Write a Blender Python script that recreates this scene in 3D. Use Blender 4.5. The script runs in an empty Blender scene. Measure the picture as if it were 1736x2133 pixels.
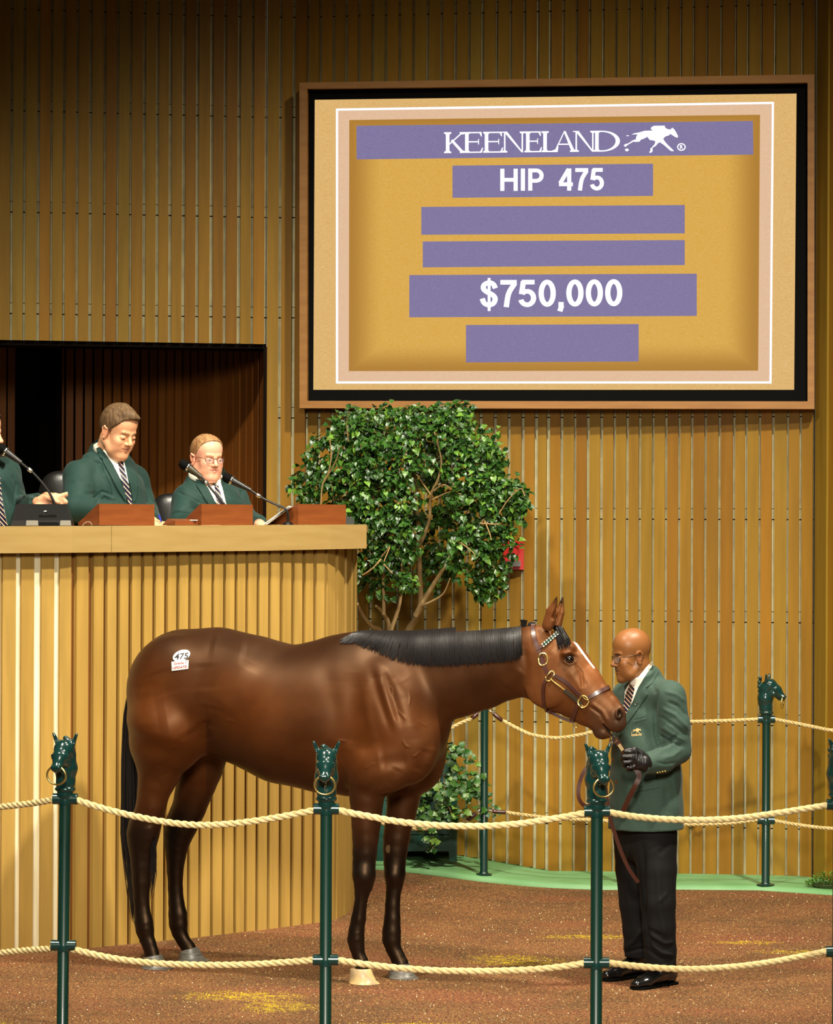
import bpy, bmesh, math, random
import numpy as np
from mathutils import Vector, Matrix
from mathutils.bvhtree import BVHTree
from mathutils.geometry import delaunay_2d_cdt

C = bpy.context.scene.collection
# ------------------------------------------------------------------ camera
F, CX, HY, CAMZ, RHO = 6100.0, 868.0, 1130.0, 2.11, math.radians(0.25)
cr, sr = math.cos(RHO), math.sin(RHO)
def at(px, py, Y):
    """point on the ray of a photograph position, at distance Y"""
    xc = (px - CX) / F * Y; yc = -(py - HY) / F * Y
    return Vector((xc * cr - yc * sr, Y, CAMZ + xc * sr + yc * cr))
def to_px(p):
    xc = p[0] * cr + (p[2] - CAMZ) * sr; yc = -p[0] * sr + (p[2] - CAMZ) * cr
    return CX + F * xc / p[1], HY - F * yc / p[1]
cam = bpy.data.cameras.new('camera'); cob = bpy.data.objects.new('camera', cam); C.objects.link(cob)
cam.sensor_fit = 'HORIZONTAL'; cam.sensor_width = 36; cam.lens = F * 36 / 1736
cam.shift_y = (HY - 1066.5) / 1736; cam.clip_end = 200
cob.matrix_world = Matrix(((cr, -sr, 0, 0), (0, 0, -1, 0), (sr, cr, 0, CAMZ), (0, 0, 0, 1)))
bpy.context.scene.camera = cob
# ------------------------------------------------------------------ light
sc = bpy.context.scene
sc.view_settings.view_transform = 'Standard'; sc.view_settings.look = 'None'
sc.view_settings.exposure = 0; sc.view_settings.gamma = 1; sc.view_settings.use_curve_mapping = False
w = bpy.data.worlds.new('world'); sc.world = w; w.use_nodes = True
w.node_tree.nodes['Background'].inputs[0].default_value = (1.0, .8, .55, 1)
w.node_tree.nodes['Background'].inputs[1].default_value = .065
def lamp(name, loc, target, power, size, col=(1, .92, .78), spread=180):
    l = bpy.data.lights.new(name, 'AREA'); l.shape = 'DISK'; l.size = size; l.energy = power; l.color = col
    l.spread = math.radians(spread)
    o = bpy.data.objects.new(name, l); C.objects.link(o); o.location = loc
    o.rotation_euler = (Vector(target) - Vector(loc)).to_track_quat('-Z', 'Y').to_euler()
    return o
def spot(name, loc, target, power, deg, soft, col=(1, .91, .74)):
    l = bpy.data.lights.new(name, 'SPOT'); l.energy = power; l.spot_size = math.radians(deg); l.spot_blend = 1; l.shadow_soft_size = soft; l.color = col
    o = bpy.data.objects.new(name, l); C.objects.link(o); o.location = loc; o.rotation_euler = (Vector(target) - Vector(loc)).to_track_quat('-Z', 'Y').to_euler()
spot('ceiling_spotlight', (3.4, 11.5, 9.0), (.5, 16.2, .8), 5400, 71, .22)
spot('ceiling_spotlight', (-2.6, 10.5, 8.4), (-.6, 15.8, .8), 3200, 69, .22)
spot('ring_light', (.6, 14.0, 8.4), (.0, 14.6, 0), 1100, 90, .3)
lamp('front_fill_light', (0, 2.5, 5.2), (0, 14.5, 0), 110, 2.0, spread=46)  # added fill lamp high in front, lifts faces and shaded sides; no fixture of the hall

# ------------------------------------------------------------------ helpers
def lin(c):
    c = c / 255.0
    return c / 12.92 if c <= .04045 else ((c + .055) / 1.055) ** 2.4
def rgb(c): return (lin(c[0]), lin(c[1]), lin(c[2]), 1)
def mat(name, col, rough=.5, metal=0.0, spec=.5, bump=None, var=None, attr=False, coat=0, sheen=0, emit=0):
    m = bpy.data.materials.new(name); m.use_nodes = True
    nt = m.node_tree; N = nt.nodes; L = nt.links; b = N['Principled BSDF']
    b.inputs['Base Color'].default_value = rgb(col); b.inputs['Roughness'].default_value = rough
    b.inputs['Metallic'].default_value = metal; b.inputs['Specular IOR Level'].default_value = spec
    b.inputs['Coat Weight'].default_value = coat; b.inputs['Sheen Weight'].default_value = sheen
    tc = N.new('ShaderNodeTexCoord')
    src = None
    if attr:
        a = N.new('ShaderNodeAttribute'); a.attribute_name = 'col'; src = a.outputs['Color']
    if var:                      # (scale, colour2, stretch xyz)
        mp = N.new('ShaderNodeMapping'); mp.inputs['Scale'].default_value = var[2]
        nz = N.new('ShaderNodeTexNoise'); nz.inputs['Scale'].default_value = var[0]; nz.inputs['Detail'].default_value = 6
        L.new(tc.outputs['Object'], mp.inputs[0]); L.new(mp.outputs[0], nz.inputs['Vector'])
        rp = N.new('ShaderNodeMapRange'); rp.inputs[1].default_value = .35; rp.inputs[2].default_value = .65
        L.new(nz.outputs['Fac'], rp.inputs[0])
        mx = N.new('ShaderNodeMix'); mx.data_type = 'RGBA'
        L.new(rp.outputs[0], mx.inputs[0])
        if src: L.new(src, mx.inputs[6])
        else: mx.inputs[6].default_value = rgb(col)
        if src:
            mm = N.new('ShaderNodeMix'); mm.data_type = 'RGBA'; mm.blend_type = 'MULTIPLY'; mm.inputs[0].default_value = 1
            L.new(src, mm.inputs[6]); mm.inputs[7].default_value = rgb(var[1]); L.new(mm.outputs[2], mx.inputs[7])
        else: mx.inputs[7].default_value = rgb(var[1])
        src = mx.outputs[2]
    if src: L.new(src, b.inputs['Base Color'])
    if bump:                     # (scale, strength, distance, stretch)
        mp = N.new('ShaderNodeMapping'); mp.inputs['Scale'].default_value = bump[3] if len(bump) > 3 else (1, 1, 1)
        nz = N.new('ShaderNodeTexNoise'); nz.inputs['Scale'].default_value = bump[0]; nz.inputs['Detail'].default_value = 5
        bp = N.new('ShaderNodeBump'); bp.inputs['Strength'].default_value = bump[1]; bp.inputs['Distance'].default_value = bump[2]
        L.new(tc.outputs['Object'], mp.inputs[0]); L.new(mp.outputs[0], nz.inputs['Vector'])
        L.new(nz.outputs['Fac'], bp.inputs['Height']); L.new(bp.outputs[0], b.inputs['Normal'])
    if emit:
        b.inputs['Emission Color'].default_value = rgb(col); b.inputs['Emission Strength'].default_value = emit
    return m
def tag(o, label=None, cat=None, group=None, kind=None):
    if label: o['label'] = label
    if cat: o['category'] = cat
    if group: o['group'] = group
    if kind: o['kind'] = kind
    return o
def thing(name, label, cat, loc=(0, 0, 0), rz=0, group=None):
    o = bpy.data.objects.new(name, None); C.objects.link(o); o.location = loc; o.rotation_euler = (0, 0, rz)
    o.empty_display_size = .1
    return tag(o, label, cat, group)
def struct(o): o['kind'] = 'structure'; return o
def link(name, me, m=None, parent=None, world=True):
    """link a mesh; with world=True its vertices are world coordinates and are moved into the parent's space"""
    o = bpy.data.objects.new(name, me); C.objects.link(o)
    if m is not None:
        if isinstance(m, (list, tuple)):
            for q in m: me.materials.append(q)
        elif not me.materials: me.materials.append(m)
    if parent is not None:
        o.parent = parent
        if world:
            M = Matrix.Identity(4); p = parent
            while p is not None:
                M = p.matrix_basis @ M if False else (p.matrix_basis @ M); p = p.parent
            me.transform(M.inverted())
    return o
def mesh(name, V, Fc, smooth=True):
    me = bpy.data.meshes.new(name)
    me.from_pydata([tuple(v) for v in V], [], [tuple(f) for f in Fc])
    if smooth: me.polygons.foreach_set('use_smooth', [True] * len(me.polygons))
    me.update()
    return me
def quads_mesh(name, V, Q, smooth=True):
    me = bpy.data.meshes.new(name); V = np.asarray(V, np.float32); Q = np.asarray(Q, np.int32)
    me.vertices.add(len(V)); me.vertices.foreach_set('co', V.ravel())
    me.loops.add(Q.size); me.loops.foreach_set('vertex_index', Q.ravel())
    me.polygons.add(len(Q)); me.polygons.foreach_set('loop_start', np.arange(0, Q.size, 4, dtype=np.int32))
    me.polygons.foreach_set('use_smooth', [smooth] * len(Q))
    me.update(calc_edges=True); me.validate()
    return me
class MB:
    """collects simple solids into one mesh"""
    def __init__(s): s.v = []; s.f = []
    def add(s, V, Fc):
        n = len(s.v); s.v += [Vector(v) for v in V]; s.f += [tuple(i + n for i in f) for f in Fc]; return s
    def hexa(s, p):      # 8 corners: bottom 4 ccw, top 4 ccw
        return s.add(p, [(0, 3, 2, 1), (4, 5, 6, 7), (0, 1, 5, 4), (1, 2, 6, 5), (2, 3, 7, 6), (3, 0, 4, 7)])
    def box(s, c, d, rz=0):
        x, y, z = d[0] / 2, d[1] / 2, d[2] / 2; R = Matrix.Rotation(rz, 3, 'Z'); c = Vector(c)
        return s.hexa([c + R @ Vector(q) for q in ((-x, -y, -z), (x, -y, -z), (x, y, -z), (-x, y, -z), (-x, -y, z), (x, -y, z), (x, y, z), (-x, y, z))])
    def tube(s, P, R, n=10, cap=True, up=None):
        P = [Vector(p) for p in P]
        if not hasattr(R, '__len__'): R = [R] * len(P)
        base = len(s.v); ref = None
        for i, p in enumerate(P):
            t = (P[min(i + 1, len(P) - 1)] - P[max(i - 1, 0)]).normalized()
            if ref is None:
                ref = Vector((0, 0, 1)) if abs(t.z) < .9 else Vector((1, 0, 0))
            a = (ref - t * ref.dot(t)).normalized(); b = t.cross(a); ref = a
            for k in range(n):
                g = 2 * math.pi * k / n; s.v.append(p + (a * math.cos(g) + b * math.sin(g)) * R[i])
        for i in range(len(P) - 1):
            for k in range(n):
                a0 = base + i * n + k; a1 = base + i * n + (k + 1) % n
                s.f.append((a0, a1, a1 + n, a0 + n))
        if cap:
            s.f.append(tuple(base + k for k in reversed(range(n)))); s.f.append(tuple(base + (len(P) - 1) * n + k for k in range(n)))
        return s
    def lathe(s, prof, n=20, c=(0, 0, 0), axis=(0, 0, 1)):
        q = Vector((0, 0, 1)).rotation_difference(Vector(axis)); c = Vector(c); base = len(s.v)
        for r, z in prof:
            for k in range(n):
                g = 2 * math.pi * k / n; s.v.append(c + q @ Vector((r * math.cos(g), r * math.sin(g), z)))
        for i in range(len(prof) - 1):
            for k in range(n):
                a0 = base + i * n + k; a1 = base + i * n + (k + 1) % n; s.f.append((a0, a1, a1 + n, a0 + n))
        s.f.append(tuple(base + k for k in reversed(range(n)))); s.f.append(tuple(base + (len(prof) - 1) * n + k for k in range(n)))
        return s
    def torus(s, c, R, r, axis, n=32, m=8, a0=0, a1=2 * math.pi):
        q = Vector((0, 0, 1)).rotation_difference(Vector(axis)); full = a1 - a0 > 6.28
        k_ = n if full else n + 1; base = len(s.v)
        for i in range(k_):
            g = a0 + (a1 - a0) * i / n
            for j in range(m):
                h = 2 * math.pi * j / m
                s.v.append(Vector(c) + q @ Vector(((R + r * math.cos(h)) * math.cos(g), (R + r * math.cos(h)) * math.sin(g), r * math.sin(h))))
        for i in range(n):
            for j in range(m):
                a = base + i * m + j; b = base + i * m + (j + 1) % m
                c2 = base + ((i + 1) % k_) * m + (j + 1) % m; d = base + ((i + 1) % k_) * m + j
                s.f.append((a, b, c2, d))
        return s
    def sphere(s, c, r, n=14, m=10):
        if not hasattr(r, '__len__'): r = (r, r, r)
        prof = []
        base = len(s.v); c = Vector(c)
        for i in range(m + 1):
            t = math.pi * i / m
            for k in range(n):
                g = 2 * math.pi * k / n
                s.v.append(c + Vector((r[0] * math.sin(t) * math.cos(g), r[1] * math.sin(t) * math.sin(g), r[2] * math.cos(t))))
        for i in range(m):
            for k in range(n):
                a0 = base + i * n + k; a1 = base + i * n + (k + 1) % n; s.f.append((a0, a0 + n, a1 + n, a1))
        return s
    def build(s, name, m, parent=None, smooth=False, world=True):
        me = mesh(name, s.v, s.f, smooth)
        if smooth:
            try: me.set_sharp_from_angle(angle=math.radians(40))
            except Exception: pass
        return link(name, me, m, parent, world)

# ------------------------------------------------------------------ organic surfaces: distance fields turned into one mesh
class Field:
    def __init__(s, xs, ys, zs):
        s.a = [np.asarray(q, np.float32) for q in (xs, ys, zs)]
        s.D = np.full([len(q) for q in s.a], .5, np.float32)
    def block(s, lo, hi):
        sl = []
        for k in range(3):
            i = max(int(np.searchsorted(s.a[k], lo[k])) - 1, 0); j = min(int(np.searchsorted(s.a[k], hi[k])) + 1, len(s.a[k]))
            if j <= i: return None
            sl.append(slice(i, j))
        x = s.a[0][sl[0]][:, None, None]; y = s.a[1][sl[1]][None, :, None]; z = s.a[2][sl[2]][None, None, :]
        return tuple(sl), x, y, z
    def put(s, lo, hi, fn, k=.02, sub=False):
        m = k + .03
        b = s.block([q - m for q in lo], [q + m for q in hi])
        if b is None: return
        sl, x, y, z = b
        d = fn(x, y, z).astype(np.float32); D = s.D[sl]
        if sub:
            d = -d; 
            if k > 0: h = np.clip(.5 + .5 * (d - D) / k, 0, 1); s.D[sl] = D * (1 - h) + d * h + k * h * (1 - h)
            else: s.D[sl] = np.maximum(D, d)
        else:
            if k > 0: h = np.clip(.5 + .5 * (D - d) / k, 0, 1); s.D[sl] = D * (1 - h) + d * h - k * h * (1 - h)
            else: s.D[sl] = np.minimum(D, d)
    def cone(s, a, b, r1, r2, k=.02, lat=None, w1=None, w2=None, sub=False):
        a = np.array(a, float); b = np.array(b, float); ab = b - a; L2 = max(float(ab @ ab), 1e-9)
        if w1 is None: w1, w2 = r1, r2
        M = max(r1, r2, w1, w2)
        if lat is not None: lat = np.array(lat, float) / np.linalg.norm(lat)
        def fn(x, y, z):
            px, py, pz = x - a[0], y - a[1], z - a[2]
            t = np.clip((px * ab[0] + py * ab[1] + pz * ab[2]) / L2, 0, 1)
            qx, qy, qz = px - t * ab[0], py - t * ab[1], pz - t * ab[2]
            r = r1 + t * (r2 - r1)
            if lat is None: return np.sqrt(qx * qx + qy * qy + qz * qz) - r
            g = r / (w1 + t * (w2 - w1))
            c = qx * lat[0] + qy * lat[1] + qz * lat[2]
            q2 = qx * qx + qy * qy + qz * qz + c * c * (g * g - 1)
            return (np.sqrt(np.maximum(q2, 1e-12)) - r) * np.minimum(1, 1 / g)
        s.put(np.minimum(a, b) - M, np.maximum(a, b) + M, fn, k, sub)
    def ell(s, c, r, k=.02, rot=None, sub=False):
        c = np.array(c, float); r = np.array(r, float); M = float(max(r))
        R = np.eye(3) if rot is None else np.array(rot)
        def fn(x, y, z):
            p = (x - c[0], y - c[1], z - c[2])
            q = [p[0] * R[0][i] + p[1] * R[1][i] + p[2] * R[2][i] for i in range(3)]   # columns of R are the local axes
            k0 = np.sqrt(sum((q[i] / r[i]) ** 2 for i in range(3))); k1 = np.sqrt(sum((q[i] / r[i] ** 2) ** 2 for i in range(3)))
            return k0 * (k0 - 1) / np.maximum(k1, 1e-6)
        s.put(c - M, c + M, fn, k, sub)
    def cut(s, p, n):          # remove everything on the side n points to
        n = np.array(n, float); n /= np.linalg.norm(n)
        x = s.a[0][:, None, None]; y = s.a[1][None, :, None]; z = s.a[2][None, None, :]
        d = ((x - p[0]) * n[0] + (y - p[1]) * n[1] + (z - p[2]) * n[2]).astype(np.float32)
        s.D = np.maximum(s.D, d)
    def surface(s, smooth=1):
        D = s.D; D[0] = D[-1] = .5; D[:, 0] = D[:, -1] = .5; D[:, :, 0] = D[:, :, -1] = .5
        S = D < 0; n = np.array(D.shape) - 1
        cnt = np.zeros(n, np.int8)
        for i in (0, 1):
            for j in (0, 1):
                for k in (0, 1):
                    cnt += S[i:n[0] + i, j:n[1] + j, k:n[2] + k]
        I = np.argwhere((cnt > 0) & (cnt < 8)); idx = np.full(n, -1, np.int32); idx[I[:, 0], I[:, 1], I[:, 2]] = np.arange(len(I))
        del cnt
        acc = np.zeros((len(I), 3)); num = np.zeros(len(I))
        G = [q.astype(np.float64) for q in s.a]
        for ax in range(3):
            o = [q for q in range(3) if q != ax]
            for u in (0, 1):
                for v in (0, 1):
                    A = I.copy(); A[:, o[0]] += u; A[:, o[1]] += v; B = A.copy(); B[:, ax] += 1
                    da = D[A[:, 0], A[:, 1], A[:, 2]].astype(np.float64); db = D[B[:, 0], B[:, 1], B[:, 2]].astype(np.float64)
                    m = (da < 0) != (db < 0); t = np.where(m, da / np.where(m, da - db, 1), 0)
                    P = np.stack([G[q][A[:, q]] for q in range(3)], 1); P[:, ax] += t * (G[ax][B[:, ax]] - G[ax][A[:, ax]])
                    acc += P * m[:, None]; num += m
        V = acc / num[:, None]
        Q = []
        for ax in range(3):
            o1, o2 = (ax + 1) % 3, (ax + 2) % 3
            a = [slice(None)] * 3; b = [slice(None)] * 3; a[ax] = slice(0, -1); b[ax] = slice(1, None)
            X = S[tuple(a)] != S[tuple(b)]; E = np.argwhere(X)
            E = E[(E[:, o1] > 0) & (E[:, o2] > 0) & (E[:, o1] < n[o1]) & (E[:, o2] < n[o2])]
            def g(d1, d2):
                T = E.copy(); T[:, o1] -= d1; T[:, o2] -= d2; return idx[T[:, 0], T[:, 1], T[:, 2]]
            q = np.stack([g(1, 1), g(0, 1), g(0, 0), g(1, 0)], 1)
            flip = ~S[E[:, 0], E[:, 1], E[:, 2]]; q[flip] = q[flip][:, ::-1]
            Q.append(q)
        Q = np.concatenate(Q); Q = Q[(Q >= 0).all(1)]
        if smooth: V = relax(V, Q, smooth)
        return V, Q
def relax(V, Q, n, lam=.5, plain=False):
    e = np.concatenate([Q[:, [0, 1]], Q[:, [1, 2]], Q[:, [2, 3]], Q[:, [3, 0]]]); N = len(V)
    deg = np.bincount(e[:, 0], minlength=N) + np.bincount(e[:, 1], minlength=N)
    for it in range(n):
        for f in (lam,) if plain else (lam, -lam * 1.02) if n > 1 else (lam * .5,):
            S = np.stack([np.bincount(e[:, 0], V[e[:, 1], k], N) + np.bincount(e[:, 1], V[e[:, 0], k], N) for k in range(3)], 1)
            V = V + f * (S / np.maximum(deg, 1)[:, None] - V)
    return V
def vnormals(V, Q):
    nrm = np.cross(V[Q[:, 2]] - V[Q[:, 0]], V[Q[:, 3]] - V[Q[:, 1]]); N = np.zeros_like(V)
    for k in range(4):
        for c in range(3): N[:, c] += np.bincount(Q[:, k], nrm[:, c], len(V))
    return N / np.maximum(np.linalg.norm(N, axis=1), 1e-9)[:, None]
def px_of(V):
    xc = V[:, 0] * cr + (V[:, 2] - CAMZ) * sr; yc = -V[:, 0] * sr + (V[:, 2] - CAMZ) * cr
    return CX + F * xc / V[:, 1], HY - F * yc / V[:, 1]
def seg_dist(x, y, poly):
    """distance to a polyline and the position along it (0..1)"""
    best = np.full(x.shape, 1e9); tt = np.zeros(x.shape); n = len(poly) - 1
    for i in range(n):
        ax, ay = poly[i]; bx, by = poly[i + 1]; dx, dy = bx - ax, by - ay; L = dx * dx + dy * dy + 1e-9
        t = np.clip(((x - ax) * dx + (y - ay) * dy) / L, 0, 1); d = np.hypot(x - ax - t * dx, y - ay - t * dy)
        m = d < best; best = np.where(m, d, best); tt = np.where(m, (i + t) / n, tt)
    return best, tt
def strokes(V, Q, S, face=lambda V, N: N[:, 1] < .25):
    """muscles, wrinkles and folds: (polyline in photograph positions, width px, height m)"""
    N = vnormals(V, Q); x, y = px_of(V); sel = np.where(face(V, N))[0]; d = np.zeros(len(V)); xs, ys = x[sel], y[sel]
    wgt = np.clip((.35 - N[sel, 1]) * 2, 0, 1)
    for poly, wd, amp in S:
        P = np.array(poly); m = (xs > P[:, 0].min() - 3 * wd) & (xs < P[:, 0].max() + 3 * wd) & (ys > P[:, 1].min() - 3 * wd) & (ys < P[:, 1].max() + 3 * wd)
        if not m.any(): continue
        q, t = seg_dist(xs[m], ys[m], poly)
        end = np.clip(np.minimum(t, 1 - t) * 5 + .25, 0, 1) if len(poly) > 1 and poly[0] != poly[-1] else 1
        ii = sel[m]; d[ii] += amp * np.exp(-(q / wd) ** 2) * end * wgt[m]
    return V + N * d[:, None]
def rng(a, b, st): return np.arange(a, b + st, st)
def axis(*seg):
    """spacing along an axis: (from, to, step) pieces"""
    out = [seg[0][0]]
    for a, b, st in seg:
        while out[-1] < b: out.append(out[-1] + st)
    return out
def paint(me, cols):
    a = me.color_attributes.new('col', 'FLOAT_COLOR', 'POINT')
    c = np.ones((len(me.vertices), 4), np.float32); c[:, :3] = cols; a.data.foreach_set('color', c.ravel())
def LC(c): return np.array([lin(q) for q in c])
CAMP = Vector((0, 0, CAMZ))
def hit(bvh, px, py):
    d = (at(px, py, 10) - CAMP).normalized(); r = bvh.ray_cast(CAMP, d)
    return r[0], r[1]
def tree_of(*obs):
    V = []; P = []
    for o in obs:
        M = Matrix.Identity(4); p = o
        while p is not None: M = p.matrix_basis @ M; p = p.parent
        n = len(V); V += [M @ v.co for v in o.data.vertices]; P += [[i + n for i in f.vertices] for f in o.data.polygons]
    return BVHTree.FromPolygons(V, P)
def patch(name, poly, bvh, m, parent=None, off=.004, thick=.003, step=2.0, smooth_it=2, extra=None, fallback=None, edge_round=True):
    """a thin piece lying on a surface, its outline given by photograph positions"""
    n = len(poly); B = []
    for i in range(n):
        a = Vector(poly[i]); b = Vector(poly[(i + 1) % n]); k = max(1, int((b - a).length / step))
        B += [a + (b - a) * j / k for j in range(k)]
    xs = [p[0] for p in poly]; ys = [p[1] for p in poly]; G = []
    yy = min(ys)
    while yy < max(ys):
        xx = min(xs)
        while xx < max(xs):
            G.append(Vector((xx, yy))); xx += step
        yy += step
    res = delaunay_2d_cdt(B + G, [], [list(range(len(B)))], 1, 1e-4)
    pts, edges, faces = res[0], res[1], res[2]
    if not faces: return None
    W = []; bad = []
    lastY = None
    for p in pts:
        h, nn = hit(bvh, p[0], p[1])
        if h is None: W.append(None); continue
        W.append((h, nn)); 
    ok = [q for q in W if q]
    if not ok: return None
    med = sorted(q[0].y for q in ok)[len(ok) // 2]
    Z = [(q[0].y if q and abs(q[0].y - med) < .25 else med) for q in W]
    nb = [[] for _ in pts]
    for f in faces:
        for a, b in zip(f, f[1:] + f[:1]): nb[a].append(b); nb[b].append(a)
    for _ in range(smooth_it):
        Z = [(Z[i] + sum(Z[j] for j in nb[i]) / len(nb[i])) / 2 if nb[i] else Z[i] for i in range(len(Z))]
    V = [at(p[0], p[1], Z[i] - off) for i, p in enumerate(pts)]
    V2 = [at(p[0], p[1], Z[i] - off + thick) for i, p in enumerate(pts)]
    fs = []
    N = len(V); ec = {}
    used = sorted(set(i for f in faces for i in f))
    for f in faces:
        a, b, c = (pts[f[0]], pts[f[1]], pts[f[2]])
        ccw = (b[0] - a[0]) * (c[1] - a[1]) - (b[1] - a[1]) * (c[0] - a[0]) > 0
        g = list(reversed(f)) if ccw else list(f)
        fs.append(tuple(g)); fs.append(tuple(i + N for i in reversed(g)))
        for u, v in zip(g, g[1:] + g[:1]): ec[(u, v)] = ec.get((u, v), 0) + 1
    for (u, v) in list(ec):
        if (v, u) not in ec: fs.append((v, u, u + N, v + N))
    keep = {j: i for i, j in enumerate(used + [u + N for u in used])}
    VV = [V[u] for u in used] + [V2[u] for u in used]
    FF = [tuple(keep[i] for i in f) for f in fs]
    me = mesh(name, VV, FF, True)
    uv = me.uv_layers.new(name='px')
    for l in me.loops:
        q = to_px(me.vertices[l.vertex_index].co); uv.data[l.index].uv = ((q[0] - xs[0]) / 20, (q[1] - ys[0]) / 20)
    try: me.set_sharp_from_angle(angle=math.radians(50))
    except Exception: pass
    return link(name, me, m, parent)
def spl(P, n):
    """smooth curve through points, n samples"""
    P = [np.array(p, float) for p in P]; Q = [2 * P[0] - P[1]] + P + [2 * P[-1] - P[-2]]; out = []
    for i in range(n):
        t = i / (n - 1) * (len(P) - 1); k = min(int(t), len(P) - 2); u = t - k; a, b, c, d = Q[k:k + 4]
        out.append(.5 * ((2 * b) + (-a + c) * u + (2 * a - 5 * b + 4 * c - d) * u * u + (-a + 3 * b - 3 * c + d) * u ** 3))
    return out
def strap(name, path, width, bvh, m, parent=None, off=.003, thick=.004, n=None, wrap=0):
    """a band that follows a surface along a path of photograph positions"""
    n = n or max(6, int(sum(math.dist(a, b) for a, b in zip(path, path[1:])) / 3)); P = spl(path, n); H = []
    for p in P:
        h, nn = hit(bvh, p[0], p[1]); H.append((h, nn))
    ys = [h.y for h, _ in H if h]
    if not ys: return None
    last = ys[0]; pts = []; nor = []
    for (h, nn), p in zip(H, P):
        if h is not None: last = h.y
        q = at(p[0], p[1], last) if h is None else h
        nv = nn if nn is not None else Vector((0, -1, 0))
        if nv.y > 0: nv = -nv
        pts.append(q); nor.append(nv)
    for _ in range(3):
        pts = [pts[0]] + [(pts[i - 1] + pts[i] * 2 + pts[i + 1]) / 4 for i in range(1, n - 1)] + [pts[-1]]
        nor = [nor[0]] + [(nor[i - 1] + nor[i] * 2 + nor[i + 1]).normalized() for i in range(1, n - 1)] + [nor[-1]]
    V = []; hw = width / 2 / F * pts[0].y
    for i in range(n):
        t = (pts[min(i + 1, n - 1)] - pts[max(i - 1, 0)]).normalized(); b = t.cross(nor[i]).normalized()
        o = pts[i] + nor[i] * (off + thick)
        V += [o + b * hw - nor[i] * thick * 1.6, o + b * hw * .85, o - b * hw * .85, o - b * hw - nor[i] * thick * 1.6, pts[i] - nor[i] * .004 - b * hw * .9, pts[i] - nor[i] * .004 + b * hw * .9]
    fs = []
    for i in range(n - 1):
        for k in range(6): fs.append((i * 6 + k, i * 6 + (k + 1) % 6, (i + 1) * 6 + (k + 1) % 6, (i + 1) * 6 + k))
    fs += [tuple(reversed(range(6))), tuple((n - 1) * 6 + k for k in range(6))]
    me = mesh(name, V, fs, True)
    bm = bmesh.new(); bm.from_mesh(me); bmesh.ops.recalc_face_normals(bm, faces=bm.faces); bm.to_mesh(me); bm.free()
    try: me.set_sharp_from_angle(angle=math.radians(35))
    except Exception: pass
    return link(name, me, m, parent)
def copy_tree(o, parent=None):
    c = o.copy(); C.objects.link(c); c.parent = parent
    for ch in [q for q in bpy.data.objects if q.parent == o]: copy_tree(ch, c)
    return c
# ------------------------------------------------------------------ materials
def board_mat(name, cols, rough=.5):
    m = mat(name, cols[0], rough, spec=.2, bump=(14, .12, .002, (1, 1, .04)))
    nt = m.node_tree; N = nt.nodes; L = nt.links; b = N['Principled BSDF']
    oi = N.new('ShaderNodeObjectInfo'); rp = N.new('ShaderNodeValToRGB'); e = rp.color_ramp; e.interpolation = 'LINEAR'
    e.elements[0].color = rgb(cols[0]); e.elements[1].color = rgb(cols[-1])
    for i, c in enumerate(cols[1:-1]): q = e.elements.new((i + 1) / (len(cols) - 1)); q.color = rgb(c)
    L.new(oi.outputs['Random'], rp.inputs[0])
    tc = N.new('ShaderNodeTexCoord'); mp = N.new('ShaderNodeMapping'); mp.inputs['Scale'].default_value = (9, 9, .7)
    gm = N.new('ShaderNodeNewGeometry'); nz = N.new('ShaderNodeTexNoise'); nz.inputs['Scale'].default_value = 2.2; nz.inputs['Detail'].default_value = 7
    L.new(gm.outputs['Position'], mp.inputs[0]); L.new(mp.outputs[0], nz.inputs['Vector'])
    r2 = N.new('ShaderNodeMapRange'); r2.inputs[1].default_value = .3; r2.inputs[2].default_value = .7; r2.inputs[3].default_value = .84; r2.inputs[4].default_value = 1.1
    L.new(nz.outputs['Fac'], r2.inputs[0])
    mx = N.new('ShaderNodeMix'); mx.data_type = 'RGBA'; mx.blend_type = 'MULTIPLY'; mx.inputs[0].default_value = 1
    L.new(rp.outputs[0], mx.inputs[6]); L.new(r2.outputs[0], mx.inputs[7]); L.new(mx.outputs[2], b.inputs['Base Color'])
    return m
M = {}
M['board'] = board_mat('wall_board_wood', [(136, 98, 26), (142, 110, 34), (128, 86, 18), (140, 112, 38), (144, 100, 24), (132, 104, 32)])
M['deskboard'] = board_mat('desk_board_wood', [(168, 134, 66), (172, 139, 71), (164, 130, 62), (175, 142, 74)])
M['dark_board'] = board_mat('recess_board_wood', [(150, 88, 34), (136, 78, 28), (158, 98, 40)])
M['fascia'] = mat('fascia_wood', (162, 136, 84), .42, spec=.3, var=(3, (154, 127, 75), (1, 1, 9)))
M['frame'] = mat('frame_wood', (160, 112, 52), .45, var=(3, (146, 98, 42), (1, 1, 8)))
M['block'] = mat('pale_block', (206, 200, 156), .8, spec=.2, var=(9, (178, 172, 140), (1, 1, 1)), bump=(40, .3, .002))
M['backing'] = mat('desk_backing_wood', (128, 80, 28), .6)
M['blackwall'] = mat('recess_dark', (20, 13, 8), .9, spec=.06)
M['cream'] = mat('cream_backing', (236, 228, 194), .6, var=(6, (214, 200, 158), (4, 1, .3)))
M['green_apron'] = mat('green_rubber', (112, 160, 108), .55, var=(4, (98, 148, 92), (1, 1, 1)), bump=(30, .15, .003))
M['gmetal'] = mat('green_enamel', (12, 50, 46), .22, spec=.6, coat=.5)
M['gpole'] = mat('green_pole', (8, 46, 36), .34, spec=.5, coat=.2)
M['brass'] = mat('brass', (232, 206, 128), .34, metal=1)
M['chrome'] = mat('chrome', (210, 210, 205), .18, metal=1)
M['rope'] = mat('rope_fibre', (224, 204, 152), .75, spec=.25, var=(60, (206, 184, 128), (1, 1, 1)), bump=(160, .5, .002))
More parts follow.
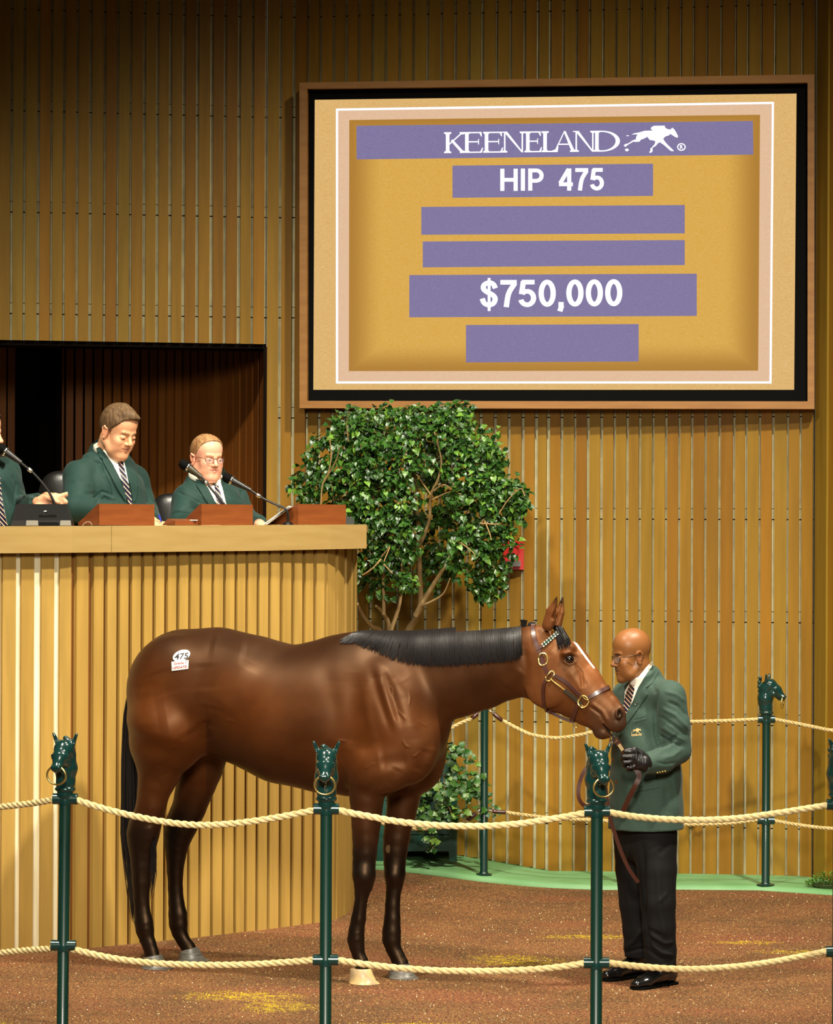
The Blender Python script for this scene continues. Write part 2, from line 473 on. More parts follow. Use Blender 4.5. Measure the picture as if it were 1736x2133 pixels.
M['oldrope'] = mat('aged_rope_fibre', (208, 186, 134), .75, spec=.25, var=(60, (186, 160, 104), (1, 1, 1)), bump=(160, .5, .002))
M['black'] = mat('black_plastic', (16, 16, 15), .38, spec=.5)
M['matt_black'] = mat('matt_black', (9, 9, 8), .8, spec=.08)
M['leather'] = mat('black_leather', (20, 20, 18), .33, spec=.6, bump=(60, .2, .002))
M['strap'] = mat('brown_bridle_leather', (66, 34, 26), .34, spec=.55, coat=.2)
M['lectern'] = mat('cherry_wood', (132, 72, 34), .38, spec=.4, var=(5, (116, 60, 26), (1, 1, 6)), coat=.15)
M['paper'] = mat('white_paper', (232, 230, 222), .7)
M['red'] = mat('red_plastic', (190, 30, 24), .4)
M['planter'] = mat('planter_green_paint', (14, 62, 52), .4, var=(5, (22, 74, 60), (1, 1, 4)))
def floor_mat():
    m = bpy.data.materials.new('rubber_crumb_floor'); m.use_nodes = True; nt = m.node_tree; N = nt.nodes; L = nt.links; b = N['Principled BSDF']
    b.inputs['Roughness'].default_value = .75; b.inputs['Specular IOR Level'].default_value = .3
    g = N.new('ShaderNodeNewGeometry')
    def noise(sc, det=5, mp=(1, 1, 1)):
        k = N.new('ShaderNodeMapping'); k.inputs['Scale'].default_value = mp; n = N.new('ShaderNodeTexNoise'); n.inputs['Scale'].default_value = sc; n.inputs['Detail'].default_value = det
        L.new(g.outputs['Position'], k.inputs[0]); L.new(k.outputs[0], n.inputs['Vector']); return n.outputs['Fac']
    def rng_(v, a, c, o0=0, o1=1):
        r = N.new('ShaderNodeMapRange'); r.inputs[1].default_value = a; r.inputs[2].default_value = c; r.inputs[3].default_value = o0; r.inputs[4].default_value = o1; L.new(v, r.inputs[0]); return r.outputs[0]
    def mix(f, a, c):
        x = N.new('ShaderNodeMix'); x.data_type = 'RGBA'
        if isinstance(f, float): x.inputs[0].default_value = f
        else: L.new(f, x.inputs[0])
        for i, v in ((6, a), (7, c)):
            if isinstance(v, tuple): x.inputs[i].default_value = rgb(v)
            else: L.new(v, x.inputs[i])
        return x.outputs[2]
    c = mix(rng_(noise(1.6, 3), .4, .62), (134, 90, 50), (106, 74, 40))
    c = mix(rng_(noise(5, 8, (1, 2.2, 1)), .5, .68, 0, .6), c, (72, 56, 32))
    c = mix(rng_(noise(.9, 4, (1, 2, 1)), .5, .66, 0, .7), c, (136, 76, 48))
    c = mix(rng_(noise(75, 4), .44, .62), c, (70, 44, 28))
    c = mix(rng_(noise(62, 3), .58, .68), c, (160, 122, 72))
    c = mix(rng_(noise(130, 1), .70, .76), c, (230, 210, 160))
    spots = [(-.62, 13.3, .17, .2), (-.8, 13.6, .3, .16), (.52, 14.75, .28, .17), (.45, 14.9, .2, .1), (.95, 15.7, .3, .11), (2.0, 15.15, .26, .1), (2.3, 14.9, .2, .12), (1.75, 15.5, .2, .08), (-1.86, 12.7, .12, .2), (.02, 12.8, .3, .08), (1.0, 12.7, .2, .1)]
    f = None
    for sx, sy, rx, ry in spots:
        v = N.new('ShaderNodeVectorMath'); v.operation = 'SUBTRACT'; v.inputs[1].default_value = (sx, sy, 0); L.new(g.outputs['Position'], v.inputs[0])
        w_ = N.new('ShaderNodeVectorMath'); w_.operation = 'MULTIPLY'; w_.inputs[1].default_value = (1 / rx, 1 / ry, 0); L.new(v.outputs[0], w_.inputs[0])
        le = N.new('ShaderNodeVectorMath'); le.operation = 'LENGTH'; L.new(w_.outputs[0], le.inputs[0])
        r = rng_(le.outputs['Value'], 1.1, .1)
        if f is None: f = r
        else:
            q = N.new('ShaderNodeMath'); q.operation = 'MAXIMUM'; L.new(f, q.inputs[0]); L.new(r, q.inputs[1]); f = q.outputs[0]
    s = rng_(noise(16, 10, (1, 1.6, 1)), .47, .6, 0, 1.0)
    q = N.new('ShaderNodeMath'); q.operation = 'MULTIPLY'; L.new(f, q.inputs[0]); L.new(s, q.inputs[1])
    q2 = N.new('ShaderNodeMath'); q2.operation = 'MINIMUM'; L.new(q.outputs[0], q2.inputs[0]); q2.inputs[1].default_value = .85
    c = mix(q2.outputs[0], c, (176, 148, 26))
    L.new(c, b.inputs['Base Color'])
    bp = N.new('ShaderNodeBump'); bp.inputs['Strength'].default_value = .7; bp.inputs['Distance'].default_value = .01
    L.new(noise(110, 4), bp.inputs['Height']); L.new(bp.outputs[0], b.inputs['Normal'])
    return m
M['floor'] = floor_mat()
SPOTS = [(-.62, 13.3, .17, .2), (-.8, 13.6, .3, .16), (.52, 14.75, .28, .17), (.45, 14.9, .2, .1), (.95, 15.7, .3, .11), (2.0, 15.15, .26, .1), (2.3, 14.9, .2, .12), (1.75, 15.5, .2, .08), (-1.86, 12.7, .12, .2), (.02, 12.8, .3, .08), (1.0, 12.7, .2, .1)]

# ------------------------------------------------------------------ floor, kerb
def fz(X, Y):
    s = lambda v: max(0, min(1, v)) ** 2 * (3 - 2 * max(0, min(1, v)))
    return .07 * s((Y - 16.6) / 1.6) * s((.9 - X) / 1.3)
nx, ny = 60, 80
V = []; Fc = []
for j in range(ny + 1):
    for i in range(nx + 1):
        X = -7 + 14 * i / nx; Y = 6 + 16 * j / ny; V.append((X, Y, fz(X, Y)))
for j in range(ny):
    for i in range(nx): a = j * (nx + 1) + i; Fc.append((a, a + 1, a + nx + 2, a + nx + 1))
floor_o = struct(link('floor', mesh('floor', V, Fc), M['floor']))
# loose rubber crumbs lying on the floor: too many to count, one part
rs = np.random.RandomState(3); NC = 95000; cx_ = rs.uniform(-2.6, 2.9, NC); cy_ = 11.7 + 6.3 * rs.rand(NC) ** 1.15; rad = np.where(rs.rand(NC) < .04, rs.uniform(.0038, .0052, NC), rs.uniform(.0018, .0042, NC))
pal = np.array([LC(c) for c in ((96, 60, 34), (78, 48, 28), (126, 76, 44), (150, 108, 58), (112, 56, 38), (60, 42, 26), (180, 150, 96), (226, 210, 168))]); pick = rs.choice(8, NC, p=[.24, .2, .2, .1, .12, .09, .035, .015]); ccol = pal[pick]
for sx, sy, rx, ry in SPOTS:
    q_ = np.hypot((cx_ - sx) / rx, (cy_ - sy) / ry); m_ = rs.rand(NC) < np.clip(1.25 - q_, 0, .85); ccol[m_] = LC((186, 160, 30)) * rs.uniform(.7, 1.15, m_.sum())[:, None]
keep_ = (cy_ > 11.7) & ~((cx_ < -.30) & (cy_ > 15.0 + (cx_ + 1.78) * .98 - .02)) & (cy_ < 17.72); cx_, cy_, rad, ccol = cx_[keep_], cy_[keep_], rad[keep_], ccol[keep_]; NC = len(cx_)
base_v = np.array([(1, 0, 0), (-.3, .9, 0), (-.5, -.85, 0), (.05, 0, .95)]); an_ = rs.uniform(0, 6.28, NC); ca, sa = np.cos(an_), np.sin(an_)
vx = base_v[None, :, 0] * ca[:, None] - base_v[None, :, 1] * sa[:, None]; vy = base_v[None, :, 0] * sa[:, None] + base_v[None, :, 1] * ca[:, None]
VC = np.stack([cx_[:, None] + vx * rad[:, None], cy_[:, None] + vy * rad[:, None], np.array([fz(a, b) for a, b in zip(cx_, cy_)])[:, None] + base_v[None, :, 2] * rad[:, None] * rs.uniform(.7, 1.5, NC)[:, None] + .0002], 2).reshape(-1, 3)
tri = np.array([(0, 1, 3), (1, 2, 3), (2, 0, 3)]); FC = (tri[None] + np.arange(NC)[:, None, None] * 4).reshape(-1, 3).astype(np.int32)
mc_ = bpy.data.meshes.new('crumbs'); mc_.vertices.add(len(VC)); mc_.vertices.foreach_set('co', VC.astype(np.float32).ravel()); mc_.loops.add(FC.size); mc_.loops.foreach_set('vertex_index', FC.ravel()); mc_.polygons.add(len(FC)); mc_.polygons.foreach_set('loop_start', np.arange(0, FC.size, 3, dtype=np.int32)); mc_.update(calc_edges=True)
paint(mc_, np.repeat(ccol, 4, 0)); oc_ = link('crumbs', mc_, mat('rubber_crumbs', (120, 80, 50), .8, spec=.2, attr=True), floor_o); oc_['kind'] = 'stuff'
WK = [(-400, 18.45), (0, 18.65), (555, 18.92), (600, 18.92), (1226, 18.62), (1440, 18.5), (1697, 18.35), (1725, 18.2), (1900, 17.6)]
def lerpk(K, x):
    if x <= K[0][0]: return K[0][1]
    for (a, u), (b, v) in zip(K, K[1:]):
        if x <= b: return u + (v - u) * (x - a) / (b - a)
    return K[-1][1]
def Yw(px): return lerpk(WK, px)
kerb = [(690, 1800, 18.42), (800, 1812, 18.26), (870, 1818, 18.18), (1000, 1835, 18.04), (1150, 1851, 17.9), (1260, 1857, 17.82), (1400, 1856, 17.86), (1580, 1854.5, 17.84), (1660, 1860, 17.72), (1736, 1868, 17.6), (1900, 1890, 17.25)]
ktop = [(690, 1789), (800, 1801), (870, 1806), (1000, 1823), (1150, 1838), (1260, 1843), (1400, 1843), (1580, 1843), (1660, 1848), (1736, 1855), (1900, 1876)]
wbot = [(690, 1745), (800, 1757), (870, 1767), (1000, 1787), (1150, 1813), (1260, 1834), (1400, 1842), (1580, 1842), (1660, 1846), (1736, 1850), (1900, 1862)]
R0 = []; R1 = []; R2 = []; R3 = []; Rb = []
for (x, y, Y), (x2, y2), (x3, y3) in zip(kerb, ktop, wbot):
    R0.append(at(x, y + 1.5, Y)); a = at(x2, y2 + 4, Y + .005); R1.append(a); b = at(x2, y2, Y + .06); R2.append(b)
    c = at(x3, y3, Yw(x3) + .03); c.z = min(max(c.z, .012), .16) if x3 < 1200 else b.z + .002; R3.append(c)
V = R0 + R1 + R2 + R3; n = len(R0); Fc = []
for r in range(3):
    for i in range(n - 1): Fc.append((r * n + i, r * n + i + 1, (r + 1) * n + i + 1, (r + 1) * n + i))
apr = struct(link('trim_1', mesh('kerb', V, Fc), M['green_apron'])); apr['label'] = 'pale green rubber kerb and apron along the foot of the board wall'; ab = tree_of(apr)
def on_apron(px, py): h = hit(ab, px, py)[0]; return h

# ------------------------------------------------------------------ boarded wall
def apron_y(px): return lerpk([(p[0], p[1]) for p in wbot], px)
def solid(A, B, zb, zt, t, front=0.0):
    """board between two plan points A, B: front face on the line, thickness t behind"""
    d = Vector((B[0] - A[0], B[1] - A[1], 0)).normalized(); nrm = Vector((d.y, -d.x, 0))   # towards the camera side
    a = Vector((A[0], A[1], 0)) + nrm * front; b = Vector((B[0], B[1], 0)) + nrm * front
    zb0, zb1 = zb if hasattr(zb, '__len__') else (zb, zb); e = nrm * -t
    return [(a.x, a.y, zb0), (b.x, b.y, zb1), (b.x + e.x, b.y + e.y, zb1), (a.x + e.x, a.y + e.y, zb0),
            (a.x, a.y, zt), (b.x, b.y, zt), (b.x + e.x, b.y + e.y, zt), (a.x + e.x, a.y + e.y, zt)]
HEX = [(0, 3, 2, 1), (4, 5, 6, 7), (0, 1, 5, 4), (1, 2, 6, 5), (2, 3, 7, 6), (3, 0, 4, 7)]
def board(name, A, B, zb, zt, t, m, parent, front=0.0):
    me = mesh(name, solid(A, B, zb, zt, t, front), HEX, False); o = link(name, me, m, parent); return o
def plan(px, py, Y): p = at(px, py, Y); return (p.x, p.y)
gaps = [-33, -5, 23, 50, 79, 106, 132, 160, 187.5, 216.5, 244, 271, 300, 327, 354, 382, 410, 440, 468, 497, 525, 554, 583, 611, 640, 666, 693.6, 720, 746.6, 774, 802, 831, 860, 889, 917.6, 947, 976, 1003.6, 1033, 1062, 1091, 1119, 1144, 1172, 1200, 1227, 1255, 1282, 1309, 1335, 1363, 1390, 1417, 1444, 1472, 1501, 1531, 1557, 1585, 1613, 1643, 1670, 1698.5, 1727, 1756, 1785]
ZT = 6.3
zsof = at(555, 717, Yw(555)).z
wall = bpy.data.objects.new('wall_back', None); C.objects.link(wall); struct(wall); wall.location = (0, 19, 0)
rnd = random.Random(4)
g_w = lambda x: 2.7 if x < 300 else 3.2 if x < 1200 else 2.6
for a, b in zip(gaps, gaps[1:]):
    mid = (a + b) / 2; A = plan(a + g_w(a) + rnd.uniform(-.5, .5), 600, Yw(a)); B = plan(b - g_w(b) + rnd.uniform(-.5, .5), 600, Yw(b))
    if mid < 556: zb = (at(a, 708 + 9 * a / 555, Yw(a)).z, at(b, 708 + 9 * b / 555, Yw(b)).z)
    else: zb = max(0.0, at(mid, apron_y(mid) - 1, Yw(mid)).z) - .004 if mid > 690 else 0.1
    t = .024 + rnd.uniform(-.003, .003)
    if mid > 1700: t = .024
    board('board', A, B, zb, ZT, .024, M['board'], wall, front=rnd.uniform(0, .004))
# pale blocks behind the boards, laid in courses with open joints
mb = MB(); zj = []
z = at(1169, 1293, Yw(1169)).z
zs = [z + k * 0.648 for k in range(-4, 8)]
PX = [-60, 0, 140, 300, 440, 555, 600, 700, 830, 960, 1090, 1226, 1330, 1440, 1570, 1697, 1725, 1800]
for p, q in zip(PX, PX[1:]):
    A = plan(p, 600, Yw(p)); B = plan(q, 600, Yw(q))
    for zc in zs:
        for u, v in ((zc + .004, zc + .066), (zc + .07, zc + .644)):
            lo = 3.39 if q <= 555 else 0.0
            u2, v2 = max(u, lo), min(v, ZT)
            if v2 - u2 > .01: mb.hexa(solid(A, B, u2, v2, .08, -.026))
mb.build('block_courses', M['block'], wall)['kind'] = 'stuff'
mb = MB()
for p, q in zip(PX, PX[1:]):
    A = plan(p, 600, Yw(p)); B = plan(q, 600, Yw(q)); mb.hexa(solid(A, B, 3.385 if q <= 555 else -.05, ZT, .06, -.04))
mb.build('wall_core', M['matt_black'], wall)
# side wall edge board at the recess jamb and return wall on the right
jx = 558.0; J = plan(jx, 900, Yw(jx))
rec = bpy.data.objects.new('wall_recess', None); C.objects.link(rec); struct(rec); rec.location = (-2, 20, 1.5)
# recess: slatted back curving to the jamb, dark doorway on the left
cur = [(117, 20.45), (200, 20.45), (300, 20.35), (400, 20.15), (480, 19.85), (530, 19.5), (557, 19.05)]
x = 118.0
while x < 552:
    p = 19.6 - 7.5 * max(0, (x - 250) / 300) if x > 250 else 19.6
    p = max(p, 8.5); bw = p * .76
    A = plan(x, 900, lerpk(cur, x)); B = plan(x + bw, 900, lerpk(cur, x + bw)); board('board', A, B, 1.45, 3.75, .03, M['dark_board'], rec); x += p
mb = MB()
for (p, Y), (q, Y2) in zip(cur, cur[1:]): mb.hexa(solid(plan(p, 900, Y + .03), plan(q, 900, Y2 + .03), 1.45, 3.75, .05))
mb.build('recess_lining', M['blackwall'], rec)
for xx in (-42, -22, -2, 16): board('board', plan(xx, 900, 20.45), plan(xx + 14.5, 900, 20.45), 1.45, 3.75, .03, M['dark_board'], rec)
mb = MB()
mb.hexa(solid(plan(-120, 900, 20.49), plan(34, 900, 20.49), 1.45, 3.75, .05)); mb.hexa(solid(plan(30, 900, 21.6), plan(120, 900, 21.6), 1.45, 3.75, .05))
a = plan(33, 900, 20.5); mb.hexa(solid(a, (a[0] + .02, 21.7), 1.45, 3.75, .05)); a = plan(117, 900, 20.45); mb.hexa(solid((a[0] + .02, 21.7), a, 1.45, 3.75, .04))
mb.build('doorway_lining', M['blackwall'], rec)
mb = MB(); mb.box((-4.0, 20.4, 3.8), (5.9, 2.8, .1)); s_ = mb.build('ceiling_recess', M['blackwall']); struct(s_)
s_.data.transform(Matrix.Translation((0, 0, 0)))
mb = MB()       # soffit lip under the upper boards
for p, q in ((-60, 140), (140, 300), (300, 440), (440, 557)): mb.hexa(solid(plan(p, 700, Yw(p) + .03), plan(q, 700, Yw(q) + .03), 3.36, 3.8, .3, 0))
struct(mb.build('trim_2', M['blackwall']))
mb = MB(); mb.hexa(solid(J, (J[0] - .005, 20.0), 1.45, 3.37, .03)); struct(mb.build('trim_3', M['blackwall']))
mb = MB(); mb.box((-3.6, 18.6, .7), (6.0, 4.0, 1.4)); mb.v = [v if v.y > 17 else Vector((v.x, 17.2, v.z)) for v in mb.v]
mb.box((-1.9, 16.6, .7), (2.2, .9, 1.4)); pf = mb.build('floor_platform', M['blackwall']); struct(pf)
for v in pf.data.vertices:
    v.co.z = min(v.co.z, 1.42)
# room shell beyond the frame
mb = MB(); mb.box((0, 10, 9.6), (16, 24, .1)); struct(mb.build('ceiling', M['blackwall']))

# ------------------------------------------------------------------ display board
SA = at(624, 850, 18.74); SB = at(1697, 852, 18.22); SU = Vector((SB.x - SA.x, SB.y - SA.y, 0)).normalized(); SN = Vector((SU.y, -SU.x, 0))
def sp(px, py, off=0.0):
    d = at(px, py, 10) - CAMP; o = SA + SN * off
    t = (o - CAMP).dot(SN) / d.dot(SN); return CAMP + d * t
disp = thing('display_board', 'large lit display reading KEENELAND, HIP 475 and $750,000, wood framed, on the wall', 'display', ((SA + SB) / 2))
def ring(mb, outer, inner, o0, o1):
    n = len(outer); V = [sp(*p, o1) for p in outer] + [sp(*p, o1) for p in inner] + [sp(*p, o1) + SN * (o0 - o1) for p in outer] + [sp(*p, o1) + SN * (o0 - o1) for p in inner]
    Fc = []
    for i in range(n):
        j = (i + 1) % n
        Fc += [(i, j, n + j, n + i), (2 * n + j, 2 * n + i, 3 * n + i, 3 * n + j), (j, i, 2 * n + i, 2 * n + j), (n + i, n + j, 3 * n + j, 3 * n + i)]
    mb.add(V, Fc)
O = [(624, 850), (1697, 852), (1697, 155), (624, 172)]
I = [(640, 835), (1683, 836), (1683, 172), (640, 185)]
mb = MB(); ring(mb, O, I, -.14, .0); mb.build('frame', M['frame'], disp)
P0 = [(653, 812), (1655, 812), (1660, 195), (656, 208)]
mb = MB(); ring(mb, [(637, 838), (1686, 839), (1686, 168), (637, 181)], P0, -.15, -.045); mb.build('bezel', M['matt_black'], disp)
def emat(name, c, s=1.0):
    m = mat(name, (4, 4, 4), .6, spec=.1); b = m.node_tree.nodes['Principled BSDF']; b.inputs['Emission Color'].default_value = rgb(c); b.inputs['Emission Strength'].default_value = s; return m
def led(m, c1, c2, size=420):
    nt = m.node_tree; N = nt.nodes; L = nt.links; b = N['Principled BSDF']; g = N.new('ShaderNodeNewGeometry')
    nz = N.new('ShaderNodeTexNoise'); nz.inputs['Scale'].default_value = 60; mp = N.new('ShaderNodeMapping'); mp.inputs['Scale'].default_value = (1, 1, 5)
    L.new(g.outputs['Position'], mp.inputs[0]); L.new(mp.outputs[0], nz.inputs['Vector'])
    x = N.new('ShaderNodeMix'); x.data_type = 'RGBA'; x.inputs[6].default_value = rgb(c1); x.inputs[7].default_value = rgb(c2)
    r = N.new('ShaderNodeMapRange'); r.inputs[1].default_value = .3; r.inputs[2].default_value = .7; L.new(nz.outputs['Fac'], r.inputs[0]); L.new(r.outputs[0], x.inputs[0])
    L.new(x.outputs[2], b.inputs['Emission Color']); return m, x, N, L, b
E_tan = led(emat('led_tan', (222, 178, 108)), (214, 168, 96), (228, 188, 126))[0]
E_pink = led(emat('led_pink', (226, 188, 152)), (222, 182, 146), (230, 194, 162))[0]
E_vio = led(emat('led_violet', (128, 118, 160)), (122, 112, 156), (136, 126, 164))[0]
E_white = emat('led_white', (252, 250, 255), 1.15)
m_, x_, N_, L_, b_ = led(emat('led_gold', (218, 168, 74)), (214, 162, 62), (222, 176, 92)); E_gold = m_
tc = N_.new('ShaderNodeTexCoord'); sx = N_.new('ShaderNodeSeparateXYZ'); L_.new(tc.outputs['Generated'], sx.inputs[0])
def mth(op, a, b=None):
    q = N_.new('ShaderNodeMath'); q.operation = op
    for i, v in enumerate((a, b)):
        if v is None: continue
        if isinstance(v, (int, float)): q.inputs[i].default_value = v
        else: L_.new(v, q.inputs[i])
    return q.outputs[0]
ex = mth('MINIMUM', sx.outputs['X'], mth('SUBTRACT', 1, sx.outputs['X'])); ez = mth('MINIMUM', sx.outputs['Z'], mth('SUBTRACT', 1, sx.outputs['Z']))
ed = mth('MINIMUM', mth('MULTIPLY', ex, 1.0), mth('MULTIPLY', ez, .75)); r_ = N_.new('ShaderNodeMapRange'); r_.inputs[1].default_value = 0; r_.inputs[2].default_value = .09; r_.inputs[3].default_value = 1; r_.inputs[4].default_value = 0
r_.interpolation_type = 'SMOOTHSTEP'
L_.new(ed, r_.inputs[0]); x2 = N_.new('ShaderNodeMix'); x2.data_type = 'RGBA'; L_.new(r_.outputs[0], x2.inputs[0]); L_.new(x_.outputs[2], x2.inputs[6]); x2.inputs[7].default_value = rgb((176, 126, 52)); L_.new(x2.outputs[2], b_.inputs['Emission Color'])
def slab(name, poly, off, m, parent=disp, th=.0015, faces=None):
    n = len(poly); V = [sp(x, y, off) for x, y in poly] + [sp(x, y, off) - SN * th for x, y in poly]
    fs = faces or [tuple(range(n))]
    out = []
    ec = set()
    for f in fs:
        a = sum((poly[i][0] * poly[j][1] - poly[j][0] * poly[i][1]) for i, j in zip(f, f[1:] + f[:1]))
        g = tuple(reversed(f)) if a > 0 else tuple(f)
        out += [g, tuple(i + n for i in reversed(g))]; ec |= set(zip(g, g[1:] + g[:1]))
    out += [(v, u, u + n, v + n) for (u, v) in ec if (v, u) not in ec]
    return link(name, mesh(name, V, out, False), m, parent)
panel = slab('panel', P0, -.045, E_tan, th=.05)
mb = MB()
slab('pink_border', [(702, 797), (1606, 797), (1611, 214), (702, 228)], -.0435, E_pink)
mb = MB(); ring(mb, [(700, 799), (1608, 799), (1613, 212), (700, 226)], [(704.5, 794.5), (1603.5, 794.5), (1608.5, 216.5), (704.5, 230.5)], -.0435, -.0415); mb.build('white_line', E_white, disp)
slab('gold_field', [(727, 773), (1580, 772), (1584, 239), (728, 250)], -.0415, E_gold)
for q in ([(743, 332), (1570, 322), (1569, 252), (743, 262)], [(943, 412), (1361, 408), (1361, 341), (943, 345)], [(878, 489), (1427, 486), (1427, 427), (878, 431)],
          [(881, 557), (1427, 552), (1427, 500), (881, 503)], [(853, 661), (1452, 658), (1452, 570), (853, 573)], [(971, 755), (1331, 753), (1331, 675), (971, 677)]):
    slab('bar', q, -.0395, E_vio)
def text_shape(s, bold=.02, spacing=1.0, shear=0.0):
    cu = bpy.data.curves.new('t', 'FONT'); cu.body = s; cu.offset = bold; cu.space_character = spacing; cu.resolution_u = 5; cu.shear = shear
    o = bpy.data.objects.new('t', cu); C.objects.link(o); dg = bpy.context.evaluated_depsgraph_get(); dg.update()
    me = bpy.data.meshes.new_from_object(o.evaluated_get(dg)); V = np.array([v.co[:2] for v in me.vertices]); Fs = [tuple(p.vertices) for p in me.polygons]
    bpy.data.objects.remove(o); bpy.data.curves.remove(cu); bpy.data.meshes.remove(me)
    V -= V.min(0); V /= V.max(0); return V, Fs
def text_px(s, x0, x1, ytop, ybot, slope=0.0, **k):
    V, Fs = text_shape(s, **k); return [(x0 + (x1 - x0) * v[0], ybot + (ytop - ybot) * v[1] + slope * (x1 - x0) * v[0]) for v in V], Fs
def strip(P, th):
    n = len(P); L = []; R_ = []
    for i in range(n):
        a, b = P[max(i - 1, 0)], P[min(i + 1, n - 1)]; dx, dy = b[0] - a[0], b[1] - a[1]; l = math.hypot(dx, dy) + 1e-9; L.append((P[i][0] - dy / l * th / 2, P[i][1] + dx / l * th / 2)); R_.append((P[i][0] + dy / l * th / 2, P[i][1] - dx / l * th / 2))
    return [[L[i], L[i + 1], R_[i + 1], R_[i]] for i in range(n - 1)]
def arc(cx, cy, rx, ry, a0, a1, n=14): return [(cx + rx * math.cos(math.radians(a0 + (a1 - a0) * i / n)), cy + ry * math.sin(math.radians(a0 + (a1 - a0) * i / n))) for i in range(n + 1)]
def block(ch):
    t = .17
    G_ = {'H': (.72, [[(.085, 0), (.085, 1)], [(.635, 0), (.635, 1)], [(.085, .5), (.635, .5)]]), 'I': (.19, [[(.095, 0), (.095, 1)]]),
     'P': (.64, [[(.085, 0), (.085, 1)], [(.085, .915), (.3, .915)] + arc(.33, .68, .225, .235, 90, -90) + [(.085, .445)]]),
     '4': (.58, [[(.42, 0), (.42, .99)], [(.40, .97), (.05, .33)], [(0, .285), (.57, .285)]]), '7': (.54, [[(0, .915), (.53, .915)], spl([(.47, .88), (.27, .5), (.19, 0)], 10)]),
     '5': (.56, [[(.09, .915), (.5, .915)], [(.14, .95), (.075, .47)], arc(.26, .33, .21, .25, 140, -60, 10) + arc(.26, .33, .21, .25, -60, -165, 8)]), '0': (.56, [arc(.28, .5, .195, .415, 0, 360, 32)]),
     '$': (.58, [spl([(.49, .70), (.42, .85), (.28, .91), (.13, .83), (.10, .69), (.2, .57), (.38, .47), (.48, .33), (.43, .15), (.28, .08), (.13, .15), (.06, .32)], 40), [(.285, -.14), (.285, 1.08)]]), ',': (.2, [[(.1, .17), (.1, 0)], [(.12, .04), (.06, -.17)]])}
    w_, S_ = G_[ch]; return w_, [q for P in S_ for q in strip([tuple(p) for p in P], t * (.55 if ch == '$' and len(P) == 2 else 1))]
def sign(s, x0, x1, yt, yb, sp_=.09, slope=-.008):
    W_ = sum(block(c)[0] for c in s) + sp_ * (len(s) - 1); k = (x1 - x0) / W_; x = x0
    for c in s:
        w_, Q_ = block(c); P_ = []; Fs = []
        for q in Q_: Fs.append(tuple(range(len(P_), len(P_) + 4))); P_ += [(x + a * k, yb - b * (yb - yt) + slope * (x - x0)) for a, b in q]
        slab('lettering', P_, -.0375, E_white, faces=Fs); x += (w_ + sp_) * k
sign('HIP', 1042.5, 1133, 351.5, 397.5, .12); sign('475', 1165, 1259, 350.5, 397); sign('$750,000', 1001, 1297, 583.5, 640, .07)
# serif capitals, drawn stroke by stroke in a unit-high box
def serif(ch, x0, x1, yt, yb):
    W = (x1 - x0) / (yb - yt); P = []; Q = []
    def poly(*p): P.append([(x0 + a * (yb - yt), yb - b * (yb - yt)) for a, b in p])
    T = .17; t = .07
    def stem(x, w=T): poly((x, 0), (x + w, 0), (x + w, 1), (x, 1))
    def foot(x, w=T, y=0, e=.09): s = 1 if y == 0 else -1; poly((x - e, y), (x + w + e, y), (x + w + e, y + s * t * .8), (x + w, y + s * .11), (x, y + s * .11), (x - e, y + s * t * .8))
    if ch == 'K':
        stem(.12); foot(.12); foot(.12, y=1); poly((.27, .45), (.3, .4), (W - .08, 1), (W - .17, 1)); poly((.35, .58), (.44, .66), (W - .02, 0), (W - .2, 0)); foot(W - .2, .12, 0, .07); foot(W - .2, .1, 1, .08)
    if ch == 'E':
        stem(.12); foot(.12, e=.08); foot(.12, y=1, e=.08); poly((.2, 0), (W - .04, 0), (W + .02, .24), (W - .03, .24), (W - .12, .06), (.2, .06)); poly((.2, 1), (W - .06, 1), (W - .04, .78), (W - .08, .78), (W - .16, .94), (.2, .94)); poly((.2, .5), (W - .22, .5), (W - .22, .56), (.2, .56)); poly((W - .22, .4), (W - .18, .4), (W - .18, .66), (W - .22, .66))
    if ch == 'L':
        stem(.12); foot(.12, e=.08); foot(.12, y=1); poly((.2, 0), (W - .02, 0), (W + .02, .26), (W - .03, .26), (W - .12, .06), (.2, .06))
    if ch == 'N':
        poly((.1, 0), (.17, 0), (.17, 1), (.1, 1)); poly((.08, 1), (.25, 1), (W - .06, 0), (W - .14, 0)); poly((W - .14, 0), (W - .07, 0), (W - .07, 1), (W - .14, 1)); foot(.1, .07); foot(W - .14, .07, 1); poly((-.02, 1), (.2, 1), (.16, .95), (-.02, .95))
    if ch == 'A':
        c = W / 2; poly((.1, 0), (.16, 0), (c + .02, .98), (c - .03, .98)); poly((W - .27, 0), (W - .1, 0), (c + .05, 1), (c - .05, 1)); poly((.26, .34), (W - .3, .34), (W - .32, .4), (.28, .4)); foot(.09, .08); foot(W - .26, .15)
    if ch == 'D':
        stem(.12); foot(.12, e=.08); foot(.12, y=1, e=.08)
        cx = .45; R = W - .5
        for k in range(14):
            a0 = -math.pi / 2 + math.pi * k / 14; a1 = a0 + math.pi / 14
            f = lambda a, s: (cx + math.cos(a) * (R + .05) * (1 if s else .76), .5 + math.sin(a) * (.5 if s else .44))
            poly(f(a0, 1), f(a1, 1), f(a1, 0), f(a0, 0))
        poly((.2, 0), (cx, 0), (cx, .06), (.2, .06)); poly((.2, .94), (cx, .94), (cx, 1), (.2, 1))
    return P
SL = lambda x: -.010 * (x - 925)
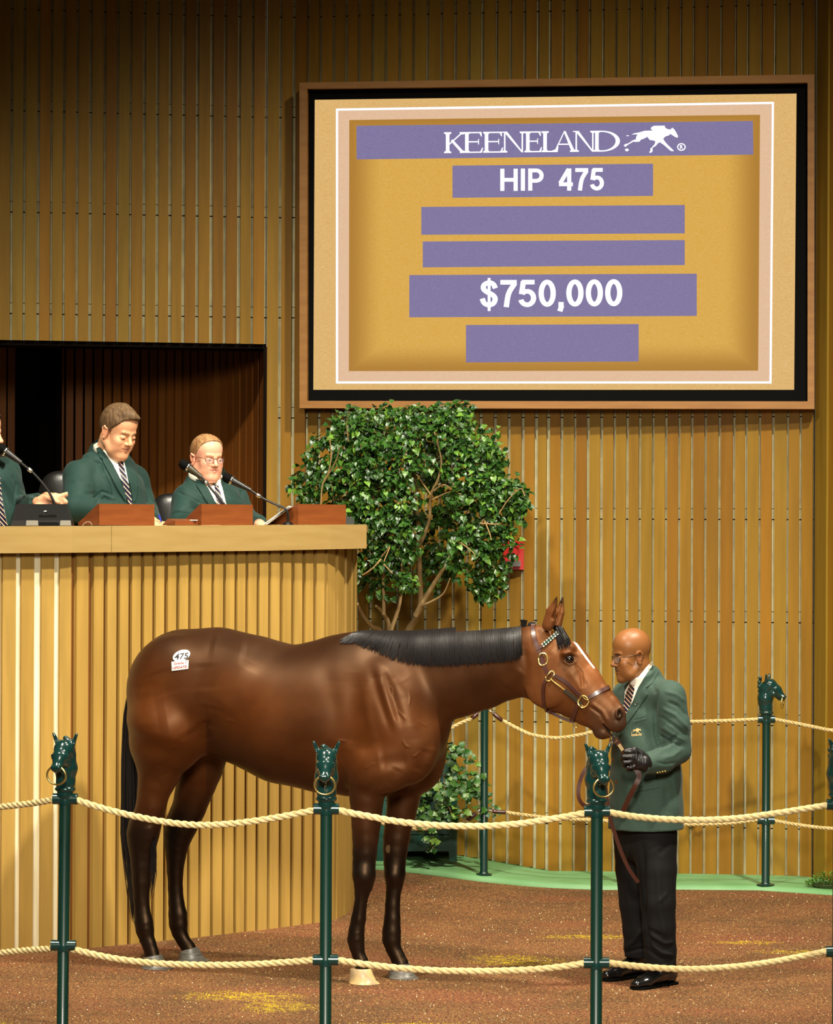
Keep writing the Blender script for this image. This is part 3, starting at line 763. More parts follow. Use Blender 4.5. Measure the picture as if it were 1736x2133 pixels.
for ch, x0, x1 in (('K', 924, 970), ('E', 964, 1006), ('E', 1005, 1048), ('N', 1046, 1093), ('E', 1091, 1129), ('L', 1127, 1163), ('A', 1150, 1203), ('N', 1195, 1240), ('D', 1235, 1292)):
    P_ = []; Fs = []
    for q in serif(ch, x0, x1, 275.5, 319): Fs.append(tuple(range(len(P_), len(P_) + len(q)))); P_ += [(x, y + SL(x)) for x, y in q]
    slab('lettering', P_, -.0375, E_white, faces=Fs)
LOGO = [(300, 350), (370, 318), (480, 300), (620, 258), (760, 255), (830, 258), (790, 240), (765, 205), (790, 165), (850, 138), (1100, 135), (1120, 190), (1190, 225), (1250, 225), (1270, 195), (1300, 190), (1345, 240), (1390, 320), (1425, 390), (1410, 428), (1350, 405), (1240, 335), (1190, 375), (1120, 395), (1070, 440), (1085, 490), (1150, 570), (1240, 660), (1320, 735), (1310, 752), (1250, 745), (1160, 670), (1080, 600), (985, 535), (940, 560), (880, 630), (820, 660), (805, 700), (815, 740), (780, 785), (735, 790), (730, 770), (760, 735), (750, 695), (790, 660), (860, 580), (880, 515), (840, 495), (740, 480), (710, 440), (680, 400), (640, 430), (520, 480), (500, 520), (380, 530), (360, 515), (300, 545), (210, 600), (170, 640), (140, 645), (115, 610), (150, 580), (220, 565), (330, 490), (405, 465), (420, 390), (450, 345), (370, 345)]
def tess(poly):
    r = delaunay_2d_cdt([Vector(p) for p in poly], [], [list(range(len(poly)))], 1, 1e-3); return [tuple(v) for v in r[0]], [tuple(f) for f in r[2]]
def circ(cx, cy, rx, ry, n=16): return [(cx + rx * math.cos(2 * math.pi * k / n), cy + ry * math.sin(2 * math.pi * k / n)) for k in range(n)]
def logo_polys(): return [LOGO, circ(190, 720, 46, 34, 10), circ(210, 378, 34, 12, 8)]
P_ = []; Fs = []
for q in logo_polys():
    v, f = tess([(1290 + x / 11.573, 250 + y / 11.573) for x, y in q]); Fs += [tuple(i + len(P_) for i in g) for g in f]; P_ += v
slab('running_horse_emblem', P_, -.0375, E_white, faces=Fs)
c0 = (1290 + 1505 / 11.573, 250 + 650 / 11.573); P_ = circ(*c0, 9, 8, 20) + circ(*c0, 6.6, 5.8, 20); Fs = [(i, (i + 1) % 20, 20 + (i + 1) % 20, 20 + i) for i in range(20)]
a, b = text_px('R', c0[0] - 3, c0[0] + 3.4, c0[1] - 4, c0[1] + 4, bold=.03); Fs += [tuple(i + len(P_) for i in g) for g in b]; P_ += a
slab('registered_mark', P_, -.0375, E_white, faces=Fs)
# fixings behind the frame down to the wall
mb = MB(); mb.hexa([sp(x, y, -.14) for x, y in ((700, 800), (1640, 800))] + [sp(x, y, -.14) - SN * .16 for x, y in ((1640, 800), (700, 800))] + [sp(x, y, -.14) for x, y in ((700, 230), (1640, 230))] + [sp(x, y, -.14) - SN * .16 for x, y in ((1640, 230), (700, 230))]); mb.build('housing', M['matt_black'], disp)

# ------------------------------------------------------------------ auction stand
DK = [(-120, 14.7), (0, 14.87), (150, 15.1), (400, 15.58), (560, 15.95), (682, 16.28), (705, 16.4), (722, 16.55), (733, 16.75), (741, 17.05), (744, 17.4)]
def Yd(px): return lerpk(DK, px)
stand = thing('auction_stand', 'tall curved auctioneers stand clad in tan vertical boards under a pale wooden fascia', 'desk', (-1.2, 15.6, 0))
def bot(px): p = at(px, 0, Yd(px)); return 0.0
FT = [(-120, 1096.5), (0, 1096), (300, 1095), (764, 1092.5)]; FB = [(-120, 1153), (0, 1152.5), (300, 1150), (560, 1147), (764, 1142.5)]
deskb = [(-62, -34), (-28, 0), (4.6, 32.3), (43.8, 70.3), (85.7, 112), (124, 147.5)]
tail = [(159, 183.4), (194.7, 215), (223, 242), (249, 267), (274.5, 292.5), (299.5, 317), (324, 341.5), (349, 366.5), (373, 391.5)]
right = [418, 442.6, 467, 491, 513.5, 537, 561]
bb = deskb + tail + [(a + 3, b - 3) for a, b in zip([394.5] + right, right)] + [(564, 582), (589, 606), (613, 629), (636, 652), (659, 675.5), (682, 697.5), (704, 716.5), (721.5, 731.5), (733.7, 739.5), (741, 743.5)]
bb = [(a, b) for a, b in bb]
ztopb = at(400, 1140, Yd(400)).z
for a, b in bb:
    ym = 1450; A = plan(a, ym, Yd(a)); B = plan(b, ym, Yd(b)); board('board', A, B, .0, ztopb, .03 if a > 150 else .017, M['deskboard'], stand, front=0)
mb = MB(); mc = MB()
for (p, Y), (q, Y2) in zip(DK, DK[1:]):
    (mc if q <= 150 else mb).hexa(solid(plan(p, 1450, Y), plan(q, 1450, Y2), 0.0, ztopb, .05, -.016 if q <= 150 else -.029))
a = plan(150, 1450, 15.1)
mb.build('backing', M['backing'], stand); mc.build('pale_backing', M['cream'], stand)
fp = [(-120, 14.62), (0, 14.79), (150, 15.02), (400, 15.5), (560, 15.87), (690, 16.2), (764, 16.42)]
mb = MB()
for part_ in (0, 1):
    mb = MB()
    pts = []
    split = 232; Ys = lerpk(fp, split)
    L_ = [q for q in fp if q[0] < split] + [(split, Ys)] if part_ == 0 else [(split + .7, Ys)] + [q for q in fp if q[0] > split]
    for (p, Y), (q, Y2) in zip(L_, L_[1:]):
        a, b = at(p, lerpk(FB, p), Y), at(q, lerpk(FB, q), Y2); c, d = at(p, lerpk(FT, p), Y), at(q, lerpk(FT, q), Y2); e = Vector((0, .03, 0))
        mb.hexa([a, b, b + e, a + e, c, d, d + e, c + e])
    if part_ == 1:
        a = at(764, 1142.5, 16.42); c = at(764, 1092.5, 16.42); e = Vector((-.05, 1.2, 0)); s_ = Vector((-.03, 0, 0)); mb.hexa([a, a + e, a + e + s_, a + s_, c, c + e, c + e + s_, c + s_])
    mb.build('fascia', M['fascia'], stand)
ZD = at(764, 1092.5, 16.42).z - .012
mb = MB()
for (p, Y), (q, Y2) in zip(fp, fp[1:]):
    a = at(p, 1100, Y + .02); b = at(q, 1100, Y2 + .02); zz = lambda x, Y_: at(x, lerpk(FT, x), Y_).z - .004
    za, zb = zz(p, Y), zz(q, Y2); mb.hexa([(a.x, a.y, za - .04), (b.x, b.y, zb - .04), (b.x, b.y + .62, zb - .04), (a.x, a.y + .62, za - .04), (a.x, a.y, za), (b.x, b.y, zb), (b.x, b.y + .62, zb), (a.x, a.y + .62, za)])
mb.build('worktop', M['fascia'], stand)

# ------------------------------------------------------------------ posts and ropes of the ring
def axis1(a, b, s): return np.arange(a, b + s, s)
fld = Field(axis1(-.07, .07, .0024), axis1(-.15, .07, .0024), axis1(-.02, .27, .0024))      # looks towards -y
K = .012
fld.cone((0, 0, .0), (0, .003, .05), .031, .033, K); fld.cone((0, .003, .05), (0, .006, .11), .033, .041, .02); fld.cone((0, .006, .11), (0, .0, .17), .041, .036, .02)
fld.cone((0, .0, .17), (0, -.02, .195), .036, .036, .02)
fld.cone((0, -.022, .192), (0, -.058, .163), .034, .028, .015, (1, 0, 0), .034, .029); fld.cone((0, -.058, .163), (0, -.092, .122), .028, .017, .012, (1, 0, 0), .027, .019)
fld.cone((0, -.035, .15), (0, -.066, .125), .024, .016, .015); fld.ell((0, -.096, .12), (.023, .014, .017), .008); fld.cone((0, -.075, .11), (0, -.09, .106), .012, .01, .008)
for s in (-1, 1):
    fld.ell((s * .013, -.106, .124), (.006, .006, .007), .005); fld.cone((s * .02, -.068, .172), (s * .032, -.058, .168), .006, .006, .006)
    fld.ell((s * .028, -.06, .158), (.007, .008, .007), .003); fld.ell((s * .022, -.04, .14), (.012, .02, .018), .01)
    fld.cone((s * .028, -.005, .208), (s * .048, -.008, .256), .0115, .0055, .008); fld.ell((s * .037, -.013, .232), (.004, .006, .014), .004, sub=True)
for i in range(7):
    zz = .235 - i * .026; fld.cone((-.014, .034 + .006 * math.sin(i), zz), (.016, .038, zz - .02), .011, .009, .008)
for i, (a, b) in enumerate(((-.018, -.03), (-.006, -.038), (.007, -.038), (.018, -.03))): fld.cone((a, -.01, .224), (a * 1.1, b, .205), .008, .006, .006)
fld.cone((-.012, -.09, .106), (.012, -.09, .106), .004, .004, .004, sub=True)
V, Q = fld.surface(2); head_me = quads_mesh('finial', V, Q)
mb = MB().lathe([(.026, -.012), (.028, .0), (.03, .012), (.039, .018), (.041, .024), (.039, .03), (.033, .035), (.031, .045)], 28); collar_ring = mesh('neck_ring', mb.v, mb.f); collar_ring.set_sharp_from_angle(angle=.7)
mb = MB().torus((0, -.093, .088), .0385, .0042, (0, 1, .1), 40, 8); ring_me = mesh('mouth_ring', mb.v, mb.f)
def sleeve_me():
    mb = MB(); n = 20
    for s in (-1, 1):     # two open half sleeves with a saddle between
        mb.lathe([(.0205, .012), (.0235, .012), (.0235, .052), (.0165, .052), (.0165, .02), (.0205, .02)], n, (0, 0, 0), (s, 0, 0))
    mb.lathe([(.022, -.015), (.022, .015)], n, (0, 0, 0), (1, 0, 0)); mb.lathe([(.027, -.024), (.0275, -.02), (.0275, .0), (.026, .006)], n)
    return mb
sm = sleeve_me(); sl_me = mesh('rope_sleeve', sm.v, sm.f); sl_me.set_sharp_from_angle(angle=.7)
for q in (head_me, collar_ring, sl_me): q.materials.append(M['gmetal'])
ring_me.materials.append(M['brass'])
def post(px, py, Y, px2, label, face, zc=1.02, zl=.402, group='horsehead posts of the sale ring', base=0.0, head=True, tilt=0):
    """collar centre at the photograph position (px, py)"""
    c = at(px, py, Y); t = thing('ring_post', label, 'post', (c.x, c.y, base), face, group); H = c.z - base
    if tilt: t.rotation_euler = (0, tilt, face)
    mb = MB().lathe([(.055, 0), (.055, .006), (.03, .012), (.0245, .02), (.0245, H - .004)], 24); mb.build('pole', M['gpole'], t, True, world=False)
    for z in (H, H - .618):
        o = bpy.data.objects.new('rope_sleeve', sl_me); C.objects.link(o); o.parent = t; o.location = (0, 0, z); o.rotation_euler = (0, 0, -face)
    if head:
        for nm, me in (('horse_head', head_me), ('neck_ring', collar_ring), ('mouth_ring', ring_me)):
            o = bpy.data.objects.new(nm, me); C.objects.link(o); o.parent = t; o.location = (0, 0, H + .018); o.scale = (1.08, 1.08, 1.0)
            if nm == 'mouth_ring': o['label'] = 'gold ring in the mouth'
    return t
SC = lambda s: F / s
post(132, 1664, SC(494), 128, 'green ring post with horse head finial at the left, its muzzle turned left', math.radians(-15), tilt=math.radians(.45))
post(680, 1685, SC(509), 680, 'green ring post with horse head finial under the horse belly', math.radians(-2))
post(1244, 1690, SC(511), 1243, 'green ring post with horse head finial before the handler', math.radians(12))
post(1748, 1676, SC(496), 1748, 'green ring post cut by the right edge of the picture', math.radians(24))
hF = on_apron(1597, 1844) or at(1597, 1844, 17.9); pF = post(1597, 1498.5, hF.y, 1597, 'distant green ring post with horse head turned right, on the kerb', math.radians(72), base=hF.z)
hG = on_apron(1313, 1844) or at(1313, 1844, 17.9); pG = post(1313, 1503, hG.y, 1313, 'distant green ring post hidden behind the handler', math.radians(25), base=hG.z)
b = on_apron(1008, 1822) or at(1008, 1821, 18.2); YP = b.y; c = at(1010, 1478, YP)
t = thing('ring_post', 'plain green ring post with chrome hooks standing on the apron under the horse neck', 'post', (c.x, c.y, b.z), 0, 'horsehead posts of the sale ring')
H = c.z - b.z + .03
MB().lathe([(.05, 0), (.05, .006), (.03, .01), (.0235, .02), (.0235, H)], 24).build('pole', M['gpole'], t, True, world=False)
for z in (H - .028, H - .028 - .618):
    for s in (-1, 1):
        MB().torus((s * .036, 0, z), .012, .003, (0, 1, 0), 16, 6).build('eye_hook', M['chrome'], t, True, world=False)
def rope(name, P, r, m, label, group, lay=.105, ends=None):
    """three strands laid round each other along a curve"""
    P = [Vector(p) for p in P]; L = sum((b - a).length for a, b in zip(P, P[1:])); n = max(16, int(L / .0055))
    Q = [Vector(q) for q in spl(P, n)]; mb = MB(); s = 0; acc = [0]
    for a, b in zip(Q, Q[1:]): s += (b - a).length; acc.append(s)
    for k in range(3):
        pts = []
        for i, q in enumerate(Q):
            t_ = (Q[min(i + 1, n - 1)] - Q[max(i - 1, 0)]).normalized(); u = Vector((0, 0, 1)); u = (u - t_ * u.dot(t_)).normalized(); v = t_.cross(u)
            g = 2 * math.pi * (acc[i] / lay + k / 3); pts.append(q + (u * math.cos(g) + v * math.sin(g)) * r * .48)
        mb.tube(pts, r * .56, 8)
    o = mb.build(name, m, None, True); o['kind'] = 'thing'; return tag(o, label, 'rope', group)
def run(name, pts, Ys, r, m, label, group, lay=.105):
    n = len(pts); P = [at(x, y, Ys[0] + (Ys[1] - Ys[0]) * i / (n - 1)) for i, (x, y) in enumerate(pts)]; return rope(name, P, r, m, label, group, lay)
Y1, Y2, Y3, Y4 = SC(494), SC(509), SC(511), SC(496); RN = .0142
gN = 'near ropes of the sale ring'
run('rope', [(-160, 1698), (-80, 1693), (0, 1681), (60, 1674), (112, 1665.5)], (12.9, Y1), RN, M['rope'], 'upper cream rope leaving the left post towards the left edge', gN)
run('rope', [(152, 1664), (230, 1688), (320, 1708), (400, 1718), (480, 1716), (570, 1704), (664, 1686)], (Y1, Y2), RN, M['rope'], 'upper cream rope crossing the hind legs of the horse', gN)
run('rope', [(697, 1686), (760, 1699), (850, 1714), (960, 1721), (1060, 1718), (1150, 1706), (1228, 1692)], (Y2, Y3), RN, M['rope'], 'upper cream rope crossing the forelegs of the horse', gN)
run('rope', [(1261, 1691), (1330, 1702), (1420, 1708), (1520, 1706), (1620, 1694), (1731, 1676)], (Y3, Y4), RN, M['rope'], 'upper cream rope crossing the handler coat hem', gN)
run('rope', [(-160, 2002), (-80, 1994), (0, 1985), (60, 1979), (112, 1976)], (12.9, Y1), RN, M['rope'], 'lower cream rope leaving the left post towards the left edge', gN)
run('rope', [(150, 1977), (230, 1995), (320, 2006), (420, 2010), (520, 2009), (600, 2004), (664, 1999)], (Y1, Y2), RN, M['rope'], 'lower cream rope crossing the hind hooves', gN)
run('rope', [(697, 1999), (780, 2011), (880, 2020), (980, 2023), (1080, 2021), (1160, 2015), (1228, 2005)], (Y2, Y3), RN, M['rope'], 'lower cream rope crossing above the fore hooves', gN)
run('rope', [(1261, 2005), (1330, 2013), (1430, 2019), (1530, 2014), (1620, 2002), (1731, 1980)], (Y3, Y4), RN, M['rope'], 'lower cream rope crossing the handler shoes', gN)
gF = 'far ropes of the sale ring'; YF = hF.y; RF = .0115
run('rope', [(1046, 1500), (1086, 1521), (1115, 1532), (1161, 1537), (1201, 1532), (1236, 1524), (1295, 1506)], (YP, YF), RF, M['oldrope'], 'upper far rope sagging below the horse jaw', gF, .085)
run('rope', [(1327, 1504), (1400, 1504), (1450, 1503), (1520, 1501), (1582, 1498)], (YF, YF), RF, M['oldrope'], 'upper far rope running right from behind the handler', gF, .085)
run('rope', [(1612, 1498), (1650, 1505), (1700, 1515), (1740, 1522), (1830, 1528)], (YF, 17.5), RF, M['oldrope'], 'upper far rope leaving the far post to the right edge', gF, .085)
run('rope', [(1054, 1692), (1090, 1697), (1130, 1702), (1180, 1706), (1230, 1708), (1295, 1712)], (YP, YF), RF, M['oldrope'], 'lower far rope right of the plain post', gF, .085)
run('rope', [(1327, 1713), (1400, 1717), (1500, 1716), (1582, 1708)], (YF, YF), RF, M['oldrope'], 'lower far rope behind the handler', gF, .085)
run('rope', [(1612, 1709), (1650, 1716), (1700, 1723), (1740, 1726), (1830, 1730)], (YF, 17.5), RF, M['oldrope'], 'lower far rope leaving the far post to the right edge', gF, .085)
run('rope', [(985, 1496), (960, 1506), (925, 1522), (870, 1534), (800, 1530), (752, 1512)], (YP, 18.1), RF, M['oldrope'], 'upper far rope left of the plain post passing behind the horse', gF, .085)
run('rope', [(977, 1709), (950, 1718), (910, 1725), (860, 1726), (800, 1716), (752, 1700)], (YP, 18.1), RF, M['oldrope'], 'lower far rope left of the plain post passing behind the foreleg', gF, .085)
def hook(a, b, c, label):      # snap hook and leather end sleeve between a ring and a rope end
    a, b, c = (at(*q, YP) for q in (a, b, c)); t = thing('snap_hook', label, 'hook', a, 0, 'snap hooks on the far ropes')
    MB().tube([a, a.lerp(b, .3), b], [.004, .006, .005], 8).build('hook', M['chrome'], t, True); MB().tube([b, b.lerp(c, .1), b.lerp(c, .9), c], [.009, .0135, .0135, .01], 12).build('sleeve', M['strap'], t, True)
hook((1020, 1480), (1028, 1486), (1048, 1502), 'chrome snap hook at the upper right of the plain post'); hook((1019, 1687), (1026, 1690), (1056, 1692.5), 'chrome snap hook at the lower right of the plain post')
hook((1000, 1480), (996, 1486), (982, 1497), 'chrome snap hook at the upper left of the plain post'); hook((1000, 1687), (992, 1694), (974, 1710), 'chrome snap hook at the lower left of the plain post')

# ------------------------------------------------------------------ wall fittings
p = at(1070, 1157, Yw(1070) - .03); t = thing('fire_alarm', 'red fire alarm horn on the wall half hidden by the ficus leaves', 'alarm', p)
mb = MB().box(p, (.13, .06, .18)); mb.build('housing', M['red'], t); q = at(1070, 1174, Yw(1070) - .07); MB().box(q, (.09, .03, .035)).build('strobe', M['chrome'], t)
MB().torus(at(1072, 1146, Yw(1070) - .065), .03, .006, (0, 1, 0), 20, 6).build('horn', M['red'], t, True)
Yh = Yw(1440) - .03; p = at(1440, 1716, Yh); t = thing('door_lever', 'chrome lever handle on the board wall right of the handler', 'handle', p)
MB().lathe([(.016, 0), (.022, .006), (.022, .016), (.012, .03)], 16, at(1439, 1716, Yh + .02), (0, -1, 0)).build('rose', M['chrome'], t, True)
MB().tube([at(1439, 1716, Yh), at(1439, 1716, Yh - .045), at(1445, 1718, Yh - .05), at(1455, 1715, Yh - .045)], [.009, .011, .010, .007], 10).build('lever', M['chrome'], t, True)
MB().box(at(1436.5, 1705, Yh), (.014, .02, .04)).build('keyhole_plate', M['chrome'], t)
# ------------------------------------------------------------------ horse
HM, HY0 = -.42, 14.07                       # plane of the horse: Y = HY0 + HM * X
hn = math.hypot(1, HM); HU = Vector((1 / hn, HM / hn, 0)); HV = Vector((-HM / hn, 1 / hn, 0)); HO = Vector((0, HY0, 0))
def hpt(px, py, v=0.0):
    """local (along, across, up) coordinates of a photograph position on the plane at distance v from the middle"""
    d = at(px, py, 10) - CAMP; o = HO + HV * v; t = (o - CAMP).dot(HV) / d.dot(HV); p = CAMP + d * t
    q = p - HO; return np.array([q.dot(HU), q.dot(HV), p.z])
def hs(px, v=0.0):                          # metres per pixel there
    d = at(px, 1130, 10) - CAMP; o = HO + HV * v; t = (o - CAMP).dot(HV) / d.dot(HV); return (CAMP + d * t).y / F
xa = hpt(258, 1440, -.2)[0] - .06; xh = hpt(1090, 1440)[0]; xb = hpt(1304, 1490)[0] + .03
H = Field(axis((xa, xh, .0062), (xh, xb, .0036)), axis((-.36, -.15, .0062), (-.15, .15, .0045), (.15, .40, .0062)), axis((-.01, 1.9, .0055)))
H.a[2] = H.a[2][H.a[2] < 1.93]; H.D = np.full([len(q) for q in H.a], .5, np.float32)
LAT = (0, 1, 0)
def chain(St, k=.03, F_=None, first=True):
    """stations (px, py, radius px, half width m, v)"""
    fl = F_ or H; P = [hpt(s[0], s[1], s[4] if len(s) > 4 else 0) for s in St]
    for i in range(len(St) - 1):
        a, b = St[i], St[i + 1]; ra, rb = a[2] * hs(a[0], P[i][1]), b[2] * hs(b[0], P[i + 1][1])
        fl.cone(P[i], P[i + 1], ra, rb, k if i == 0 and first else .006, LAT, a[3] or ra, b[3] or rb)
# trunk
chain([(388, 1436, 126, .24), (450, 1440, 133, .27), (520, 1459, 136, .285), (600, 1489, 145, .295), (680, 1497, 155, .285), (740, 1492, 168, .25), (790, 1492, 158, .225)], .02)
H.ell(hpt(735, 1370, 0), (.26, .10, .085), .08)          # withers
# neck, poll
chain([(800, 1440, 118, .17), (850, 1422, 104, .135), (900, 1413, 97, .118), (950, 1404, 91, .105), (1000, 1396, 83, .095), (1045, 1386, 74, .088), (1085, 1380, 71, .085), (1108, 1374, 68, .08)], .06)
# chest and shoulder
for v, px, py, r, w_ in ((-.11, 852, 1556, 62, .10), (.10, 868, 1572, 66, .11)): H.ell(hpt(px, py, v), (r * .00225, w_, r * .0029), .05)
H.ell(hpt(806, 1500, -.135), (.155, .105, .28), .06); H.ell(hpt(812, 1500, .14), (.16, .1, .28), .06)
H.ell(hpt(795, 1600, -.165), (.15, .085, .13), .04); H.ell(hpt(810, 1600, .16), (.15, .085, .13), .04)
# hindquarters
for v in (-.14, .15):
    H.ell(hpt(360 if v < 0 else 378, 1440, v), (.24, .14, .27), .05); H.ell(hpt(355 if v < 0 else 380, 1520, v), (.20, .12, .2), .05)
# legs: (y, left x, right x)
def leg(rows, vt, vb, wf, k=.03, top=None):
    St = []; y0, y1 = rows[0][0], rows[-1][0]
    for y, l, r in rows:
        t = (y - y0) / (y1 - y0); v = vt + (vb - vt) * min(1, t * 1.4); rr = (r - l) / 2; f = wf(t) if callable(wf) else wf
        St.append(((l + r) / 2, y, rr, rr * .00225 * f, v))
    chain(St, k)
NH = [(1520, 262, 432), (1548, 268, 412), (1575, 277, 394), (1600, 283, 382), (1625, 285, 368), (1650, 284, 355), (1675, 282, 349), (1700, 276, 342), (1720, 266, 337), (1738, 262, 333), (1755, 264, 328), (1775, 268, 322), (1800, 271, 318), (1836, 274, 315), (1875, 277, 312), (1900, 279, 314), (1920, 279, 320), (1938, 282, 322), (1950, 288, 321), (1965, 294, 326), (1982, 300, 331), (1996, 300, 336)]
leg(NH, -.15, -.13, lambda t: .95 - .18 * min(1, t * 2), .05)
FH = [(1540, 352, 478), (1570, 362, 476), (1600, 366, 466), (1630, 366, 453), (1655, 362, 442), (1680, 358, 432), (1700, 350, 422), (1718, 342, 413), (1738, 339, 403), (1758, 341, 395), (1780, 344, 389), (1816, 347, 383), (1850, 349, 382), (1880, 350, 385), (1905, 350, 391), (1925, 351, 392), (1942, 357, 391), (1957, 366, 396), (1975, 377, 409), (1990, 381, 416)]
leg(FH, .14, .2, lambda t: .95 - .15 * min(1, t * 2), .04)
NF = [(1600, 722, 812), (1630, 724, 806), (1663, 727, 801), (1691, 730, 797), (1718, 731, 794), (1745, 733, 790), (1775, 734, 786), (1800, 734, 783), (1824, 734, 783), (1844, 737, 778), (1860, 738, 770), (1885, 737, 765), (1914, 731, 763), (1938, 726, 760), (1957, 723, 760), (1972, 727, 760), (1988, 733, 761), (2003, 738, 768), (2018, 739, 772)]
leg(NF, -.15, -.155, lambda t: .95 - .1 * min(1, t * 2), .045)
FFl = [(1600, 800, 886), (1630, 802, 882), (1663, 805, 875), (1691, 805, 869), (1718, 801, 860), (1745, 798, 855), (1770, 798, 850), (1797, 799, 846), (1820, 801, 845), (1840, 804, 841), (1858, 804, 836), (1885, 802, 834), (1914, 800, 835), (1940, 796, 836), (1958, 796, 836), (1975, 803, 836), (1992, 812, 844), (2008, 817, 852), (2018, 819, 855)]
leg(FFl, .12, .08, lambda t: .95 - .1 * min(1, t * 2), .04)
for px, py, v, s in ((1700, 0, 0, 0),): pass
H.ell(hpt(758, 1822, -.17), (.05, .045, .055), .02); H.ell(hpt(822, 1822, .08), (.045, .045, .05), .02)
# head
chain([(1118, 1368, 62, .078), (1150, 1398, 74, .088), (1164, 1407, 77.5, .09), (1198, 1433, 63, .074), (1228, 1461, 52, .062), (1254, 1481, 43.5, .05), (1272, 1492, 34, .046)], .025)
for s in (-1, 1):
    H.ell(hpt(1138, 1428, s * .062), (.105, .032, .105), .02)                       # cheek
    H.cone(hpt(1188, 1350, s * .055), hpt(1180, 1362, s * .07), .02, .02, .02)          # brow
    H.cone(hpt(1195, 1390, s * .05), hpt(1232, 1432, s * .036), .016, .01, .015)        # facial crest
    H.ell(hpt(1187, 1373, s * .092), (.023, .012, .015), .006, sub=True)
    H.ell(hpt(1289, 1486, s * .048), (.016, .02, .028), .012); H.ell(hpt(1290, 1485, s * .062), (.009, .018, .021), .006, sub=True)
H.ell(hpt(1286, 1508, 0), (.042, .042, .038), .015)
H.cone(hpt(1240, 1504, 0), hpt(1258, 1526, 0), .034, .03, .012, LAT, .036, .034); H.ell(hpt(1252, 1526, 0), (.034, .03, .03), .012)
H.cone(hpt(1258, 1526, 0), hpt(1270, 1531, 0), .02, .014, .012, LAT, .028, .022)
# mouth slit
for (a, b, r1, r2) in (((1300, 1536), (1274, 1526), .013, .006), ((1274, 1526), (1262, 1508), .006, .003)): H.cone(hpt(*a), hpt(*b), r1, r2, .004, LAT, .09, .09, sub=True)
# ears
def ear(b, t, v, vt, fw, wr=1):
    B, T = hpt(*b, v), hpt(*t, vt); Mi = (B + T) / 2
    q = B * .55 + T * .45; H.cone(B, q, .026 * wr, .027 * wr, .012, fw, .022, .014); H.cone(q, T, .027 * wr, .003, .004, fw, .014, .004)
    return B, Mi, T
B_, M_, T_ = ear((1142, 1302), (1160.5, 1243), -.05, -.065, (.2, 1, 0), 1.15); H.cone((B_ + M_) / 2 + np.array([.018, -.008, 0]), T_ + np.array([.004, -.004, -.03]), .008, .003, .006, sub=True)
B_, M_, T_ = ear((1161, 1302), (1173, 1243), .05, .06, (.2, 1, 0), .9); H.cone((B_ + M_) / 2 + np.array([-.004, -.024, 0]), T_ + np.array([-.004, -.008, -.03]), .008, .003, .006, sub=True)
V, Q = H.surface(2)
xm = V[:, 0] < xh - .02
V2 = relax(V, Q, 30, .6, True); wt = np.clip((xh - .05 - V[:, 0]) / .12, 0, 1)[:, None] * np.clip((V[:, 2] - .62) / .15, 0, 1)[:, None]; V = V * (1 - wt) + V2 * wt; V2 = relax(V, Q, 7, .6, True); wt = np.clip((.66 - V[:, 2]) / .1, 0, 1)[:, None] * .9; V = V * (1 - wt) + V2 * wt
del H, V2
def to_world(V): return np.array(HO)[None, :] + V[:, :1] * np.array(HU)[None, :] + V[:, 1:2] * np.array(HV)[None, :] + V[:, 2:3] * np.array([[0, 0, 1.]])
W = to_world(V)
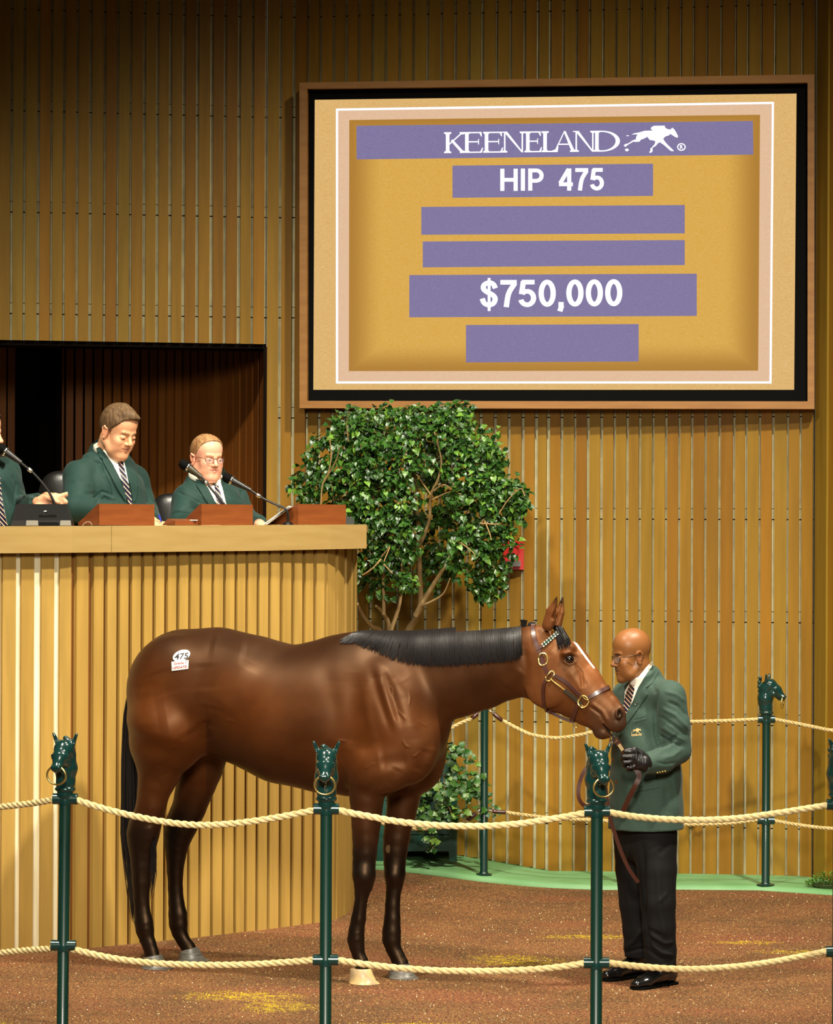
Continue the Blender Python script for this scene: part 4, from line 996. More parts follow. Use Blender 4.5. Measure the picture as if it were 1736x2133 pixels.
S = [  # ridges and hollows on the near side
 ([(440, 1336), (475, 1344), (515, 1352)], 20, .010), ([(520, 1378), (492, 1430), (455, 1478)], 17, .011),
 ([(425, 1380), (430, 1440)], 22, -.008), ([(445, 1470), (436, 1520)], 14, -.012), ([(425, 1500), (432, 1545)], 8, -.014),
 ([(330, 1500), (390, 1490), (410, 1520)], 38, .014), ([(295, 1430), (300, 1520)], 26, .008), ([(330, 1395), (350, 1450)], 26, -.007), ([(330, 1590), (345, 1620)], 16, -.007), ([(300, 1615), (330, 1635)], 8, -.004),
 ([(775, 1395), (790, 1450), (815, 1520)], 8, -.012), ([(800, 1400), (818, 1450), (835, 1505)], 7, -.010), ([(760, 1420), (765, 1480), (780, 1560)], 9, .008), ([(790, 1410), (805, 1460), (825, 1520)], 8, .009), ([(825, 1410), (855, 1450), (862, 1540)], 16, .013), ([(738, 1400), (738, 1500), (730, 1560)], 16, -.012),
 ([(715, 1420), (712, 1500), (700, 1560)], 30, .006), ([(715, 1550), (760, 1580), (800, 1572)], 14, .010), ([(790, 1590), (850, 1585)], 12, -.012), ([(742, 1620), (790, 1640)], 16, .006), ([(720, 1640), (760, 1650), (800, 1625)], 10, -.01), ([(810, 1640), (830, 1600)], 10, -.008),
 ([(780, 1350), (820, 1385), (850, 1440)], 12, -.007), ([(880, 1510), (960, 1470), (1080, 1410)], 16, -.008), ([(890, 1560), (870, 1610)], 10, -.010), ([(905, 1555), (895, 1600)], 8, .008),
 ([(880, 1450), (960, 1410), (1060, 1380)], 24, .006), ([(1050, 1430), (1090, 1395)], 10, .008), ([(1094, 1350), (1098, 1400), (1096, 1440)], 7, -.010), ([(1085, 1340), (1065, 1400)], 10, .005),

 ([(1170, 1362), (1186, 1359), (1203, 1366)], 3.5, .006), ([(1172, 1376), (1186, 1384), (1202, 1378)], 3, .004), ([(1165, 1350), (1150, 1345)], 8, -.007), ([(1200, 1385), (1212, 1400), (1214, 1435)], 3, -.004), ([(1185, 1395), (1205, 1425), (1212, 1440)], 7, .005), ([(1205, 1395), (1222, 1430)], 5, -.004),
 ([(1125, 1375), (1130, 1420), (1150, 1460)], 6, .004), ([(1113, 1340), (1135, 1352), (1145, 1372)], 8, -.005), ([(1228, 1471), (1250, 1487), (1261, 1508)], 3, -.006), ([(1232, 1464), (1256, 1482), (1268, 1505)], 4, .004), ([(1276, 1476), (1282, 1500)], 6, .004), ([(1292, 1470), (1300, 1485)], 4, .003),
 ([(300, 1650), (320, 1690)], 8, .004), ([(310, 1720), (320, 1750)], 10, .006), ([(285, 1760), (292, 1880)], 5, .004), ([(305, 1760), (303, 1890)], 5, -.003), ([(752, 1850), (748, 1930)], 5, .004), ([(742, 1850), (738, 1930)], 3, -.003), ([(755, 1700), (765, 1790)], 9, .005), ([(735, 1700), (745, 1780)], 6, -.003),
 ([(300, 1918), (303, 1940)], 8, .005), ([(742, 1940), (745, 1962)], 8, .005)]
rv = random.Random(11)
for x, y, L, a in [(850, 1440, 30, 1.2), (830, 1480, 26, 1.0), (870, 1500, 26, 1.4), (810, 1430, 22, .9), (840, 1540, 24, 2.0), (760, 1600, 24, .3), (790, 1655, 26, -.4), (320, 1600, 30, .2), (330, 1655, 26, -1.0), (310, 1680, 20, 1.2), (350, 1570, 24, -.3), (470, 1500, 20, .5), (700, 1545, 22, .2), (860, 1575, 20, .4)]:
    P = [(x, y)]
    for k in range(5): a += rv.uniform(-.6, .6); P.append((P[-1][0] + L / 5 * math.cos(a), P[-1][1] + L / 5 * math.sin(a)))
    S.append((P, 1.6, .0022))
S = [(P, w_ * (1.25 if w_ > 4.5 else 1), a * (.6 if w_ > 4.5 else 1)) for P, w_, a in S]
W = strokes(W, Q, S)
me = quads_mesh('horse', W, Q)
px, py = px_of(W); loc = V
bay, dark, blk, warm = LC((72, 39, 17)), LC((36, 22, 14)), LC((8, 7, 7)), LC((102, 53, 18))
n = len(W); col = np.tile(bay, (n, 1)); sm_ = lambda v, a, b: np.clip((v - a) / (b - a), 0, 1)[:, None] ** 2 * (3 - 2 * np.clip((v - a) / (b - a), 0, 1)[:, None])
def blend(m, c): 
    global col
    col = col * (1 - m) + c[None, :] * m
def blob(cx, cy, rx, ry): d = np.hypot((px - cx) / rx, (py - cy) / ry); return np.clip(1.3 - d, 0, 1)[:, None]
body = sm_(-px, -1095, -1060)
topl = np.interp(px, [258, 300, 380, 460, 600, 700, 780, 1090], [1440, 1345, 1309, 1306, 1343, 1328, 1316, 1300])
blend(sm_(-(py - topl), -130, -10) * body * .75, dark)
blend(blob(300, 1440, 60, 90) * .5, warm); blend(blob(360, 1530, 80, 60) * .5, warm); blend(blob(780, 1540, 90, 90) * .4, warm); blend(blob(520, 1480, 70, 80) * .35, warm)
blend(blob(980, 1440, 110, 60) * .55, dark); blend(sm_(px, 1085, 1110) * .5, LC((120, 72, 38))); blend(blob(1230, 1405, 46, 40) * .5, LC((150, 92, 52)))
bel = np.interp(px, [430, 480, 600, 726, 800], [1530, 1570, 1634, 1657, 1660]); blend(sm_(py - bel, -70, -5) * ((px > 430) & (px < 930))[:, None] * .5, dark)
# black points
near = loc[:, 1] < .02; up = np.where(px < 560, np.where(near, 1742, 1705), 1785.0); blend(sm_(py, 0, 1) * sm_(py - up, -85, 12), blk)
blend(((px < 345) & near & (py > 1700) & (px < 300 + (py - 1700) * .5))[:, None] * .5, blk)
gc = LC((54, 44, 38)); blend(blob(1290, 1500, 26, 32) * .8, gc); blend(blob(1250, 1525, 34, 22) * .8, LC((52, 38, 30))); blend(blob(1242, 1490, 22, 22) * .5, gc); blend(blob(1187, 1372, 18, 13) * .8, blk); blend(blob(1292, 1486, 7, 12), blk)
blend(blob(1162, 1244, 12, 16) * .9, blk); blend(blob(1172, 1246, 10, 18) * .9, blk); blend(blob(1195, 1400, 22, 22) * .35, dark)
# thin white blaze along the face line
q, t = seg_dist(px, py, [(1189, 1325), (1201, 1341), (1215, 1361), (1229, 1379.5), (1238, 1391)]); front = (np.abs(loc[:, 1]) < .03) & (px > 1150); blend((front * np.clip((2.7 - 1.4 * np.abs(t - .45) - q) / 1.0, 0, 1))[:, None], LC((226, 216, 206)))
blend(((np.hypot((px - 808.5) / 5, (py - 1768) / 8.5) < 1) & (loc[:, 1] > .02))[:, None] * .8, LC((110, 90, 62)))
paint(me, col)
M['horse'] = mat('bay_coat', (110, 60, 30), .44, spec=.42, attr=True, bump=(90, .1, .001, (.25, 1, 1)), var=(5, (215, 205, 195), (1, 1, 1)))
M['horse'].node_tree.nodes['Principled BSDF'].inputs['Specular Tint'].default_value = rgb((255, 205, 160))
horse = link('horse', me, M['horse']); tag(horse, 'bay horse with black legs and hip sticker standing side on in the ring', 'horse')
hb = tree_of(horse)
# hooves
def hoof(c0, c1, t0, t1, v, m, label=None):
    """coronet back/front and sole back/front, photograph positions"""
    A, B, Cc, D = (Vector(HO) + HU * q[0] + HV * q[1] + Vector((0, 0, q[2])) for q in (hpt(*p, v) for p in (c0, c1, t0, t1)))
    z0 = min(Cc.z, D.z); zz = 0.002; mb = MB(); n = 20; R = []
    for f in (-.06, 0, .2, .55, .93, 1.0):
        g = max(0, f); a, b = A.lerp(Cc, g), B.lerp(D, g)
        if f < 0: a = A + (A - Cc) * .06; b = B + (B - D) * .06
        c = (a + b) / 2; hl = (b - a).length / 2 * (.93 if f < 0 else 1); hw = hl * .86
        z = [c.z + (zz - (Cc.z + D.z) / 2) * g] * n
        for k in range(n):
            an = 2 * math.pi * k / n; p = c + HU * hl * math.cos(an) + HV * hw * math.sin(an)
            p.z = (a.z + (b.z - a.z) * (math.cos(an) + 1) / 2) * (1 - g) + zz * g; mb.v.append(p)
    for r in range(5):
        for k in range(n): mb.f.append((r * n + k, (r + 1) * n + k, (r + 1) * n + (k + 1) % n, r * n + (k + 1) % n))
    mb.f.append(tuple(reversed(range(n)))); mb.f.append(tuple(5 * n + k for k in range(n)))
    o = mb.build('hoof', m, horse, True)
    me = o.data; bm = bmesh.new(); bm.from_mesh(me); bmesh.ops.recalc_face_normals(bm, faces=bm.faces); bm.to_mesh(me); bm.free()
    if label: o['label'] = label
    V_ = [Vector((p.x, p.y, .001)) for p in mb.v[4 * n:5 * n]]
    return o
M['hoof'] = mat('grey_hoof', (104, 100, 92), .4, spec=.5, var=(20, (74, 70, 64), (1, 1, 8)))
M['palehoof'] = mat('pale_hoof', (206, 176, 118), .38, spec=.5, var=(14, (150, 130, 104), (1, 1, 1)))
hoof((299, 1995), (337, 1990), (297, 2019), (358, 2024), -.13, M['hoof']); hoof((376, 1982), (412, 1974), (373, 1999), (436, 2001), .2, M['hoof'])
hoof((731, 2018), (773, 2020), (729, 2046), (791, 2053), -.155, M['palehoof'], 'pale striped hoof'); hoof((811, 2012), (853, 2009), (810, 2029), (873, 2037), .08, M['hoof'])
# eye
p = hpt(1187, 1373, -.078); pw = HO + HU * p[0] + HV * p[1] + Vector((0, 0, p[2])); M['eye'] = mat('dark_eye', (14, 10, 9), .06, spec=.8, coat=1)
MB().sphere(pw, (.021, .014, .0155), 20, 14).build('eye', M['eye'], horse, True)
p = hpt(1187, 1373, .078); pw = HO + HU * p[0] + HV * p[1] + Vector((0, 0, p[2])); MB().sphere(pw, (.021, .014, .0155), 20, 14).build('eye', M['eye'], horse, True)
# hair
M['hair'] = mat('black_horse_hair', (19, 15, 15), .45, spec=.45)
def lock(mb, pts, w0, w1, th=.0022):
    """one flat strand"""
    n = len(pts); b0 = len(mb.v)
    for i, (p, nn) in enumerate(pts):
        t = (pts[min(i + 1, n - 1)][0] - pts[max(i - 1, 0)][0]).normalized(); s = t.cross(nn).normalized(); w = w0 + (w1 - w0) * i / (n - 1)
        mb.v += [p + s * w, p + nn * th, p - s * w]
    for i in range(n - 1):
        a = b0 + i * 3; mb.f += [(a, a + 1, a + 4, a + 3), (a + 1, a + 2, a + 5, a + 4)]
        mb.f += [(a + 2, a, a + 3, a + 5)]
rh = random.Random(5); mb = MB()
tl = lambda x: np.interp(x, [735, 760, 800, 850, 900, 950, 1000, 1050, 1084, 1090], [1321, 1317, 1317.5, 1318, 1315, 1311, 1308, 1304, 1300.5, 1300])
bl = lambda x: np.interp(x, [735, 760, 790, 810, 850, 900, 950, 1000, 1050, 1075, 1092], [1340, 1350, 1362, 1372, 1383, 1387, 1386, 1382, 1378, 1374, 1366])
for i in range(620):
    u = i / 620; x = 738 + (1088 - 738) * u + rh.uniform(-1, 1); lean = (np.interp(x, [735, 800, 860, 1000, 1090], [26, 22, -2, -4, 2])) if x > 700 else 0
    lean = np.interp(x, [735, 790, 850, 950, 1090], [-30, -26, -8, -1, 2]); y0, y1 = tl(x) - .5, bl(x + lean) + rh.uniform(-6, 3); pts = []; last = None
    for k in range(9):
        f = k / 8; X = x + lean * f ** 1.3 + rh.uniform(-.25, .25); Y_ = y0 + (y1 - y0) * f; h, nn = hit(hb, X, max(Y_, tl(X) + 2.0))
        if h is None: continue
        if nn.y > 0: nn = -nn
        if k == 0:
            h = at(X, Y_ - 1, h.y + .015); nn = Vector((0, -.5, .8)).normalized()
        pts.append((h + nn * (.005 + .004 * math.sin(math.pi * f) + rh.uniform(0, .003)), nn))
    if len(pts) > 3: lock(mb, pts, .0026, .0016)
mane = mb.build('mane', M['hair'], horse, True); mane['kind'] = 'stuff'
mb = MB()     # crest cover over the far side, tuft behind the poll
for i in range(260):
    x = 742 + 345 * i / 260; h, nn = hit(hb, x, tl(x) + 2.5)
    if h is None: continue
    p0 = at(x, tl(x) + 3.5, h.y + .012); mb.tube([p0 + Vector((0, -.012, -.006)), p0 + Vector((0, .004, .001)), p0 + Vector((0, .03, -.006)), p0 + Vector((0, .055, -.04))], [.002, .003, .003, .002], 4)
for i in range(30):
    x = 1085 + rh.uniform(0, 10); h, _ = hit(hb, x, 1308)
    Yy = h.y + .01 if h else 13.75; mb.tube([at(x, 1306, Yy), at(x + 2, 1298, Yy), at(x + rh.uniform(-2, 5), 1291 + rh.uniform(-1, 3), Yy - .003)], [.004, .003, .001], 4)
for i in range(24):
    x = 1100 + rh.uniform(0, 12); h, _ = hit(hb, x, 1306)
    Yy = h.y + .01 if h else 13.74; mb.tube([at(x, 1304, Yy), at(x + 2, 1297.5, Yy), at(x + 6, 1296 + rh.uniform(-1, 2), Yy - .003)], [.004, .003, .001], 4)
cr_ = mb.build('crest_hair', M['hair'], horse, True); cr_['kind'] = 'stuff'
mb = MB()
for i in range(170):   # forelock
    u = rh.random(); A = (1153 + 29 * u, 1299 + 6 * u + rh.uniform(0, 4)); B = (1165 + 40 * u + rh.uniform(-3, 3), 1352 - 10 * u + rh.uniform(-18, 4)); pts = []
    for k in range(7):
        f = k / 6; X = A[0] + (B[0] - A[0]) * f + 5 * math.sin(math.pi * f) * (u - .1); Y_ = A[1] + (B[1] - A[1]) * f; h, nn = hit(hb, X, Y_ + 2)
        if h is None: continue
        if nn.y > 0: nn = -nn
        pts.append((h + nn * (.004 + rh.uniform(0, .006)), nn))
    if len(pts) > 3: lock(mb, pts, .003, .0008)
fo = mb.build('forelock', M['hair'], horse, True); fo['kind'] = 'stuff'
mb = MB(); tv = -.02
TP = lambda x, y, v: HO + HU * (q := hpt(x, y, v))[0] + HV * q[1] + Vector((0, 0, q[2]))
for i in range(420):
    u = rh.gauss(0, .5); u = max(-1.2, min(1.3, u)); v = rh.uniform(-.09, .05); L = rh.uniform(.62, 1)
    w_ = lambda f: np.interp(f, [0, .15, .5, .65, .85, 1], [5, 12, 16, 20, 14, 8]); cx = lambda f: np.interp(f, [0, .1, .3, .55, .7, 1], [277, 271, 269, 271, 277, 284])
    ph = rh.uniform(0, 6); pts = []
    for k in range(12):
        f = k / 11 * L; y = 1425 + 500 * f; x = cx(f) + w_(f) * u + 1.5 * math.sin(ph + f * 6); pts.append(TP(x, y, v + .10 * 0))
    mb.tube(pts, [.0035] * 8 + [.003, .0025, .002, .001], 4, up=None)
for i in range(40):   # strands in front of the hock
    x0 = 318 + rh.uniform(-4, 6); y0 = 1755 + rh.uniform(-25, 20); L = rh.uniform(40, 110); mb.tube([TP(x0, y0, -.16), TP(x0 + 2, y0 + L * .5, -.17), TP(x0 - 3 + rh.uniform(-3, 3), y0 + L, -.17)], [.002, .002, .001], 4)
tail_o = mb.build('tail', M['hair'], horse, True); tail_o['kind'] = 'stuff'
# hip sticker
M['sticker'] = mat('white_sticker', (205, 204, 198), .5); M['navy_ink'] = mat('dark_ink', (10, 11, 26), .5); M['red_ink'] = mat('red_ink', (150, 44, 48), .5)
skx = lambda x, y: (340 + x / 21.7, 1340 + y / 21.7)
e_ = [skx(830 + 400 * math.cos(a) * .98 - 40 * math.sin(a), 555 + 262 * math.sin(a) - 70 * math.cos(a)) for a in [2 * math.pi * k / 32 for k in range(32)]]
tagp = patch('hip_sticker', e_, hb, M['sticker'], horse, .004, .002, 1.5); tagp['label'] = 'white oval sticker numbered 475'
tag2 = patch('update_sticker', [skx(375, 830), skx(1155, 750), skx(1135, 1155), skx(390, 1250)], hb, M['sticker'], horse, .004, .002, 1.5); tag2['label'] = 'white label reading Grade 1 UPDATE'
sb = tree_of(tagp, tag2)
def print_on(name, s, quad, bvh, m, parent, bold=.0, off=.0012, **k):
    """flat lettering on a surface; quad = corners bottom-left, bottom-right, top-left in photograph positions"""
    V_, Fs = text_shape(s, bold=bold, **k); BL, BR, TL = (Vector(q) for q in quad); pts = []; P = []
    for a, b in V_:
        p = BL + (BR - BL) * a + (TL - BL) * b; h, nn = hit(bvh, p.x, p.y); P.append(h); pts.append(p)
    ys = [h.y for h in P if h]; my = sum(ys) / len(ys)
    VV = [at(p.x, p.y, (h.y if h else my) - off) for p, h in zip(pts, P)]
    me = mesh(name, VV, Fs, False); return link(name, me, m, parent)
print_on('printed_number', '475', (skx(500, 745), skx(1115, 690), skx(545, 470)), sb, M['navy_ink'], horse, .02)
print_on('printed_words', 'Grade 1', (skx(478, 970), skx(1040, 910), skx(480, 870)), sb, M['red_ink'], horse, .015); print_on('printed_words', 'UPDATE', (skx(430, 1175), skx(1070, 1105), skx(430, 1065)), sb, M['red_ink'], horse, .02)
# halter
hal = thing('halter', 'brown leather halter with brass buckles and beaded browband on the horse head', 'halter', TP(1170, 1400, -.1))
st = lambda n_, path, w, off=.004, m=None, th=.005: strap(n_, path, w, hb, m or M['strap'], hal, off, th)
st('crown_strap', [(1112, 1299), (1111, 1312), (1116, 1336), (1124, 1356), (1130, 1375), (1138, 1395), (1145, 1407)], 9.5)
st('cheek_strap', [(1151, 1406), (1168, 1413), (1185, 1425), (1200, 1440), (1213, 1451)], 9, .005)
st('noseband', [(1223, 1456), (1240, 1446), (1258, 1437), (1271, 1431)], 9.5, .005)
st('throat_strap', [(1141, 1412), (1134, 1425), (1132, 1445), (1134, 1465), (1139, 1478), (1144, 1483)], 7.5)
st('chin_strap', [(1205, 1466), (1199, 1482), (1194, 1497), (1192, 1506)], 10.5, .005)
st('jaw_strap', [(1145, 1481), (1160, 1490), (1176, 1497), (1190, 1502)], 7, .006)
st('browband', [(1118, 1353), (1126, 1349), (1134, 1344)], 8, .007)
st('browband', [(1132, 1345), (1142, 1337), (1152, 1329), (1162, 1320)], 9, .006, M['gmetal'])['label'] = 'dark green band set with pale beads'
M['bead'] = mat('pearl_bead', (236, 232, 205), .15, spec=.8)
hb2 = tree_of(horse, *[o for o in bpy.data.objects if o.parent == hal])
for i in range(7):
    f = i / 6; x, y = 1131.5 + 29 * f, 1344 - 24.5 * f
    for s in (-1, 1):
        h, nn = hit(hb2, x + s * 1.6, y + s * 2.2)
        if h: MB().sphere(h, .0042, 8, 6).build('bead', M['bead'], hal, True)
h, nn = hit(hb2, 1174.5, 1312)
if h: MB().sphere(h, .005, 8, 6).build('bead', M['bead'], hal, True)
def buckle(name, poly, r=.0038, m=None, closed=True, off=.006):
    pts = []
    for x, y in spl(poly + ([poly[0]] if closed else []), 28):
        h, nn = hit(hb2, x, y); pts.append((x, y, h.y if h else None))
    ys = [p[2] for p in pts if p[2]]; my = sum(ys) / len(ys); P = [at(x, y, (Y_ if Y_ else my) * .4 + my * .6 - off) for x, y, Y_ in pts]
    return MB().tube(P, r, 8).build(name, m or M['brass'], hal, True)
buckle('buckle', [(1122, 1370), (1127, 1362), (1136, 1362), (1141, 1372), (1139, 1382), (1130, 1386), (1124, 1382)], .0042)
buckle('ring', [(1137, 1412), (1143, 1404), (1150, 1398), (1155, 1404), (1150, 1412), (1145, 1418), (1139, 1418)], .0035)
buckle('buckle', [(1213, 1449), (1220, 1451), (1227, 1460), (1222, 1470), (1212, 1474), (1204, 1462)], .0038)
buckle('buckle_bar', [(1204, 1462), (1210, 1467), (1216, 1472)], .003, closed=False); buckle('buckle_bar', [(1212, 1449), (1219, 1456), (1227, 1459)], .003, closed=False)
buckle('buckle', [(1196, 1507), (1201, 1509), (1203, 1514), (1197, 1515)], .003)
P = [(1148, 1415), (1157, 1423), (1167, 1430), (1176, 1437)]; buckle('chain', P, .004, closed=False, off=.012)
for i in range(7):
    f = i / 6; x, y = 1149 + 27 * f, 1416 + 21 * f; h, nn = hit(hb2, x, y)
    if h: MB().sphere(h + nn * .004, .0062, 8, 6).build('chain_link', M['brass'], hal, True)
strap('chain_cover', [(1176, 1437), (1190, 1448), (1204, 1460), (1213, 1467)], 8, hb2, mat('dark_rubber', (52, 46, 34), .4), hal, .003, .008)
# ------------------------------------------------------------------ people
class Head:
    """places head shapes given in head coordinates: x forward, y to the left ear, z up"""
    def __init__(s, fl, c, fwd, pitch, sc3, roll=0.0):
        f = Vector(fwd).normalized(); l = Vector((0, 0, 1)).cross(f).normalized()
        q = Matrix.Rotation(pitch, 3, l) @ Matrix.Rotation(roll, 3, f); s.R = np.array([q @ f, q @ l, q @ (f.cross(l))]).T; s.c = np.array(c); s.s = np.array(sc3); s.fl = fl; s.m = float(np.mean(sc3))
    def p(s, v): return s.c + s.R @ (np.array(v) * s.s)
    def inv(s, W): return ((W - s.c) @ s.R) / s.s
    def e(s, v, r, k=.02, sub=False): s.fl.ell(s.p(v), np.array(r) * s.s, k, s.R, sub)
    def c_(s, a, b, r1, r2, k=.02, sub=False): s.fl.cone(s.p(a), s.p(b), r1 * s.m, r2 * s.m, k, sub=sub)
def build_head(h, jowl=1.0, eyes_shut=False, nose=1.0):
    h.e((-.012, 0, .05), (.094, .075, .083), .01); h.e((.03, 0, .055), (.058, .062, .06), .03); h.e((.03, 0, -.025), (.058, .06, .08), .03)
    for s in (-1, 1):
        h.c_((-.012, s * .052, -.045), (.03, s * .044, -.075), .02 * jowl, .021 * jowl, .025); h.c_((.03, s * .042, -.075), (.064, s * .014, -.092), .021 * jowl, .018, .02)
        h.e((.058, s * .04, -.025), (.026, .023, .024), .02); h.e((.05, s * .038, -.055), (.026, .022, .026), .02)
    h.e((.068, 0, -.092), (.022, .022, .019), .015); h.e((.072, 0, -.055), (.0195, .035, .030), .015)
    h.c_((.076, -.036, .024), (.084, -.012, .022), .010, .011, .012); h.c_((.076, .036, .024), (.084, .012, .022), .010, .011, .012)
    for s in (-1, 1):
        h.e((.094, s * .032, .002), (.018, .017, .012), .010, True)
        h.e((.0735, s * .0315, .002), (.0165, .0175, .0135), .004)
        h.c_((.080, s * .018, .009 if not eyes_shut else .003), (.077, s * .045, .006 if not eyes_shut else 0), .0042, .0038, .005)
        h.c_((.080, s * .020, -.0075), (.077, s * .044, -.006), .0032, .003, .005)
    h.c_((.084, 0, .014), (.104 * nose, 0, -.022), .0085, .0115, .010); h.e((.106 * nose, 0, -.026), (.011, .011, .009), .006)
    for s in (-1, 1): h.e((.094, s * .0135, -.029), (.011, .0075, .0075), .006); h.e((.100, s * .0065, -.036), (.004, .0035, .003), .002, True)
    h.c_((.080, -.023, -.0535), (.091, -.005, -.0487), .0036, .0055, .006); h.c_((.080, .023, -.0535), (.091, .005, -.0487), .0036, .0055, .006)
    h.c_((.080, -.02, -.0595), (.0895, 0, -.0615), .0036, .0062, .006); h.c_((.080, .02, -.0595), (.0895, 0, -.0615), .0036, .0062, .006)
    h.c_((.086, -.029, -.0558), (.0965, 0, -.0548), .0022, .0024, .002, True); h.c_((.086, .029, -.0558), (.0965, 0, -.0548), .0022, .0024, .002, True)
    for s in (-1, 1):
        h.e((-.012, s * .075, -.003), (.0185, .0075, .031), .006); h.c_((-.026, s * .084, .016), (-.014, s * .086, .028), .0052, .0052, .004); h.c_((-.026, s * .084, .016), (-.022, s * .082, -.012), .0052, .004, .004); h.c_((-.014, s * .086, .028), (-.001, s * .081, .018), .0052, .004, .004)
        h.e((-.012, s * .078, -.027), (.008, .006, .008), .004); h.e((-.009, s * .087, .003), (.009, .0065, .015), .004, True)
def skin_paint(me, h, W, base, o):
    L = h.inv(W); x, y, z = L.T; n = len(W); col = np.tile(LC(base), (n, 1))
    def bl(m, c): 
        nonlocal col
        m = np.clip(m, 0, 1)[:, None]; col = col * (1 - m) + LC(c)[None, :] * m
    onh = (np.linalg.norm(L, axis=1) < .19)
    g = lambda cx, cy, cz, rx, ry, rz: np.exp(-(((x - cx) / rx) ** 2 + ((np.abs(y) - cy) / ry) ** 2 + ((z - cz) / rz) ** 2)) * onh
    bl(g(.06, .042, -.028, .03, .022, .022) * o.get('flush', .3), o['red']); bl(g(.105, 0, -.025, .012, .016, .012) * .25, o['red']); bl(g(-.012, .085, 0, .02, .014, .03) * .45, o['red'])
    bl(g(.086, 0, -.055, .016, .026, .010) * .8 * ((np.abs(z + .0555) < .0105)), o['lip']); bl(((np.abs(z + .0553) < .0016) & (np.abs(y) < .027) & (x > .06)) * .6, tuple(int(q * .5) for q in o['lip']))
    if 'brow' in o: bl(((np.abs(z - .0245 + np.abs(np.abs(y) - .03) * .15) < .0048) & (np.abs(y) > .011) & (np.abs(y) < .047) & (x > .05)) * .85, o['brow'])
    if 'stubble' in o: bl(((z < -.036) & (z > -.0485) & (np.abs(y) < .026) & (x > .07)) * .8, o['stubble']); bl(g(.07, 0, -.09, .03, .03, .02) * .5, o['stubble'])
    paint(me, col)
def eyes(h, parent, m_white, gaze=(0, 0), shut=False):
    for s in (-1, 1):
        c = h.p((.0745, s * .0315, .0015)); o = MB().sphere(c, .0142 * h.m, 16, 12).build('eye', m_white, parent, True)
        d = h.R @ np.array([1, gaze[0] + s * .02, gaze[1]]); d /= np.linalg.norm(d)
        MB().sphere(Vector(c) + Vector(d) * .0088 * h.m, .0072 * h.m, 12, 8).build('iris', M['iris'], o, True)
M['iris'] = mat('dark_iris', (36, 24, 18), .15, spec=.8); M['eyewhite'] = mat('eye_white', (225, 215, 205), .2, spec=.6)
M['brown_skin'] = mat('brown_skin', (130, 78, 42), .42, spec=.5, attr=True, bump=(150, .12, .001)); M['fair_skin'] = mat('fair_skin', (214, 150, 112), .45, spec=.45, attr=True, bump=(150, .1, .001))
M['brown_skin'].node_tree.nodes['Principled BSDF'].inputs['Specular IOR Level'].default_value = .35
for k in ('fair_skin',):
    b_ = M[k].node_tree.nodes['Principled BSDF']; b_.inputs['Subsurface Weight'].default_value = .12; b_.inputs['Subsurface Radius'].default_value = (.012, .005, .003)
M['blazer'] = mat('green_blazer_wool', (56, 76, 66), .75, spec=.25, sheen=.05, var=(140, (49, 69, 59), (1, 1, 1)), bump=(260, .25, .001))
M['suit'] = mat('dark_green_suit_wool', (26, 56, 50), .7, spec=.25, sheen=.05, var=(140, (22, 49, 44), (1, 1, 1)), bump=(260, .2, .001))
M['trousers'] = mat('black_wool', (13, 12, 12), .8, spec=.2, bump=(240, .2, .001))
M['shirt'] = mat('white_shirt', (240, 234, 218), .7, spec=.3)
M['glove'] = mat('black_glove_leather', (22, 20, 20), .4, spec=.5, bump=(80, .25, .002)); M['shoe'] = mat('polished_black_leather', (16, 15, 15), .2, spec=.6, coat=.4)
M['gold_thread'] = mat('gold_thread', (200, 168, 110), .6); M['steel'] = mat('spectacle_metal', (120, 104, 96), .3, metal=1); M['copper'] = mat('bronze_button', (196, 130, 80), .3, metal=1)
M['lens'] = mat('spectacle_lens', (200, 200, 200), .05, spec=.7); M['lens'].node_tree.nodes['Principled BSDF'].inputs['Alpha'].default_value = .16
def tie_mat():
    m = mat('striped_tie_silk', (18, 20, 44), .45, spec=.5); nt = m.node_tree; N = nt.nodes; L = nt.links; b = N['Principled BSDF']
    u = N.new('ShaderNodeUVMap'); u.uv_map = 'px'; sx = N.new('ShaderNodeSeparateXYZ'); L.new(u.outputs[0], sx.inputs[0])
    def mm(op, a, b_=None):
        q = N.new('ShaderNodeMath'); q.operation = op
        for i, v in enumerate((a, b_)):
            if v is None: continue
            if isinstance(v, (int, float)): q.inputs[i].default_value = v
            else: L.new(v, q.inputs[i])
        return q.outputs[0]
    v = mm('FRACT', mm('MULTIPLY', mm('SUBTRACT', sx.outputs['Y'], mm('MULTIPLY', sx.outputs['X'], 1.1)), 2.0)); r = N.new('ShaderNodeValToRGB'); r.color_ramp.interpolation = 'CONSTANT'
    e = r.color_ramp.elements; e[0].color = rgb((18, 20, 46)); e[0].position = 0; e[1].position = .55; e[1].color = rgb((226, 148, 90))
    for p_, c in ((.68, (228, 222, 212)), (.80, (18, 20, 46))): q = e.new(p_); q.color = rgb(c)
    L.new(v, r.inputs[0]); L.new(r.outputs[0], b.inputs['Base Color']); return m
M['tie'] = tie_mat()
def hair_mat(name, c, c2): return mat(name, c, .6, spec=.35, var=(60, c2, (1, 1, .25)), bump=(110, .8, .003, (1, 1, .3)))
def A3(v): return np.array(v)
def tubes(fl, P, R, k=.02, lat=None, W_=None):
    for i in range(len(P) - 1): fl.cone(P[i], P[i + 1], R[i], R[i + 1], k if i == 0 else .012, lat, W_[i] if W_ else None, W_[i + 1] if W_ else None)
def finger(fl, P, r=.009, k=.006):
    for i in range(len(P) - 1): fl.cone(P[i], P[i + 1], r * (1 - .07 * i), r * (1 - .07 * (i + 1)), k if i == 0 else .003)
